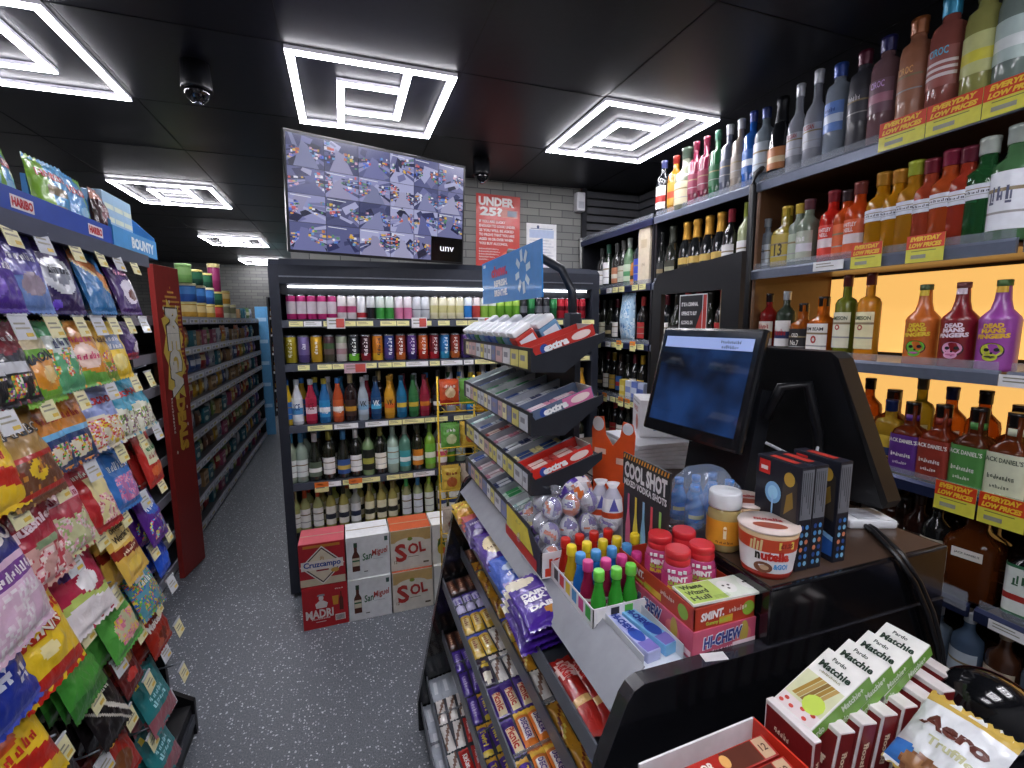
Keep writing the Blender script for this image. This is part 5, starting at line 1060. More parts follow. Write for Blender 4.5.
backrank('behind the front rank, fourth lit shelf, left end', 'far end of the fourth lit shelf', UZ[3], 1.82, AMS, 1.22, 1.62)
DK = [(b('square', '1c100c', '16120f', '2c1c14', None, opaque=.15), 'dark square bottle'), (b('round', '281410', '3a2418', '20201f', None, opaque=.15), 'dark round bottle'), (b('square', '3a1a0c', '1b1614', '241a16', 'b88a4a', opaque=.2), 'brown square bottle')]
backrank('on fifth lit shelf behind counter', 'dark bottles on the fifth lit shelf', UZ[4], 1.92, DK, .5, 1.55, 1.05)
big = b('square', '6a3612', '1d1816', None, None, opaque=.35); 
big = Proto('bottle', 'bottle', [('glass_body', MB().lathe([(.062, 0), (.066, .01), (.066, .17), (.058, .19), (.03, .215), (.026, .225), (.026, .26)], glassm('5a2c10', .35), 20, 6)), ('cap', MB().lathe([(.028, .255), (.028, .285), (.024, .29)], BLACK, 14)),
                                 ('label', label_part(.0665, .135, .165, card('e4e0d8'), [("JACK DANIEL'S", .5, .055, .008, card('2a2a2a'))], (), 6, arc=1.0))])
big.put(T(1.835, on(965, 575, 'x', 1.80).y, UZ[4], -PI/2+RAD(10)), 'large brown square bottle with white arched label, low at right')
b('square', '14161a', '1b1b1e', 'e0e6e0', None, [('~~~', .7, .5, .2, '2a5a3a')], bands=((.3, .42, 'a8302a'), (.0, .06, '2f6a48'), (.94, 1, '2f6a48')), span=(.08, .62)).put(T(1.82, .70, UZ[4], -PI/2+RAD(6), s=1.1), 'black square bottle with white, green and red label, low at right edge')
shelfrow('on fifth lit shelf front', 'dark bottles at the front of the fifth lit shelf', UZ[4], [(902, 520, DK[0][0], 'black topped dark bottle'), (918, 525, DK[1][0], 'dark round bottle'), (936, 530, b('round', '1b1c1c', '2a2a2c', 'c8c4b8', '5a8a3a'), 'dark bottle with small green label')], x=1.82)
CL = [(b('round', '5a708c', 'd8dce0', 'c0ccd8', None, opaque=.3), 'blue tinted clear bottle'), (b('round', '4a2c1c', 'b8a080', 'c8b8a0', None), 'brown bottle with cream label'), (b('flat', '6a7a8c', 'c8ccd4', '3a4a5c', None, opaque=.3), 'grey blue flask')]
backrank('on sixth lit shelf', 'bottles on the low shelf', UZ[5], 1.83, CL, .25, 1.62, 1.0)
# ---- bay behind the black board
CH = b('champagne', '16181a', 'c8963c', 'c8a85a', '2a2418'); DWI = [(b('wine', '17191a', '5a1f2a', 'e6e2dc', None), 'dark wine bottle with white label'), (b('burgundy', '1d2018', '2a2a26', '2c2c2a', 'a89a70'), 'dark wine bottle with dark label'), (b('wine', '1e1a1a', 'a83a3a', 'b03030', None), 'dark wine bottle with red label')]
shelfrow('on board bay second shelf', 'bottles above the black board', UZ[1], [
    (662, 255, b('burgundy', '1b1d1c', '2a2c2c', '2f3030', '8a7a5a'), 'black bottle with dark label'), (673, 252, b('champagne', '22241f', '3a3c34', '3a3a30', '9a9a80'), 'dark green sparkling bottle'),
    (687, 250, CH, 'sparkling bottle with gold foil top'), (697, 248, CH, 'sparkling bottle with gold foil top'), (709, 246, CH, 'sparkling bottle with gold foil top'), (721, 244, CH, 'sparkling bottle with gold foil top'),
    (731, 238, b('wine', '191a1a', 'a03040', 'e0dede', None), 'red wine with crimson cap and white label', 1.05), (747, 230, b('wine', '9aa27a', '8a963a', 'e2e2e0', None), 'white wine with olive cap', 1.08)], x=1.81)
backrank('on board bay third shelf', 'wines behind the black board', UZ[2], 1.82, DWI, 1.80, 2.38); backrank('on board bay fourth shelf', 'wines low behind the black board', UZ[3], 1.82, DWI, 1.80, 2.38)
# ---- far bay
shelfrow('on corner bay second shelf', 'wines on the corner bay upper shelf', UZ[1], [
    (602.5, 260, b('wine', '1a1b1a', '3a3c3a', 'd4d4d4', None), 'dark wine with silver label'), (609, 258, b('wine', '1f2a20', '2f5a4a', 'e8e8ea', None, span=(.12, .6)), 'dark wine with tall white label', 1.05),
    (617.5, 256, b('wine', '1d1f1c', '4a4a4a', 'b87a5a', 'd8d0c0'), 'dark wine with copper label', 1.02), (624, 254, b('wine', '1f221e', '5a5a58', 'b8b8a8', None), 'slim dark wine with grey label', 1.04), (630, 252, b('wine', '5a7a5a', 'a8b0a8', 'b8c8b0', '4a8a5a'), 'green bottle with green label', 1.06),
    (635.5, 250, b('flat', 'c8782a', '2a2a2c', 'd8842e', '1f2022'), 'orange labelled bottle', .8), (641, 246, b('wine', '20262c', 'b8bcc4', '3a50b8', None, span=(.1, .5)), 'dark bottle with cobalt label', 1.12)], x=1.81)
wb_ = carton(.115, .10, .345, card('d8ccb4'), [lambda mb: [rect(mb, F_(.115, .10, .345, 'front'), -.03, .05, .03, .10, card('c8b898')), word(mb, F_(.115, .10, .345, 'front'), '~~~', 0, -.05, .03, .02, card('8a7a5a'))]])
Proto('gift_box', 'box', [('carton', wb_)]).put(T(1.815, on(649, 240, 'x', 1.80).y, UZ[1], -PI/2), 'tall cream gift box at the end of the corner bay')
backrank('on corner bay third shelf', 'wines on the corner bay third shelf', UZ[2], 1.82, [DWI[1], DWI[0], (b('wine', '1c1d18', '3a3a34', 'd4d0b8', None), 'dark wine bottle with cream label')], 2.80, 3.28)
backrank('on corner bay third shelf, right end', 'wines at the right end of the corner bay third shelf', UZ[2], 1.82, [DWI[2], DWI[0]], 2.48, 2.62)
backrank('on corner bay fourth shelf', 'bottles on the corner bay fourth shelf', UZ[3], 1.86, [(b('wine', '2a2624', '3a2a28', '3a6ab0', 'b83a3a'), 'dark bottle with red and blue label'), DWI[1], DWI[0], (b('wine', '201f1c', 'c8a03a', 'd8b04a', None), 'dark bottle with gold cap')], 2.50, 3.28)
for k in range(4): Proto('bottle_box', 'box', [('carton', sbox(.062, .05, .13, ('d8c04a', 'd8dce6', '6a80c8', 'b8c4e0')[k], (), ('e8dc8a', '8a9ad0', 'd8e0f4', '5a70b8')[k]))]).put(T(1.80, 2.78-k*.072, UZ[3], -PI/2), ('yellow', 'white', 'blue', 'pale blue')[k]+' small bottle box on the corner bay fourth shelf', 'small bottle boxes')
backrank('on corner bay fifth shelf', 'dark bottles low in the corner bay', UZ[4], 1.82, [DWI[1], DWI[2], DWI[0]], 2.50, 3.28)
t = bag_mesh(.16, .33, .10, 'a8c8e0', [sweets(0, 1, 0, 1, ['d8e6f0', '7aa8d0', 'b8d4e8'], 5, -.1, 31)], [('~~~', .5, .35, .3, .1, '2a5a9a')], 44); t.v = [(x, y, z+.33) for x, y, z in t.v]
Proto('plastic_bag', 'bag', [('packet', t)]).put(T(1.80, on(628, 330, 'x', 1.80).y, UZ[2], -PI/2, 0), 'pale blue and white plastic bag standing on the corner bay shelf')
# ================================================================ THE COUNTER
CK = mat('101115', .16, 0, coat=.5); CM = mat('191a1f', .35); GR = mat('3c4048', .35, .3); DECK = mat('a4a8b2', .3, coat=.3)
CT = thing('shop_counter', 'long glossy black shop counter with stepped chocolate racks on its customer side', 'counter', T(.7, 1.15, 0)); CO = Matrix.Translation((-.7, -1.15, 0))
def cp(name, mb, parent=CT, lab=None): return part(name, mb, parent, CO if parent is CT else None, lab)
OUT = [(.20, 0), (.20, .12), (.359, .882), (.402, .988), (.414, 1.004), (.432, 1.012), (1.19, 1.002), (1.19, 0)]
for y0, y1 in ((.588, .612), (1.692, 1.716)):
    bm = MB().prism(OUT, 'y', y0, y1, CK); cp('end_panel', bm)
cp('edge_band', MB().prism([(.20, .12), (.359, .882), (.402, .988), (.414, 1.004), (.432, 1.012), (1.19, 1.002), (1.19, 1.0035), (.4315, 1.0145), (.4125, 1.006), (.4003, .989), (.3573, .8825), (.1983, .12)], 'y', .586, .614, mat('26272d', .25, coat=.4)))
cp('carcass', MB().box((.50, .614, 0), (1.17, 1.69, .93), CM)); cp('plinth', MB().box((.235, .614, 0), (.50, 1.69, .09), CM))
cp('counter_deck', MB().box((.452, .614, .93), (1.17, 1.69, .995), CM).box((.446, .6145, .995), (.66, 1.69, .9995), DECK))
cp('price_rail', MB().prism([(.384, .957), (.3865, .953), (.4525, 1.018), (.450, 1.021)], 'y', .614, 1.69, mat('8d9098', .35, .15)))
cp('till_plinth', MB().box((.697, .590, 1.0035), (1.19, 1.70, 1.12), CK, bev=.004))
cp('till_plinth_top', MB().box((.705, .60, 1.12), (1.18, 1.69, 1.1215), mat('4a3a30', .3, coat=.2)))  # brown stands for amber reflected in the top, put into its colour
cp('display_ledge', MB().box((.28, .26, .835), (1.19, .587, .85), CK).box((.30, .56, .70), (1.18, .587, .835), CK))
TI = [(.365, .875, .09, .016), (.385, .715, .112, .02), (.312, .60, .18, .03), (.305, .385, .18, .03), (.240, .205, .22, .035), (.215, .100, .16, .012)]
RAIL = mat('777b84', .3, .5)
for k, (x, z, d_, r_) in enumerate(TI):
    s = cp('rack_shelf', MB().prism([(x, z-.006), (x, z), (x+d_, z+r_), (x+d_, z+r_-.006)], 'y', .6145, 1.69, GR).prism([(x-.004, z-.02), (x, z-.02), (x, z+.024), (x-.004, z+.024)], 'y', .6145, 1.69, RAIL))
    for y in (.9, 1.2, 1.5): part('divider', MB().prism([(x+.002, z), (x+d_, z+r_), (x+d_, z+r_+.02), (x+.002, z+.02)], 'y', y, y+.002, mat('9aa0aa', .2, alpha=.5)), s)

def lay(P, tier, u, y, label=None, rz=-PI/2, lift=0, jit=4, sc=1):
    """lay a packet on a rack shelf, u metres in from the rail, long axis along the counter"""
    x, z, d_, r_ = TI[tier]; a = math.atan2(r_, d_)
    M = Matrix.Translation((x+u, y, z+u*r_/d_+.001+lift)) @ Matrix.Rotation(-a, 4, 'Y') @ Matrix.Rotation(rz+RAD(rnd.uniform(-jit, jit)), 4, 'Z') @ Matrix.Scale(sc, 4)
    return P.put(M, label)
BR = {'brn': (bar('chocolate_bar', .125, .04, .022, '3c2218', [('rect', .15, .85, .25, .75, '6a3f30')], [('~~~~~', .5, .5, .55, .3, 'c89a7a')], 1), 'brown wrapped bar'),
      'lil': (bar('chocolate_bar', .125, .038, .022, 'b8b4d8', [('rect', 0, .12, 0, 1, '4a3a8a'), ('rect', .3, .7, .2, .8, '6a5ab0')], [('~~~~~', .5, .5, .4, .4, 'e8e4f4')], 2), 'pale lilac wrapped bar'),
      'yel': (bar('chocolate_bar', .13, .04, .024, 'd8b03c', [('rect', 0, .16, 0, 1, '3a4ab0'), ('rect', .3, .75, .2, .8, 'ecd89a'), ('rect', .86, 1, 0, 1, 'c8a82a')], [('~~~~~', .5, .5, .4, .42, '8a3a1c')], 3), 'yellow bar with blue end'),
      'pbk': (bar('chocolate_bar', .13, .042, .026, '2c1a3c', [('ell', .3, .5, .12, .4, 'd8b83a'), ('ell', .72, .5, .18, .4, 'e0d8c8')], [], 4), 'black and cream bar'),
      'pic': (bar('chocolate_bar', .13, .042, .028, '3f2280', [('rect', .3, .9, .15, .85, 'e8d8b0')], [('Picnic', .6, .5, .5, .55, 'b8382c')], 5), 'purple bar with cream panel'),
      'org': (bar('chocolate_bar', .14, .042, .028, 'd8782a', [('rect', .25, .8, .2, .8, 'e8dcd8'), ('rect', 0, .15, 0, 1, 'e8b83a')], [('DECKER', .52, .5, .5, .4, '4a2a80')], 6), 'orange wrapped bar'),
      'twl': (bar('chocolate_bar', .13, .036, .024, '4a2a92', [('rect', 0, .14, 0, 1, 'c89a2a'), ('rect', .88, 1, 0, 1, 'd8c03a')], [('Twirl', .5, .5, .5, .55, 'e0c83a')], 7), 'purple bar with yellow lettering'),
      'pur': (bar('chocolate_bar', .13, .036, .024, '4c2f9c', [('rect', .2, .8, .25, .75, '7a62c0')], [('~~~~~', .5, .5, .45, .5, 'c8bce8')], 8), 'violet wrapped bar'),
      'grn': (bar('chocolate_bar', .13, .036, .022, '7ab83a', [('ell', .3, .5, .1, .3, '8a4a2a')], [('Curly', .6, .5, .5, .5, 'f0f4e8')], 9), 'lime green bar'),
      'wbr': (bar('chocolate_bar', .13, .036, .02, 'd8d4d0', [('diag', .3, .6, 1.2, '7a5a4a')], [], 10), 'white and brown bar'),
      'red': (bar('chocolate_bar', .12, .04, .02, 'b8241e', [('rect', .3, .7, .2, .8, 'c83a30')], [('KitKat', .5, .5, .5, .5, 'f0e8e8')], 11), 'red wrapped bar'),
      'blu': (bar('chocolate_bar', .12, .05, .022, '1f3aa8', [('ell', .7, .5, .2, .4, '3a6ad0')], [('~~~~', .4, .5, .4, .4, 'e4ecf6')], 12), 'royal blue wrapped bar'),
      'cru': (bar('chocolate_bar', .14, .036, .022, 'c8902c', [('diag', .3, .5, 1.5, '7a2a1a'), ('diag', .7, .8, 1.5, 'e8d86a')], [], 13), 'gold and brown speckled bar'),
      'gry': (bar('chocolate_bar', .14, .05, .014, 'b0b8c4', [('rect', .2, .8, .3, .7, 'd8dce4')], [], 14), 'silver grey flat packet')}
TN = ['top rack', 'second rack', 'third rack', 'fourth rack', 'fifth rack', 'lowest rack']
def rack(tier, col, u, seq, y0=1.63, step=.113):
    R_ = Row('%s column, %s' % (col, TN[tier]), 'chocolate bars on the counter %s' % TN[tier])
    for k, c in enumerate(seq):
        if c == '-': continue
        P, d_ = BR[c]; R_.add(lay(P, tier, u, y0-k*step, sc=.82), d_)
    n = len(R_.it)
    for i, (o, d_) in enumerate(R_.it): o['label'] = '%s, %s from far end, %s column of %s' % (d_, NTH[i], col, TN[tier]); o['group'] = R_.group
rack(1, 'front', .022, 'brn cru cru cru yel cru wbr cru cru'.split()); rack(1, 'middle', .057, 'brn brn cru yel cru cru org cru blu'.split()); rack(1, 'inner', .092, 'brn cru cru brn org cru cru org blu'.split())
rack(2, 'front', .022, 'brn lil yel yel pbk pic pic twl pic'.split()); rack(2, 'second', .057, 'brn lil yel yel wbr pic org org org'.split()); rack(2, 'third', .092, 'brn lil yel wbr wbr pic org org org'.split()); rack(2, 'inner', .127, 'brn pur yel wbr pur pur org org org'.split())
rack(3, 'front', .022, 'brn pur pur pur twl twl twl twl twl'.split()); rack(3, 'middle', .057, 'brn pur pur twl twl twl twl twl yel'.split()); rack(3, 'inner', .092, 'brn pur pur pur twl pur twl twl twl'.split())
rack(4, 'front', .022, 'gry wbr wbr wbr red red grn grn grn'.split()); rack(4, 'middle', .060, 'gry wbr wbr red red twl grn twl twl'.split()); rack(4, 'inner', .098, 'gry wbr red red twl twl twl twl twl'.split())
rack(5, 'front', .024, 'gry gry gry gry gry yel yel gry grn'.split()); rack(5, 'middle', .066, 'gry gry gry gry yel gry gry grn grn'.split())
# big blocks on the top rack
DMK = bag('chocolate_block', .125, .19, .024, '43238c', [('rect', .02, .98, .62, .66, '6a4ab8'), ('ell', .3, .86, .34, .12, 'e8e0c8'), ('ell', .72, .22, .26, .07, 'c8883a')], [('DAIRY', .48, .55, .62, .085, 'f2eef4', 0, .06), ('MILK', .42, .455, .5, .085, 'f2eef4', 0, .06), ('DAIM', .5, .30, .6, .08, 'f2eef4', 0, .06)], seed=51, cat='chocolate block', wr=.4)
CAR = bag('chocolate_block', .12, .17, .022, '4a2690', [('ell', .5, .5, .4, .3, 'e6d4a4'), ('ell', .62, .62, .2, .12, '3a1f70')], [('~~~~~~~', .5, .4, .6, .09, '6a3a1c')], seed=52, cat='chocolate block', wr=.4)
DRK = bag('chocolate_block', .12, .16, .022, '3a1d6a', [('rect', 0, 1, .7, 1, 'a83a3a'), ('ell', .5, .35, .3, .16, '8a7ab8')], [('~~~~~~~~~~~', .5, .52, .74, .1, 'e8e0f0')], seed=53, cat='chocolate block', wr=.4)
BLB = bag('chocolate_block', .12, .17, .022, '2f5ac0', [('rect', .5, 1, 0, 1, '45248e'), ('ell', .4, .6, .2, .1, 'c8d8f0')], [('~~~~', .5, .4, .5, .1, 'f0f0f6')], seed=54, cat='chocolate block', wr=.4)
YEB = bag('sweets_bag', .12, .12, .03, 'e0bc2c', [('wave', .3, .06, 7, 'c8902a')], [('~~~~~~~~~', .5, .6, .8, .14, 'b83a2c')], seed=55)
def flat(P, x, y, z, rz, label, ry=-10, rx=-84): return P.put(Matrix.Translation((x, y, z)) @ Matrix.Rotation(RAD(rz), 4, 'Z') @ Matrix.Rotation(RAD(ry), 4, 'Y') @ Matrix.Rotation(RAD(rx), 4, 'X'), label, 'large chocolate packs on the top rack')
for k in range(4): flat(DMK, .386, 1.035-.006*k, .912+.022*k, (-3, 2, -1, 1)[k], 'big purple milk chocolate block, %s of the stack of four' % ('bottom', 'second', 'third', 'top')[k])
for k in range(3): flat(BLB, .402, 1.205, .905+.017*k, 2-k, 'blue and purple chocolate block, %s of its stack of three' % ('bottom', 'middle', 'top')[k])
for k in range(3): flat(CAR, .400, 1.365, .905+.017*k, 2-k, 'purple chocolate block with cream picture, %s of its stack' % ('bottom', 'middle', 'top')[k])
for k in range(3): flat(DRK, .400, 1.52, .905+.017*k, -2+k, 'purple and red chocolate block, %s of its stack' % ('bottom', 'middle', 'top')[k])
for k in range(2): flat(YEB, .395, 1.66, .91+.022*k, 1-k, 'yellow packet at the far end of the top rack, %s one' % ('lower', 'upper')[k])
KK = bar('chocolate_bar', .19, .05, .022, '9e2019', [('ell', .2, .5, .16, .42, 'e8c8c0'), ('diag', .62, .68, 3, 'd8a04a'), ('rect', .62, .66, .0, 1, 'd8b070'), ('diag', .3, .33, 2.2, '8a1614')], [('KitKat', .22, .5, .26, .5, 'c8241e')], 21)
for k, (u, y) in enumerate(((.028, .735), (.058, .72))): lay(KK, 0, u, y, 'long red wafer bar at near end of top rack, %s one' % ('outer', 'inner')[k], jit=1)

# ---------------------------------------------------------------- chewing gum stand
GS = thing('gum_display_stand', 'dark four-tier chewing gum display stand on the counter', 'display stand', T(.5, 1.34, 1.0)); GO = Matrix.Translation((-.5, -1.34, -1.0))
GM = mat('2c2f36', .35, .25); TZ = [1.533, 1.374, 1.222, 1.078]
gy0, gy1 = 1.055, 1.745; gx = .42; GDP = .19; GRS = .062
part('post', MB().box((.605, 1.22, 1.0), (.64, 1.26, 1.62), GM, bev=.003), GS, GO)
part('sign_arm', MB().tube([(.622, 1.24, 1.60), (.622, 1.245, 1.68), (.60, 1.27, 1.745), (.55, 1.32, 1.785), (.475, 1.38, 1.80)], .013, GM, 8), GS, GO)
part('foot', MB().box((.46, 1.10, 1.0), (.66, 1.68, 1.012), GM), GS, GO)
part('spine', MB().box((.588, gy0+.1, 1.02), (.605, gy1-.1, 1.56), GM), GS, GO)
rr = random.Random(5)
for k, z in enumerate(TZ):
    s = part('tray', MB().prism([(gx, z-.058), (gx, z), (gx+.006, z), (gx+.006, z-.03), (gx+GDP, z-.03+GRS), (gx+GDP, z-.038+GRS), (gx+.07, z-.058)], 'y', gy0+.003, gy1-.003, GM), GS, GO)
    part('side_panel', MB().prism([(gx, z-.058), (gx, z-.002), (gx+.012, z-.018), (gx+GDP+.01, z-.03+GRS+.004), (gx+GDP+.01, z-.045+GRS), (gx+.09, z-.062)], 'y', gy0, gy0+.003, GM), s)
    part('side_panel', MB().prism([(gx, z-.058), (gx, z-.002), (gx+.012, z-.018), (gx+GDP+.01, z-.03+GRS+.004), (gx+GDP+.01, z-.045+GRS), (gx+.09, z-.062)], 'y', gy1-.003, gy1, GM), s)
    y = gy0+.02
    while y < gy1-.05:
        w = rr.choice((.035, .05, .06)); c = rr.choice(('e4dcae', 'c8ccd4', 'd8cf7a', '7a84b0', 'c8a8a8', 'dcdce0'))
        part('price_label', MB().box((-w/2, -.001, -.022), (w/2, 0, .022), card(c)).box((-w*.3, -.0015, -.004), (w*.2, -.001, .01), card('8c8c96')), s, T(gx-.001, y+w/2, z-.03, -PI/2)); y += w+.006
def gumM(k, y, u=0.004, lift=0):
    a = math.atan2(GRS, GDP-.006); return Matrix.Translation((gx+.008+u*math.cos(a), y, TZ[k]-.029+u*math.sin(a)+lift)) @ Matrix.Rotation(-a, 4, 'Y')
def gumbox(c, c2, txt, w=.088, L=.178, h=.03):
    mb = MB(); m = card(c); iw = card('c9c9c6'); L0 = 0
    mb.box((0, -w/2, 0), (L, w/2, .002), iw).box((0, -w/2, .002), (L, -w/2+.002, h), m).box((0, w/2-.002, .002), (L, w/2, h), m).box((0, -w/2+.002, .002), (.002, w/2-.002, h*.55), card('d8dce4')).box((L-.002, -w/2+.002, .002), (L, w/2-.002, h), iw)
    fr = lambda x, z, e=.0006: (L/2+x, -w/2-e, h/2+z)
    rect(mb, fr, .0, -h/2+.001, L/2-.003, h/2-.001, card(c2)); disc(mb, fr, -.055, 0, .012, .012, card('2a4a9a')); word(mb, fr, 'extra', -.022, 0, .07, h*.62, card('f4f4f6'), bold=.06, ang=0)
    disc(mb, fr, .05, 0, .028, .010, card('e8d4d0'), .001)
    return Proto('gum_box', 'gum box', [('open_box', mb)])
GB = [gumbox('b83028', 'b83028', 'extra'), gumbox('5a6a84', 'c86a98', 'extra'), gumbox('c8281e', 'c8281e', 'extra'), gumbox('7a5aa0', 'c85aa0', 'extra')]
GBn = [gumbox('9fa4ae', '6a9ab0', 'extra'), gumbox('e0e2e6', '3a9a5c', 'extra'), gumbox('b8bcc4', '7a8aa8', 'extra')]
def gpack(c, c2):
    return Proto('gum_pack', 'gum pack', [('wrapper', MB().box((-.036, -.009, 0), (.036, .009, .013), mat(c, .3, coat=.4), bev=.002).box((-.022, -.0092, .0128), (.02, .0092, .0136), card(c2)))])
GP = {'white and blue': gpack('dfe3ea', '3a5aa0'), 'green': gpack('c8dcd0', '3a9a5a'), 'navy': gpack('2f3c68', 'dfe3ea'), 'pink': gpack('d890a8', 'efe0e6'), 'red': gpack('b0403c', 'e8d0c8'), 'yellow': gpack('e4d89a', '2a4a8a'), 'teal': gpack('8fc0b8', 'e4f0ee')}
def gtub(c): return Proto('gum_bottle', 'gum bottle', [('tub_body', MB().box((-.030, -.026, 0), (.030, .026, .052), mat(c, .3, coat=.4), bev=.006).box((-.022, -.0266, .012), (.022, -.0255, .04), card('dfe6ee'))), ('cap', MB().box((-.029, -.025, .052), (.029, .025, .070), mat('eceff2', .3), bev=.006))])
TIER = ['top', 'second', 'third', 'bottom']
cols = [['white and blue'], ['pink', 'navy', 'white and blue', 'green', 'green', 'white and blue', 'teal'], ['red', 'yellow', 'navy', 'pink', 'red', 'white and blue', 'teal'], ['yellow', 'teal', 'green', 'navy', 'pink', 'pink', 'white and blue']]
for k in range(4):
    for j in range(7):
        y = gy0+.055+j*.096
        if k == 0 and j > 0: continue
        Bx = GB[k] if j == 0 else GBn[(j+k) % 3]
        Bx.put(gumM(k, y), '%s open gum box, %s from near end, %s tier' % (('red', 'grey and pink', 'red', 'violet')[k] if j == 0 else ('grey blue', 'white and green', 'silver')[(j+k) % 3], NTH[j], TIER[k]), 'gum boxes on the display stand')
        if k == 0: continue
        c = cols[k][j]
        for i in range(6):
            u = .045+(i//3)*.076; v = -.024+(i % 3)*.024
            GP[c].put(gumM(k, y+v, u, .003), '%s gum pack, %s box from near end, %s tier, %s row, %s' % (c, NTH[j], TIER[k], ('front', 'back')[i//3], ('near', 'middle', 'far')[i % 3]), 'gum packs in the display boxes')
gt = [gtub('3a62b0'), gtub('6a9ac0'), gtub('3f8a4a'), gtub('4a6ab4'), gtub('b8342c')]
for j in range(9):
    a = gumM(0, gy0+.135+j*.062, .045, .004); (gt[4] if j == 0 else gt[j % 4]).put(a @ Matrix.Rotation(RAD(-14), 4, 'Y'), '%s gum bottle with white cap, %s from near end, front of top tier' % ('red' if j == 0 else ('blue', 'pale blue', 'green', 'mid blue')[j % 4], NTH[j]), 'white capped gum bottles')
    if j % 2 == 0 or j == 1: gt[(j+1) % 4].put(gumM(0, gy0+.14+j*.06, .118, .004) @ Matrix.Rotation(RAD(-14), 4, 'Y'), '%s gum bottle with white cap, %s from near end, behind on top tier' % (('blue', 'pale blue', 'green', 'mid blue')[(j+1) % 4], NTH[j]), 'white capped gum bottles')
def d(mb, fr):
    word(mb, fr, 'chew.', -.075, .028, .17, .036, card('c82a5a'), bold=.06); word(mb, fr, 'REFRESH.', -.06, -.010, .14, .021, card('f0f4f8'), bold=.06); word(mb, fr, 'BREATHE.', -.06, -.040, .14, .021, card('f0f4f8'), bold=.06)
    for i in range(8):
        a = i*PI/4+.2; c, s_ = math.cos(a), math.sin(a); q = lambda r, t: (.145+c*r-s_*t, .005+s_*r+c*t)
        poly(mb, fr, [q(.028, -.009), q(.060, -.009), q(.060, .009), q(.028, .009)], card('cfe4f2'), .0012)
    rect(mb, fr, -.26, .052, -.23, .062, card('e4ecf4'))
t = flatsign('gum_header_sign', 'blue chew refresh breathe sign above the gum stand', 'sign', T(.467, 1.372, 1.726, RAD(-91), RAD(1)), .56, .14, card('2f86d0'), d)

WC = card('e6e6ea')
# ---------------------------------------------------------------- egg box, shots, mints and sweets
# shots tray
SHC = {'red': ('c8281e', 'b8281e'), 'yellow': ('e8cc2a', 'e0b82a'), 'blue': ('4a96d0', '2a7ad0'), 'pink': ('d03f8a', '9a1f4a'), 'green': ('6fd04a', '3fae3a')}
SB = {}
for c, (cap, liq) in SHC.items():
    R, H = .0155, .105
    SB[c] = Proto('shot_bottle', 'bottle', [('glass_body', MB().lathe([(R*.9, 0), (R, .003), (R, .034), (R*.96, .044), (R*.62, .066), (R*.56, .074), (R*.56, .088)], glassm(liq, .35), 16)), ('cap', MB().lathe([(R*.68, .084), (R*.72, .085), (R*.72, .102), (R*.64, .105)], mat(cap, .35), 16)), ('label', label_part(R+.0004, .010, .030, card('e8e8ea'), (), ((.3, .7, card(cap)),), arc=4))])
pts = {'red': [(565.5, 538), (579.6, 534.5), (594, 531.5), (608, 529)], 'yellow': [(571.6, 545.4), (587, 542), (603, 539.6), (617, 536.6), (635, 533.7)], 'blue': [(580.6, 553), (596, 550), (612, 547), (627, 544)], 'pink': [(588, 560.5), (606, 558.7), (622, 555), (636.7, 552)], 'green': [(599, 570), (616.5, 567.5), (631, 564)]}
xs_ = []; ys_ = []
for c, L_ in pts.items():
    for k, (px, py) in enumerate(L_):
        p_ = on(px, py, 'z', 1.108); xs_.append(p_.x); ys_.append(p_.y)
        SB[c].put(T(p_.x, p_.y, 1.003, rr.uniform(0, 6)), '%s capped shot bottle, %s from left in the %s row' % (c, NTH[k], c), 'little coloured shot bottles')
sx0, sx1, sy0, sy1 = min(xs_)-.02, max(xs_)+.02, min(ys_)-.02, max(ys_)+.02
t = thing('shots_tray', 'printed card tray holding the coloured shot bottles, with black cool shot header', 'display tray', T((sx0+sx1)/2, (sy0+sy1)/2, 1.0)); O = Matrix.Translation((-(sx0+sx1)/2, -(sy0+sy1)/2, -1.0))
mb = MB().box((sx0, sy0, .9996), (sx1, sy1, 1.0022), WC); fl = MB
for (a, b__) in (((sx0, sy0), (sx1, sy0+.002)), ((sx0, sy1-.002), (sx1, sy1)), ((sx0, sy0), (sx0+.002, sy1)), ((sx1-.002, sy0), (sx1, sy1))): mb.box((*a, 1.002), (*b__, 1.042), WC)
for k, c in enumerate(('3fae3a', 'd03f8a', '4a96d0', 'e8cc2a', 'c8281e', '2a2c30')):
    y = sy0+.01+k*(sy1-sy0-.02)/6; w = (sy1-sy0-.02)/6*.7; mb.quad([(sx0-.0006, y, 1.012), (sx0-.0006, y+w, 1.012), (sx0-.0006, y+w, 1.038), (sx0-.0006, y, 1.038)], card(c))
    x = sx0+.008+k*(sx1-sx0-.016)/6; w = (sx1-sx0-.016)/6*.6; mb.quad([(x, sy0-.0006, 1.014), (x+w, sy0-.0006, 1.014), (x+w, sy0-.0006, 1.038), (x, sy0-.0006, 1.038)], card(('e8e8e8', '2a2c30', '5ab84a')[k % 3]))
for k in range(9):
    x = sx0+.004+k*(sx1-sx0)/9.2; mb.quad([(x, sy0-.0007, 1.002), (x+.007, sy0-.0007, 1.002), (x+.011, sy0-.0007, 1.011), (x+.004, sy0-.0007, 1.011)], card('e8a03a' if k % 2 else '2a2a2c'))
part('card_tray', mb, t, O)
EY0 = sy1+.002
SHT = t; SHO = O
K_ = card('2a2b2f'); hd = MB().box((-.085, 0, .04), (.085, .002, .208), K_).box((-.088, -.002, .208), (.088, .002, .285), K_); fr = lambda x, z, e=.0006: (x, -e, z)
word(hd, fr, 'COOL SHOT', 0, .248, .160, .040, card('e4e4e6'), .003, bold=.05); word(hd, fr, 'MIXED VODKA SHOTS', 0, .217, .160, .016, card('e4e4e6'), .003, bold=.04)
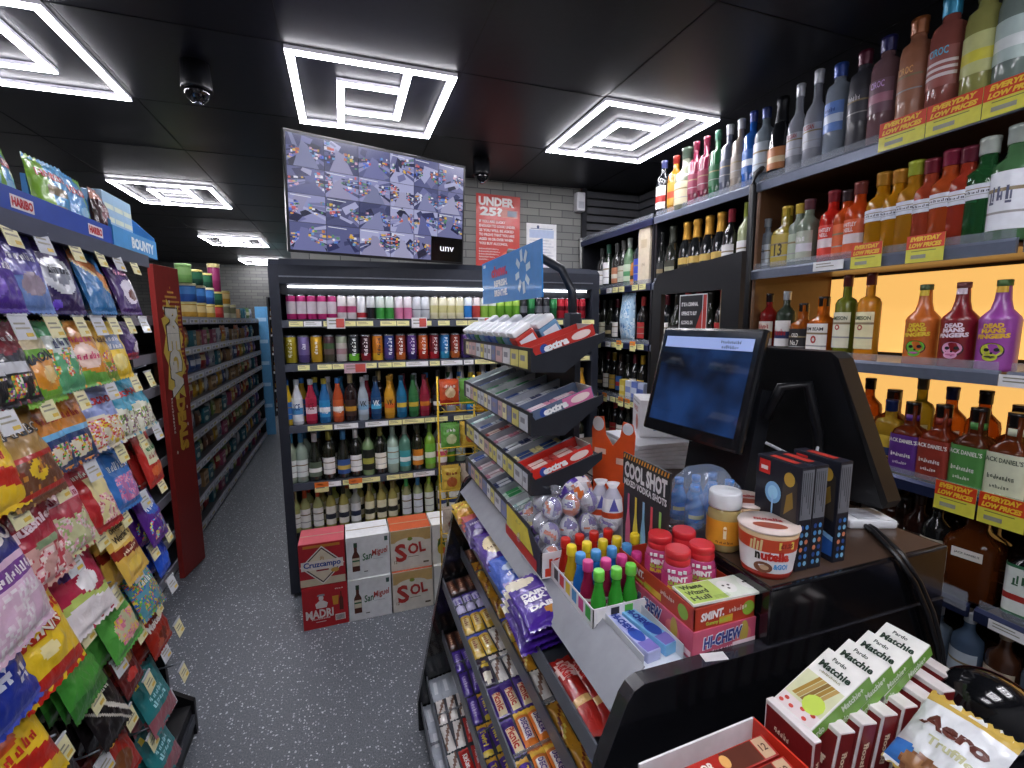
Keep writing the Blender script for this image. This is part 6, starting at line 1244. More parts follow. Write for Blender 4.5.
for k in range(17):
    for z0 in (.273, .045): poly(hd, fr, [(-.086+k*.0102, z0), (-.081+k*.0102, z0), (-.077+k*.0102, z0+.011), (-.082+k*.0102, z0+.011)], card('e8a03a'), .0027 if z0 > .2 else .001)
for k, c in enumerate(('d86a8a', 'e0d04a', '8ac0e0', 'd8505a', '9ad06a')):
    x = -.062+k*.03; poly(hd, fr, [(x-.010, .065), (x+.010, .065), (x+.010, .11), (x+.004, .15), (x+.004, .19), (x-.004, .19), (x-.004, .15), (x-.010, .11)], card(c), .0012)
part('header_card', hd, t, O @ T(.622, .868, 1.0, RAD(-90)))
t = thing('egg_display_box', 'white, yellow and red card display box with tall orange header, full of wrapped eggs', 'display box', T(.52, 1.08, 1.0))
O = Matrix.Translation((-.52, -1.08, -1.0)); WC = card('e6e6ea'); bx = (.405, EY0, .655, EY0+.165)
mb = MB().box((bx[0], bx[1], 1.0), (bx[2], bx[3], 1.003), WC).box((bx[0], bx[1], 1.003), (bx[2], bx[1]+.003, 1.062), WC).box((bx[0], bx[3]-.003, 1.003), (bx[2], bx[3], 1.09), WC).box((bx[2]-.003, bx[1], 1.003), (bx[2], bx[3], 1.09), WC)
mb.prism([(bx[1], 1.003), (bx[3], 1.003), (bx[3], 1.10), (1.06, 1.10), (bx[1], 1.065)], 'x', bx[0], bx[0]+.003, card('2a2c3c'))
mb.quad([(bx[0]-.0006, 1.0, 1.034), (bx[0]-.0006, 1.2, 1.034), (bx[0]-.0006, 1.2, 1.093), (bx[0]-.0006, 1.04, 1.088)], card('e4d44a')); mb.quad([(bx[0]-.0006, .98, 1.004), (bx[0]-.0006, 1.21, 1.004), (bx[0]-.0006, 1.21, 1.032), (bx[0]-.0006, .98, 1.032)], card('c8301e'))
mb.quad([(bx[0]+.01, bx[1]-.0006, 1.004), (bx[0]+.16, bx[1]-.0006, 1.004), (bx[0]+.16, bx[1]-.0006, 1.028), (bx[0]+.01, bx[1]-.0006, 1.024)], card('cf3a20'))
mb.text('Kinder', card('b8341c'), w=.12, h=.022, bold=.05, fn=lambda x, z: (.485+x, bx[1]-.0012, 1.036+z))
part('card_tray', mb, t, O)
W0, Wt = .105, 1.0
H2 = [(-.055, 1.02), (.055, 1.02), (.062, 1.20), (.066, 1.30), (.058, 1.328), (.030, 1.333), (.022, 1.29), (.0, 1.262), (-.022, 1.29), (-.030, 1.340), (-.058, 1.336), (-.066, 1.30), (-.062, 1.20)]
hb = MB().prism(H2, 'y', 0, .003, card('d8521e'))
fr = lambda x, z, e=.0008: (x, -e, z)
rect(hb, fr, -.056, 1.235, -.02, 1.25, card('e8c0b0')); rect(hb, fr, .012, 1.215, .056, 1.232, card('e8c0b0')); disc(hb, fr, -.045, 1.318, .018, .02, card('e4e4ea')); disc(hb, fr, .045, 1.315, .016, .016, card('d8dae4'))
part('header_card', hb, t, O @ T(.668, bx[1]+.13, 0, RAD(-62)))
# round wrapped egg pictured with patches
def egg(R, H, m1, m2, m3, seed, foilw):
    mb = MB(); n = 18; prof = []
    for i in range(n+1):
        a = PI*i/n; prof.append((max(.001, R*math.sin(a)*(1+.12*math.cos(a))), H/2-H/2*math.cos(a)))
    mb.lathe(prof, card(m1), 20, caps=False)
    for i, f in enumerate(mb.f):
        c = sum((Vector(mb.v[j]) for j in f), Vector())/len(f); q = noise.noise(c*38+Vector((seed, 0, 0)))
        mb.m[i] = mb.mi(card(m2 if q > .18 else (m3 if q < -.2 else m1)))
    parts = [('egg_shell', mb)]
    if foilw:
        w = MB(); vs = []; fs = []; N = 14; K = 9
        for k in range(K+1):
            z = -.004+(H+.03)*k/K; r0 = R*1.12*math.sin(PI*min(1, max(.06, (z+.006)/(H+.012))))**.6 if z < H else R*(.2+.5*(z-H)/.026)
            for i in range(N):
                a = 2*PI*i/N; r_ = r0*(1+.10*noise.noise(Vector((i*1.7, k*1.3, seed)))+.05*((i+k) % 2)); vs.append((r_*math.cos(a), r_*math.sin(a), max(.0005, z)))
        for k in range(K):
            for i in range(N): fs.append((k*N+i, k*N+(i+1) % N, (k+1)*N+(i+1) % N, (k+1)*N+i))
        w.add(vs, fs, mat('d4d8e4', .12, .25, alpha=.34, coat=1), smooth=False); parts.append(('clear_wrapper', w))
    return Proto('wrapped_egg' if foilw else 'chocolate_egg', 'egg', parts)
EG = [egg(.024, .058, 'e4e4ea', '6a5aa8', 'e8783a', s, True) for s in (1, 5)] + [egg(.024, .058, 'dcdce6', '7a6ab8', 'c8c8d4', 9, True)]
q = 0
for lv in range(3):
    for i in range(4-(lv == 2)):
        for j in range(4-lv):
            x = bx[0]+.032+i*.055+.012*lv; y = bx[1]+.035+j*.058+.02*lv
            EG[q % 3].put(T(x, y, 1.006+lv*.052, rr.uniform(0, 6), RAD(rr.uniform(-16, 16)), RAD(rr.uniform(-16, 16))),
                          'egg in clear crinkled wrapper, %s layer, %s row back, %s from left' % (('bottom', 'middle', 'top')[lv], NTH[j], NTH[i]), 'wrapped eggs in the display box'); q += 1
e1 = egg(.049, .098, 'e6e2e6', 'e0702a', '5a3aa8', 3, False); p_ = on(568, 484, 'y', 1.10)
e1.put(T(p_.x+.045, p_.y, p_.z-.01, RAD(30), RAD(0), RAD(-88)), 'large round egg with orange, white and violet patches on top of the wrapped eggs')
for px, py, yy, d_ in ((600, 515, 1.03, 'tall white and orange egg packet beside the header card, left one'), (612, 520, 1.0, 'white egg packet below the header card, right one')):
    p_ = on(px, py, 'y', yy); Proto('egg_packet', 'egg packet', [('packet', (lambda m: m)(MB().lathe([(.006, 0, card('d8d8e2')), (.022, .008, card('e8e8ee')), (.027, .03, card('d0502a')), (.027, .045, card('e8e8ee')), (.024, .08, card('c8c8d8')), (.010, .105, card('e8e8ee')), (.018, .118)], WC, 14, 2, 1, .7))), ('print_panel', MB().quad([(-.012, -.0205, .05), (.012, -.0205, .05), (.0, -.0195, .085)], card('5a5aa8')))]).put(T(p_.x, yy, 1.075, RAD(-20)), d_, 'tall egg packets')
# blue pack behind
for k in range(6):
    Proto('water_shot', 'bottle', [('glass_body', MB().lathe([(.018, 0), (.021, .004), (.021, .05), (.010, .078), (.009, .088)], glassm('2f8ae0', .3), 14)), ('cap', MB().lathe([(.0105, .086), (.0105, .10)], mat('2f7ad0', .3), 12)), ('label', label_part(.0214, .015, .045, card('2a7ad8'), (), ((.35, .65, card('d8dca0')),), arc=2.5))]).put(T(.745+(k % 3)*.05, .85+(k//3)*.055, 1.122), 'small bright blue bottle in clear wrap, %s' % ('front left', 'front middle', 'front right', 'back left', 'back middle', 'back right')[k], 'bright blue bottles in clear wrap')
vs = []; fs = []; N = 18; K = 10
for k in range(K+1):
    z = 1.1225+.125*k/K; 
    for i in range(N):
        a = 2*PI*i/N; e = (abs(math.cos(a))**4+abs(math.sin(a))**4)**-.25; s_ = 1 if k < 7 else 1-.12*(k-6)
        r_ = 1+.06*noise.noise(Vector((i*1.3, k*1.1, 2)))+.04*((i+k) % 2); vs.append((.795+.082*e*math.cos(a)*r_*s_, .878+.056*e*math.sin(a)*r_*s_, z))
for k in range(K):
    for i in range(N): fs.append((k*N+i, k*N+(i+1) % N, (k+1)*N+(i+1) % N, (k+1)*N+i))
fs.append(tuple(K*N+i for i in range(N)))
Proto('clear_wrap', 'wrapping', [('film', MB().add(vs, fs, mat('c4d4ec', .1, .1, alpha=.32, coat=1)))]).put(Matrix.Identity(4), 'crinkled clear plastic wrap around the bright blue bottles')
# chew boxes with mint jars
bw, bd_, h1 = .143, .245, .056; cx_, cy_ = .621, .737
def hichew(mb):
    for f, L_ in (('front', bw), ('left', bd_)):
        fr = F_(bw, bd_, h1, f); disc(mb, fr, L_*.28, 0, .02, .018, card('d8707a')); rect(mb, fr, -L_/2+.002, -h1/2+.006, -L_/2+(L_*.5 if f == 'left' else .04), -h1/2+.012, card('e8c8d0')); disc(mb, fr, L_*.30, .006, .010, .022, card('b8a04a'), .0012)
        rect(mb, fr, L_*.12, -h1*.36, L_*.49, -h1*.16, card('f0d8e0'), .0015)
        word(mb, fr, 'HI-CHEW', -.006, .006, .092, .026, card('eef0f8'), .0016, ang=4, bold=.10, shear=.2); word(mb, fr, 'HI-CHEW', -.006, .006, .088, .023, card('2a3a8a'), .0022, ang=4, bold=.04, shear=.2); word(mb, fr, '~~~~~~~~~~', -.005, -.016, .06, .006, card('f0dce4'))
Proto('chew_box', 'sweets box', [('carton', carton(bw, bd_, h1, card('c45470'), [hichew]))]).put(T(cx_, cy_, .9996), 'pink chew box with blue lettering, under the red mint box')
h2 = .042; z2 = .9996+h1+.0005
mb = MB(); OR = card('b83e28'); w_, d2 = bw-.006, bd_-.004
mb.box((-w_/2, -d2/2, 0), (w_/2, d2/2, .002), OR)
for a, b__ in (((-w_/2, -d2/2), (w_/2, -d2/2+.002)), ((-w_/2, d2/2-.002), (w_/2, d2/2)), ((-w_/2, -d2/2), (-w_/2+.002, d2/2)), ((w_/2-.002, -d2/2), (w_/2, d2/2))): mb.box((*a, .002), (*b__, h2), OR)
for f, L_ in (('front', w_), ('left', d2)):
    fr = F_(w_, d2, h2, f); rect(mb, fr, -L_*.1, -h2*.42, L_*.12, -.004, card('d8a83a')); word(mb, fr, 'SMINT.', -L_*.22, .004, .052, .016, card('f4ecec'), ang=3, bold=.05, shear=.2); word(mb, fr, 'Gummy BURST', -L_*.12, -.012, .055, .009, card('b8d04a'), bold=.05); word(mb, fr, '~~~~~~~', L_*.2, .005, .04, .010, card('f0dcd4'))
    disc(mb, fr, L_*.38, 0, .014, .014, card('8ab03a'))
Proto('mint_box', 'sweets box', [('open_box', mb)]).put(T(cx_, cy_, z2), 'red open mint box with white lettering, stacked on the pink chew box')
MJ = Proto('mint_jar', 'jar', [('jar_body', MB().lathe([(.021, 0), (.0235, .004), (.0235, .052), (.021, .060), (.0185, .064)], mat('d04a86', .12, trans=.25, coat=.8), 22)),
     ('cap', MB().lathe([(.0200, .062), (.0205, .064), (.0205, .072), (.0195, .073), (.0205, .074), (.0205, .083), (.0185, .086)], mat('cc2c34', .35), 26)),
     ('label', label_part(.0240, .022, .050, card('c8407e'), [('MINT', .78, .030, .009, card('f4ecf2'), .06), ('GUMMY', .48, .032, .0065, card('b8d04a'), .06), ('BURST', .2, .032, .0065, card('e8c03a'), .06)], (), arc=3.0)),
     ('sweets', MB().box((-.010, -.0232, .0525), (-.004, -.0215, .0575), WC).box((.0, -.0238, .0515), (.006, -.022, .0565), WC).box((.008, -.0225, .053), (.013, -.021, .058), WC).box((-.016, -.0200, .0515), (-.012, -.0185, .0565), WC))])
for k, (px, py) in enumerate(((660, 533), (685, 529), (678, 548), (702, 543))):
    p_ = on(px, py, 'z', z2+.002+.086*1.18); x = min(max(p_.x, cx_-w_/2+.031), cx_+w_/2-.031); MJ.put(T(x, p_.y, z2+.0022, RAD(-35), s=1.18), 'pink mint jar with red cap, %s of the four in the red box' % ('back left', 'back right', 'front left', 'front right')[k], 'pink mint jars')
def d(mb, fr):
    rect(mb, fr, -.075, -.027, -.005, .027, card('b4d06a'), .0005); rect(mb, fr, -.005, -.027, .075, .027, card('e4eee0'), .0005)
    for k, s in enumerate(('Waste', 'Wizard', 'Hull')): word(mb, fr, s, -.070, .016-k*.016, .042-.006*(k == 2), .012, card('3a4a2a'), align='L', bold=.03)
    for cx in (.012, .055):
        disc(mb, fr, cx, .0, .016, .018, card('f0f4ee'), .001); 
        for a in (.5, 2.6, 4.7): disc(mb, fr, cx+.006*math.cos(a), .006*math.sin(a), .0026, .0026, card('3a3c3a'), .0014, 8)
    for k in range(3): rect(mb, fr, -.03, -.018-k*.003, .0, -.0170-k*.003, card('7a9a4a'), .001)
t = thing('leaflet', 'green and white waste leaflets lying on the red mint box', 'leaflet', T(.640, .650, z2+h2+.0045, RAD(-3), s=1.08))
mb = MB(); fr0 = lambda x, z, e=.0005: (x, z, e)
mb.box((-.077, -.029, -.004), (.077, .029, 0), card('e8ece4')); d(mb, fr0); part('printed_sheet', mb, t)
# chew sticks in a clear tray
t = thing('chew_tray', 'white paper tray holding two blue chew sticks beside the rail', 'tray', T(.498, .72, .9996)); mb = MB().box((-.042, -.095, 0), (.042, .10, .0015), mat('d4dae4', .3))
for a, b__ in (((-.042, -.095), (-.0405, .10)), ((.0405, -.095), (.042, .10)), ((-.042, .0985), (.042, .10))): mb.box((*a, .0015), (*b__, .030), mat('dfe3ea', .3, alpha=.8))
part('tray', mb, t)
CS = [Proto('chew_pack', 'sweets pack', [('wrapper', carton(.030, .118, .022, mat(c, .3, coat=.4), [lambda mb, c=c: (lambda fr: [rect(mb, fr, -.014, -.057, .014, -.03, card('7a72c0')), disc(mb, fr, .0, -.012, .013, .020, card('2a50b0')), mb.text('HI-CHEW', card('1f3a9a'), w=.058, h=.016, bold=.06, fn=lambda x, z: fr(z, .025-x, .0016))])(F_(.030, .118, .022, 'top'))], bev=.002))]) for c in ('b4bce8', '7ab8e4')]
CS[0].put(T(.480, .695, 1.0015, RAD(7)), 'lilac chew stick in white paper tray', 'chew sticks in tray'); CS[1].put(T(.518, .70, 1.0015, RAD(10)), 'pale blue chew stick in white paper tray', 'chew sticks in tray')
Proto('paper_slip', 'paper', [('sheet', MB().box((-.022, -.010, 0), (.022, .010, .0006), card('dcdcde')))]).put(T(.585, .600, 1.0125, RAD(-12)), 'torn white paper slip under the front of the pink chew box')
# spread cups, jar
def nut(): 
    R, H = .052, .090; cr = card('c8b88c')
    body = MB().lathe([(R*.80, 0, card('b8281e')), (R*.86, .008, card('a82a1c')), (R*.87, .013, card('e6e4ea')), (R*.96, .055, card('c84a2c')), (R*1.0, .080, card('d8b890')), (R*1.02, H)], cr, 30)
    def fn(x, z):
        r_ = R*(.86+.14*z/.08)+.001; a = x/r_-PI/2; return (r_*math.cos(a), r_*math.sin(a), z)
    def fw(s, m, cx, cz, w, h, bold=.05, e=0):
        body.text(s, card(m), w=w, h=h, bold=bold, fn=lambda x, z: fn(cx+x, cz+z))
    fw('n', '1c1a1c', -.0225, .046, .009, .014); fw('utella', 'c02a20', .008, .048, .050, .019, .06); fw('&GO!', '5aa0d8', .018, .028, .026, .011)
    body.add([fn(-.012+.016*math.cos(i*PI/8), .024+.011*math.sin(i*PI/8)) for i in range(16)], [tuple(range(16))], card('7a4a34')); body.add([fn(-.010+.008*math.cos(i*PI/8), .024+.005*math.sin(i*PI/8)) for i in range(16)], [tuple(range(16))], card('c8a888'))
    for k in range(4): body.add([fn(-.038+k*.006+a_, b__) for a_, b__ in ((0, .056), (.004, .056), (.005, .074+k % 2*.004), (.001, .074+k % 2*.004))], [(0, 1, 2, 3)], card('e0c890'))
    body.add([fn(.012+a_, b__) for a_, b__ in ((0, .062), (.030, .062), (.030, .077), (.0, .077))], [(0, 1, 2, 3)], card('e8cc5a')); fw('£1.25', '8a2a1c', .027, .070, .024, .009)
    lid = MB().lathe([(R*1.04, H), (R*1.05, H+.002), (R*1.04, H+.004), (.001, H+.0045)], card('d8c8c0'), 30); lid.text('nutella', card('a82a2a'), w=.05, h=.014, bold=.04, fn=lambda x, z: (x, z+.012, H+.0052)); lid.add([(.03*math.cos(a_*PI/8), -.018+.014*math.sin(a_*PI/8), H+.0050) for a_ in range(16)], [tuple(range(16))], card('9a4a34'))
    return Proto('spread_cup', 'snack cup', [('cup', body), ('foil_lid', lid)])
NU = nut(); NU.put(T(.747, .650, 1.1216, RAD(-40)), 'chocolate spread snack cup at the front corner of the plinth', 'spread snack cups'); NU.put(T(.800, .762, 1.1216, RAD(-30)), 'chocolate spread snack cup behind the front one', 'spread snack cups')
Proto('spread_jar', 'jar', [('jar_body', MB().lathe([(.026, 0), (.030, .005), (.030, .072), (.027, .080), (.024, .084)], mat('c8b478', .15, trans=.3, coat=.6), 24)), ('cap', MB().lathe([(.0285, .082), (.029, .084), (.029, .108), (.027, .112)], mat('dadde2', .35), 28)),
    ('label', label_part(.0305, .016, .062, card('e09a2e'), [('i', .55, .006, .024, card('f8e8c0'), .1), ('~~~~~', .14, .03, .005, card('8a4a1c'), .03)], (), arc=3.2))]).put(T(.735, .748, 1.1216, RAD(-40), s=1.12), 'glass jar with white lid and orange label beside the spread cup')
# card game boxes
def game(mb):
    fr = F_(.032, .105, .205, 'front'); rect(mb, fr, -.014, -.0, .014, .097, card('6c7078'))
    for k in range(5): rect(mb, fr, -.012+k*.005, .01+.012*((k*3) % 4), -.0105+k*.005, .092, card('24262c'), .0009)
    for r_ in range(6):
        for c in range(2): disc(mb, fr, -.006+c*.012, -.088+r_*.0145, .0042, .005, card(('4a8ac8', '2a4a8a', 'c87a5a', '7ab0d0')[(r_+c*3) % 4]), .001, 8)
    fr = F_(.032, .105, .205, 'left'); disc(mb, fr, -.008, .035, .019, .022, card('7ab0e0')); disc(mb, fr, -.008, .035, .012, .014, card('9ad0f0'), .0011); rect(mb, fr, -.010, -.03, -.006, .03, card('9ac8f0'), .0012)
    rect(mb, fr, -.045, .068, -.018, .096, card('c82a24')); rect(mb, fr, -.040, .076, -.023, .084, card('f0e0e0'), .0012)
    poly(mb, fr, [(.012, -.01), (.048, -.02), (.046, .07), (.028, .09), (.014, .06)], card('3a3430')); disc(mb, fr, .028, .072, .012, .014, card('b8963c'), .0012); poly(mb, fr, [(.02, .0), (.04, .02), (.036, .05), (.024, .04)], card('8a7030'), .0013)
    poly(mb, fr, [(-.05, -.09), (.05, -.09), (.05, -.05), (-.05, -.02)], card('2a5aa8')); poly(mb, fr, [(-.05, -.03), (.05, -.06), (.05, -.05), (-.05, -.02)], card('8ac0f0'), .0012)
    fr = F_(.032, .105, .205, 'top'); rect(mb, fr, -.008, -.03, .008, .03, card('b83a30'))
GMB = Proto('card_game_box', 'card game box', [('carton', carton(.032, .105, .205, card('1b1d28'), [game]))])
for k, x in enumerate((.772, .806, .872)): GMB.put(T(x+.032, .672, 1.1216, RAD(-2)), 'dark card game box standing on the plinth, %s' % ('left one', 'middle one', 'right one')[k], 'dark card game boxes')

# ---------------------------------------------------------------- till
TS = thing('till_touchscreen', 'tilted black touchscreen facing the customer', 'touchscreen', T(.879, 1.016, 1.43, RAD(-84.6), RAD(-13.6)))
part('casing', MB().box((-.168, 0, -.152), (.168, .022, .152), mat('16171b', .25, coat=.4), bev=.008), TS)
def scr_mat():
    m = bpy.data.materials.new('screen_glow'); m.use_nodes = True; nt = m.node_tree; b_s = nt.nodes['Principled BSDF']; L = nt.links.new
    tc = nt.nodes.new('ShaderNodeTexCoord'); n = nt.nodes.new('ShaderNodeTexNoise'); n.inputs['Scale'].default_value = 7; L(tc.outputs['Object'], n.inputs['Vector'])
    rp = nt.nodes.new('ShaderNodeValToRGB'); e = rp.color_ramp.elements; e[0].position = .38; e[0].color = lin('1b2740'); e[1].position = .66; e[1].color = lin('3f78d8'); L(n.outputs['Fac'], rp.inputs['Fac'])
    b_s.inputs['Base Color'].default_value = (.01, .01, .012, 1); b_s.inputs['Roughness'].default_value = .07; L(rp.outputs['Color'], b_s.inputs['Emission Color']); b_s.inputs['Emission Strength'].default_value = .12; return m
mb = MB().quad([(-.148, -.0006, -.118), (.148, -.0006, -.118), (.148, -.0006, .128), (-.148, -.0006, .128)], scr_mat()); mb.quad([(-.146, -.001, .095), (.146, -.001, .095), (.146, -.001, .126), (-.146, -.001, .126)], mat('8a9ac8', .2, em=.45))
if True:
    mb.text('~~~~~~~~~~~', mat('3a4a6a', .3), w=.06, h=.008, fn=lambda x, z: (x+.08, -.0014, z+.116)); mb.text('~~~~~~~~', mat('3a4a6a', .3), w=.05, h=.008, fn=lambda x, z: (x+.08, -.0014, z+.103))
part('screen', mb, TS); part('mount', MB().box((-.05, .022, -.08), (.05, .07, .05), BLACK, bev=.004), TS)
def hull(name, pts, th, m, parent, O, axis=(1, 0, 0)):
    a = Vector(axis)*th; vs = [Vector(p) for p in pts]+[Vector(p)+a for p in pts]; n = len(pts)
    return part(name, MB().add(vs, [tuple(range(n)), tuple(range(2*n-1, n-1, -1))]+[(i, (i+1) % n, (i+1) % n+n, i+n) for i in range(n)], m), parent, O)
PO = thing('till_terminal', 'large black till terminal seen from behind, beside the touchscreen', 'till', T(1.05, .9, 1.1216)); O = Matrix.Translation((-1.05, -.9, -1.1216)); TM = mat('17181b', .42)
hull('monitor_back', [(1.148, .690, 1.185), (1.148, .70, 1.165), (1.148, 1.03, 1.135), (1.0, 1.02, 1.52), (1.0, 1.0, 1.53), (1.0, .745, 1.528), (1.003, .728, 1.515)], .045, TM, PO, O)
hull('seam_ridge', [(1.045, .86, 1.418), (1.045, 1.0, 1.418), (1.044, 1.0, 1.4205), (1.044, .86, 1.4205)], .01, mat('2e3036', .3), PO, O)
part('stand', MB().prism([(.905, 1.1216), (.94, 1.1216), (1.0, 1.42), (.955, 1.43)], 'y', .875, 1.09, mat('1b1d22', .38)), PO, O)
part('base', MB().box((.90, .86, 1.1216), (1.13, 1.10, 1.14), TM, bev=.006), PO, O)
part('hinge_arm', MB().tube([(.955, .86, 1.36), (.975, .84, 1.44), (1.01, .80, 1.45), (1.04, .79, 1.34), (1.07, .80, 1.24)], .012, BLACK, 8), PO, O)
part('cable', MB().tube([(.96, .86, 1.30), (.99, .80, 1.275), (1.03, .78, 1.29), (1.06, .80, 1.31)], .004, mat('c8ccd4', .4), 8), PO, O)
# counter board with window and notice
CB = thing('counter_board', 'tall black counter board with a cut-out window', 'board', T(1.15, 1.37, 1.12)); bd2 = mat('15161a', .4)
def bp2(a, b__): return [(p[0]-1.37, p[1]-1.12) for p in (a, b__)]
mb = MB(); y0, y1, z0, z1 = 1.160, 1.600, 1.1216, 1.805; wy0, wy1, wz0, wz1 = 1.235, 1.545, 1.47, 1.695
def pr(pts): mb.prism([(a-1.37, z-1.12) for a, z in pts], 'x', 0, .018, bd2)
pr([(y0, z0), (wy0, z0), (wy0, 1.80), (y0, z1)]); pr([(wy1, z0), (y1, z0), (y1, 1.70), (1.592, 1.74), (1.57, 1.768), (wy1, 1.776)]); pr([(wy0, wz1), (wy1, wz1), (wy1, 1.776), (wy0, 1.80)]); pr([(wy0, z0), (wy1, z0), (wy1, wz0), (wy0, wz0)])
part('board', mb, CB)
part('window_edge', MB().box((-.001, wy0-1.37, wz0-1.12), (.0185, wy0-1.3695+.002, wz1-1.12), mat('8a7a60', .4)), CB)
def d(mb, fr):
    poly(mb, fr, [(.055, -.09), (.055, .07), (-.015, -.09)], card('b8342c'), .001); rect(mb, fr, .052, -.09, .068, .10, card('c0362e'), .0012)
    for k, (s, w) in enumerate((('IT IS A CRIMINAL', .085), ('OFFENCE TO BUY', .08), ('ALCOHOL ON', .06), ('BEHALF OF', .055), ('A CHILD', .04))): word(mb, fr, s, -.058, .068-k*.032, w, .014, card('ececec'), .0016, align='L', bold=.05)
    for a in ((-.068, -.10, .070, -.096), (-.068, .098, .070, .102), (-.070, -.10, -.066, .102), (.048, -.10, .051, .102), (.068, -.10, .071, .102)): rect(mb, fr, *a, card('e4e4e4'), .0018)
flatsign('alcohol_notice', 'black and red alcohol offence notice in the board window', 'notice', T(1.158, 1.375, 1.585, RAD(-90)), .142, .205, card('202226'), d)
# things on the plinth behind
wbx = carton(.15, .15, .125, card('e0e0e4'), [lambda mb: (lambda fr, fl: [disc(mb, fl, .02, -.02, .022, .028, card('c86a5a')), word(mb, fl, 'FRIES', .0, .025, .08, .018, card('b83a3a')), rect(mb, fl, -.06, .045, .06, .05, card('9a9aa0')), disc(mb, fr, .045, .02, .018, .022, card('3a4a7a')), rect(mb, fr, -.03, -.04, .02, -.034, card('6a7a9a'))])(F_(.15, .15, .125, 'front'), F_(.15, .15, .125, 'left'))])
q_ = on(665, 456, 'y', 1.36); WB_ = (q_.x-.035, 1.36, 1.2085)
Proto('white_carton', 'box', [('carton', wbx)]).put(T(*WB_, RAD(-25)), 'white printed carton standing behind the touchscreen')
for k in range(6): Proto('paper_bag_stack', 'paper pack', [('paper', MB().box((-.13, -.11, 0), (.13, .11, .0135), card('d4d6dc'), bev=.003))]).put(T(WB_[0]-.035+.004*(k % 2), 1.335, 1.122+k*.0143, RAD(-18+3*k)), 'white paper pack under the carton, %s from bottom' % NTH[k], 'white paper packs')
Proto('card_reader', 'card reader', [('reader_body', MB().box((-.055, -.04, 0), (.055, .04, .02), mat('dcdfe4', .35), bev=.006)), ('keypad', MB().box((-.03, -.03, .020), (.02, .03, .0215), mat('b0b4bc', .4)))]).put(T(1.135, .735, 1.1216, RAD(-20)), 'white card reader on the plinth right of the till')
for k in range(2):
    o = .018*k
    Proto('power_cable', 'cable', [('cable_sheath', MB().tube([on(818-o*200, 490, 'z', 1.128), on(845+o*150, 512, 'z', 1.129), on(872+o*250, 530, 'z', 1.130), on(897+o*300, 556-o*100, 'z', 1.131), on(914+o*300, 582, 'y', .578), on(927+o*300, 612, 'y', .572), on(937+o*250, 648, 'y', .572), on(944+o*200, 700, 'y', .572), on(946+o*200, 740, 'y', .572)], .0055, BLACK, 8))]).put(Matrix.Identity(4), 'black cable drooping over the plinth edge, %s of the pair' % ('left', 'right')[k], 'black cables')

# ---------------------------------------------------------------- things on the ledge in front
def match(mb):
    w, d_, h = .125, .066, .022; fr = F_(w, d_, h, 'top')
    f2 = lambda x, z, e=.0006: fr(-z*0+(-z), 0, e)
    def top(u, v, e=.0006): return (v, -u, h+e)   # u along the writing, v towards the box top
    def R2(u0, v0, u1, v1, c, e=.0006): mb.quad([top(u0, v0, e), top(u1, v0, e), top(u1, v1, e), top(u0, v1, e)], card(c))
    R2(-.031, -.061, .031, -.040, 'e4d8d8'); R2(-.031, -.040, .031, .012, 'd4d8b0')
    for k in range(5): mb.quad([top(-.022+k*.007, -.035, .001), top(-.016+k*.007, -.035, .001), top(-.004+k*.007, .012, .001), top(-.010+k*.007, .012, .001)], card(('a8863a', 'b89a5a', '8a6a34')[k % 3]))
    mb.quad([top(.0+.016*math.cos(a*PI/6)+.012, -.03+.016*math.sin(a*PI/6), .0014) for a in range(12)], card('c4dc5a'))
    for u, v in ((-.02, -.048), (-.008, -.054), (.006, -.046), (.016, -.056), (.022, -.044), (-.024, -.056)): mb.quad([top(u+.004*math.cos(a*PI/4), v+.003*math.sin(a*PI/4), .0012) for a in range(8)], card('c8483c'))
    mb.text('Matchie', card('24382c'), w=.050, h=.0125, bold=.04, fn=lambda x, z: top(x, .034+z, .0012)); mb.text('Pardo', card('24382c'), w=.022, h=.007, bold=.02, fn=lambda x, z: top(x-.004, .050+z, .0012)); mb.text('~~~~~~~~~~~~~~~', card('8a8a5a'), w=.034, h=.004, fn=lambda x, z: top(x, .022+z, .0012))
    fs_ = F_(w, d_, h, 'front'); rect(mb, fs_, -w/2+.001, -h/2+.001, w/2-.001, h/2-.001, card('7ab048')); word(mb, fs_, 'Pardo', -.055, 0, .026, .012, card('e4f0d8'), bold=.03); word(mb, fs_, 'Matchie+', .02, 0, .046, .012, card('e4f0d8'), bold=.03)
MT = Proto('pistachio_bar_box', 'sweets box', [('carton', carton(.125, .066, .022, card('ebebe6'), [match], .001))])
for k, x in enumerate((.682, .735, .788, .841)): MT.put(T(x, .470+.003*k, 1.014+.001*k, RAD(1.5*k-2), 0, RAD(-30+k)), 'white and green pistachio bar box, %s from left on the red boxes' % NTH[k], 'pistachio bar boxes')
def bis(mb, c='7a1c1e'):
    fr = F_(.030, .085, .15, 'front'); rect(mb, fr, -.013, -.073, .013, .073, card(c)); mb.text('Biscoff', card('e8d4b8'), w=.05, h=.010, bold=.03, fn=lambda x, z: fr(z, x+.02, .0013))
    fr = F_(.030, .085, .15, 'left'); rect(mb, fr, -.040, -.073, .040, .068, card(c)); word(mb, fr, 'Biscoff', 0, .02, .06, .015, card('ecdcc4'), bold=.05); word(mb, fr, '~~~~~', -.01, .042, .026, .010, card('ecdcc4'))
    rect(mb, fr, -.02, -.05, .03, -.01, card('b87a4a'), .001)
BI = Proto('biscuit_box', 'biscuit box', [('carton', carton(.030, .085, .15, card('e2dcdc'), [bis], .002))])
for k in range(7): BI.put(T(.645+k*.046, .462, .855, RAD(-4), 0, RAD(8)), 'dark red biscuit box, %s from left standing on the ledge' % NTH[k], 'dark red biscuit boxes on the ledge')
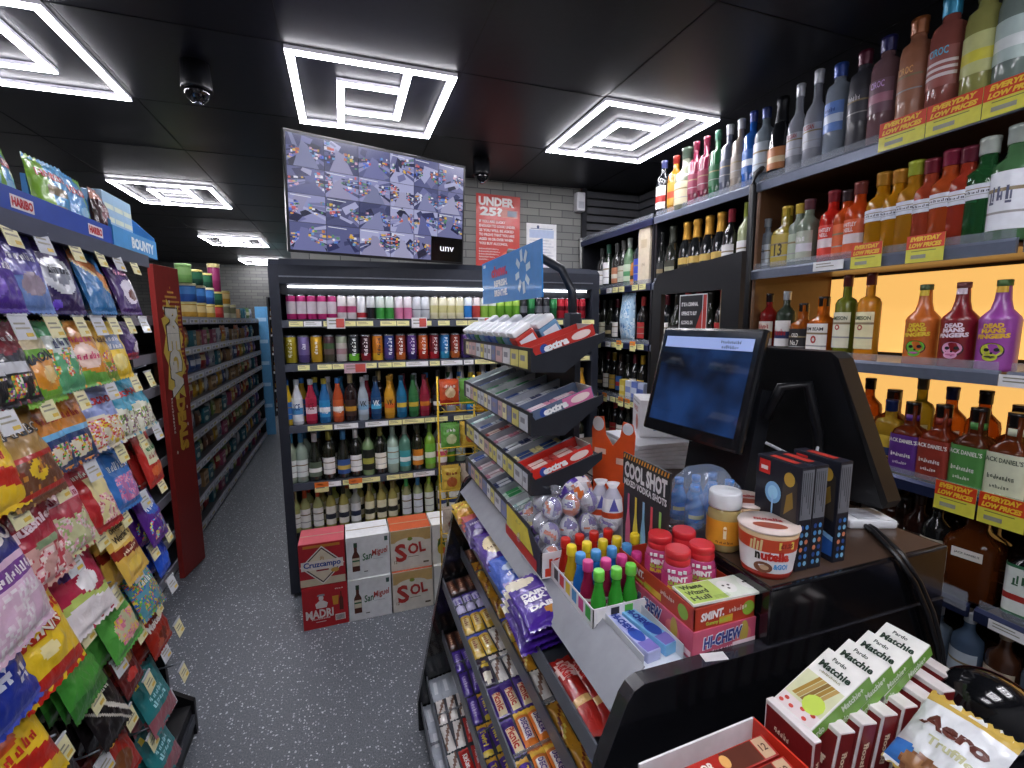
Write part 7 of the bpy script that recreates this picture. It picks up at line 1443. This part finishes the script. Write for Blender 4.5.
BI.put(T(.606, .462, .8505, RAD(-2)) @ Matrix.Diagonal((.45, 1, 1.04, 1)), 'dark red biscuit box apart from the row, next to the chocolate tray', 'dark red biscuit boxes on the ledge')
t = thing('chocolate_tray', 'white card tray of red chocolate boxes at the bottom edge', 'tray', T(.468, .428, .8505, RAD(2))); mb = MB(); w_, d2, h_ = .215, .14, .135
mb.box((-w_/2, -d2/2, 0), (w_/2, d2/2, .003), WC).box((-w_/2, d2/2-.003, .003), (w_/2, d2/2, h_), WC).box((-w_/2, -d2/2, .003), (w_/2, -d2/2+.003, .05), WC).box((w_/2-.003, -d2/2, .003), (w_/2, d2/2, h_), card('c8301e')).box((-w_/2, -d2/2, .003), (-w_/2+.003, d2/2, h_-.01), WC); part('card_tray', mb, t)
LN = Proto('chocolate_box', 'chocolate box', [('carton', carton(.195, .032, .085, card('a82218'), [lambda mb: (lambda fr, ft: [rect(mb, ft, .01, -.014, .07, .014, card('5a2a1c')), rect(mb, ft, .072, -.014, .093, .014, card('c8a888')), disc(mb, ft, .012, .002, .008, .009, card('e0a860')), word(mb, ft, 'LINDOR', -.035, .003, .055, .012, card('f0e4dc'), bold=.04), word(mb, fr, 'LINDOR', -.02, .01, .08, .018, card('f0e4dc'), bold=.04), word(mb, ft, '12', .082, .0, .012, .010, card('5a3a2a'))])(F_(.195, .032, .085, 'front'), F_(.195, .032, .085, 'top'))]))])
for k in range(3): LN.put(T(.467, .470-.038*k, .893, RAD(2), RAD(8)), 'red chocolate box in the white tray, %s from back' % NTH[k], 'red chocolate boxes in the tray')
AE = bag('chocolate_bag', .118, .150, .040, 'dfe2e6', [('rect', 0, 1, .86, 1, 'c8a850'), ('rect', 0, 1, 0, .04, 'c8a850'), ('ell', .12, .16, .20, .14, '3a7ac8'), ('ell', .42, .10, .24, .16, '8a5a3c'), ('ell', .30, .14, .12, .08, 'a87850')], [('Aero', .50, .64, .74, .17, '5a2a20', 0, .05), ('Truffle', .56, .44, .5, .10, 'b8b890')], seed=63, cat='bag of chocolates')
AE.put(Matrix.Translation(CAM+ray(976, 716)*.69) @ Matrix.Rotation(RAD(-88), 4, 'Z') @ Matrix.Rotation(RAD(-58), 4, 'X'), 'white and gold bag of chocolates leaning at the lower right')
p_ = CAM + ray(1000, 728)*.72
mb = MB().lathe([(.02, -.04), (.055, -.03), (.078, .0), (.082, .03), (.074, .055), (.066, .058), (.060, .05)], mat('101114', .14, coat=.7), 32, caps=False)
Proto('headset_case', 'case', [('shell', mb), ('lining', MB().lathe([(.060, .05), (.064, .02), (.05, -.02), (.001, -.03)], mat('7a1a1c', .5), 28, caps=False)), ('rim', MB().lathe([(.067, .0565), (.071, .060), (.0745, .0555)], mat('8a2420', .3), 32, caps=False))]).put(T(p_.x+.03, p_.y+.03, p_.z-.02, RAD(10), RAD(-10), RAD(75), s=.8), 'glossy black rounded case with dark red lining at the right edge')
part('case_stand', MB().box((.82, .30, .85), (1.1, .42, .93), CK), CT, CO)

# ---------------------------------------------------------------- yellow wire rack by the fridge
YW = mat('d8b42a', .35, .2); t = thing('wire_rack', 'yellow wire rack hung with snack bags beside the beer boxes', 'rack', T(.50, 2.32, 0)); O = Matrix.Translation((-.50, -2.32, 0))
mb = MB()
for x in (.43, .62): mb.tube([(x, 2.36, .008), (x, 2.36, 1.32)], .005, YW, 6)
mb.tube([(.40, 2.20, .006), (.43, 2.36, .008), (.62, 2.36, .008), (.65, 2.20, .006)], .005, YW, 6); part('frame', mb, t, O)
WP = [bag('snack_bag', .10, .14, .03, 'd8582a', [('ell', .5, .5, .3, .2, 'f0d0a0'), ('wave', .2, .05, 6, 'b82a1c')], [('~~~~', .5, .75, .6, .12, 'f4e8d8')], seed=71, cat='snack bag'), bag('snack_bag', .10, .14, .03, '6aae4a', [('ell', .5, .4, .3, .2, 'e0e8b0')], [('~~~', .5, .75, .5, .12, 'f4f4e8')], seed=72, cat='snack bag'), bag('snack_bag', .10, .14, .03, 'e0bc4a', [('ell', .5, .4, .3, .2, 'c86a3a')], [('~~~~', .5, .75, .6, .12, '9a2a1c')], seed=73, cat='snack bag'), bag('snack_bag', .10, .14, .03, 'c8b8a8', [('ell', .5, .4, .3, .2, '8a3a2a')], [], seed=74, cat='snack bag')]
for k, z in enumerate((1.30, 1.08, .86, .64, .42)):
    mb = MB(); 
    for zz in (z-.14, z-.10): mb.tube([(.43, 2.36, zz), (.415, 2.24, zz), (.635, 2.24, zz), (.62, 2.36, zz)], .003, YW, 6)
    for x in (.45, .525, .60): mb.tube([(x, 2.36, z-.14), (x, 2.24, z-.14), (x, 2.24, z-.10)], .002, YW, 6)
    part('basket', mb, t, O)
    for j in range(4): WP[(k+(j % 2)) % 4].put(T(.475+.10*(j % 2), 2.275+.035*(j//2), z+.012, RAD(rr.uniform(-5, 5)), RAD(-4)), '%s snack bag, %s %s of the %s basket' % (('orange', 'green', 'yellow', 'cream')[(k+(j % 2)) % 4], ('front', 'back')[j//2], ('left', 'right')[j % 2], ('top', 'second', 'third', 'fourth', 'lowest')[k]), 'snack bags on the yellow rack')
# ---------------------------------------------------------------- picture settings
w = bpy.data.worlds.new('w'); SC.world = w; w.use_nodes = True; w.node_tree.nodes['Background'].inputs[0].default_value = (.02, .02, .022, 1)
vs_ = SC.view_settings; vs_.view_transform = 'Standard'; vs_.look = 'None'; vs_.gamma = 1; vs_.use_curve_mapping = False; vs_.exposure = .55
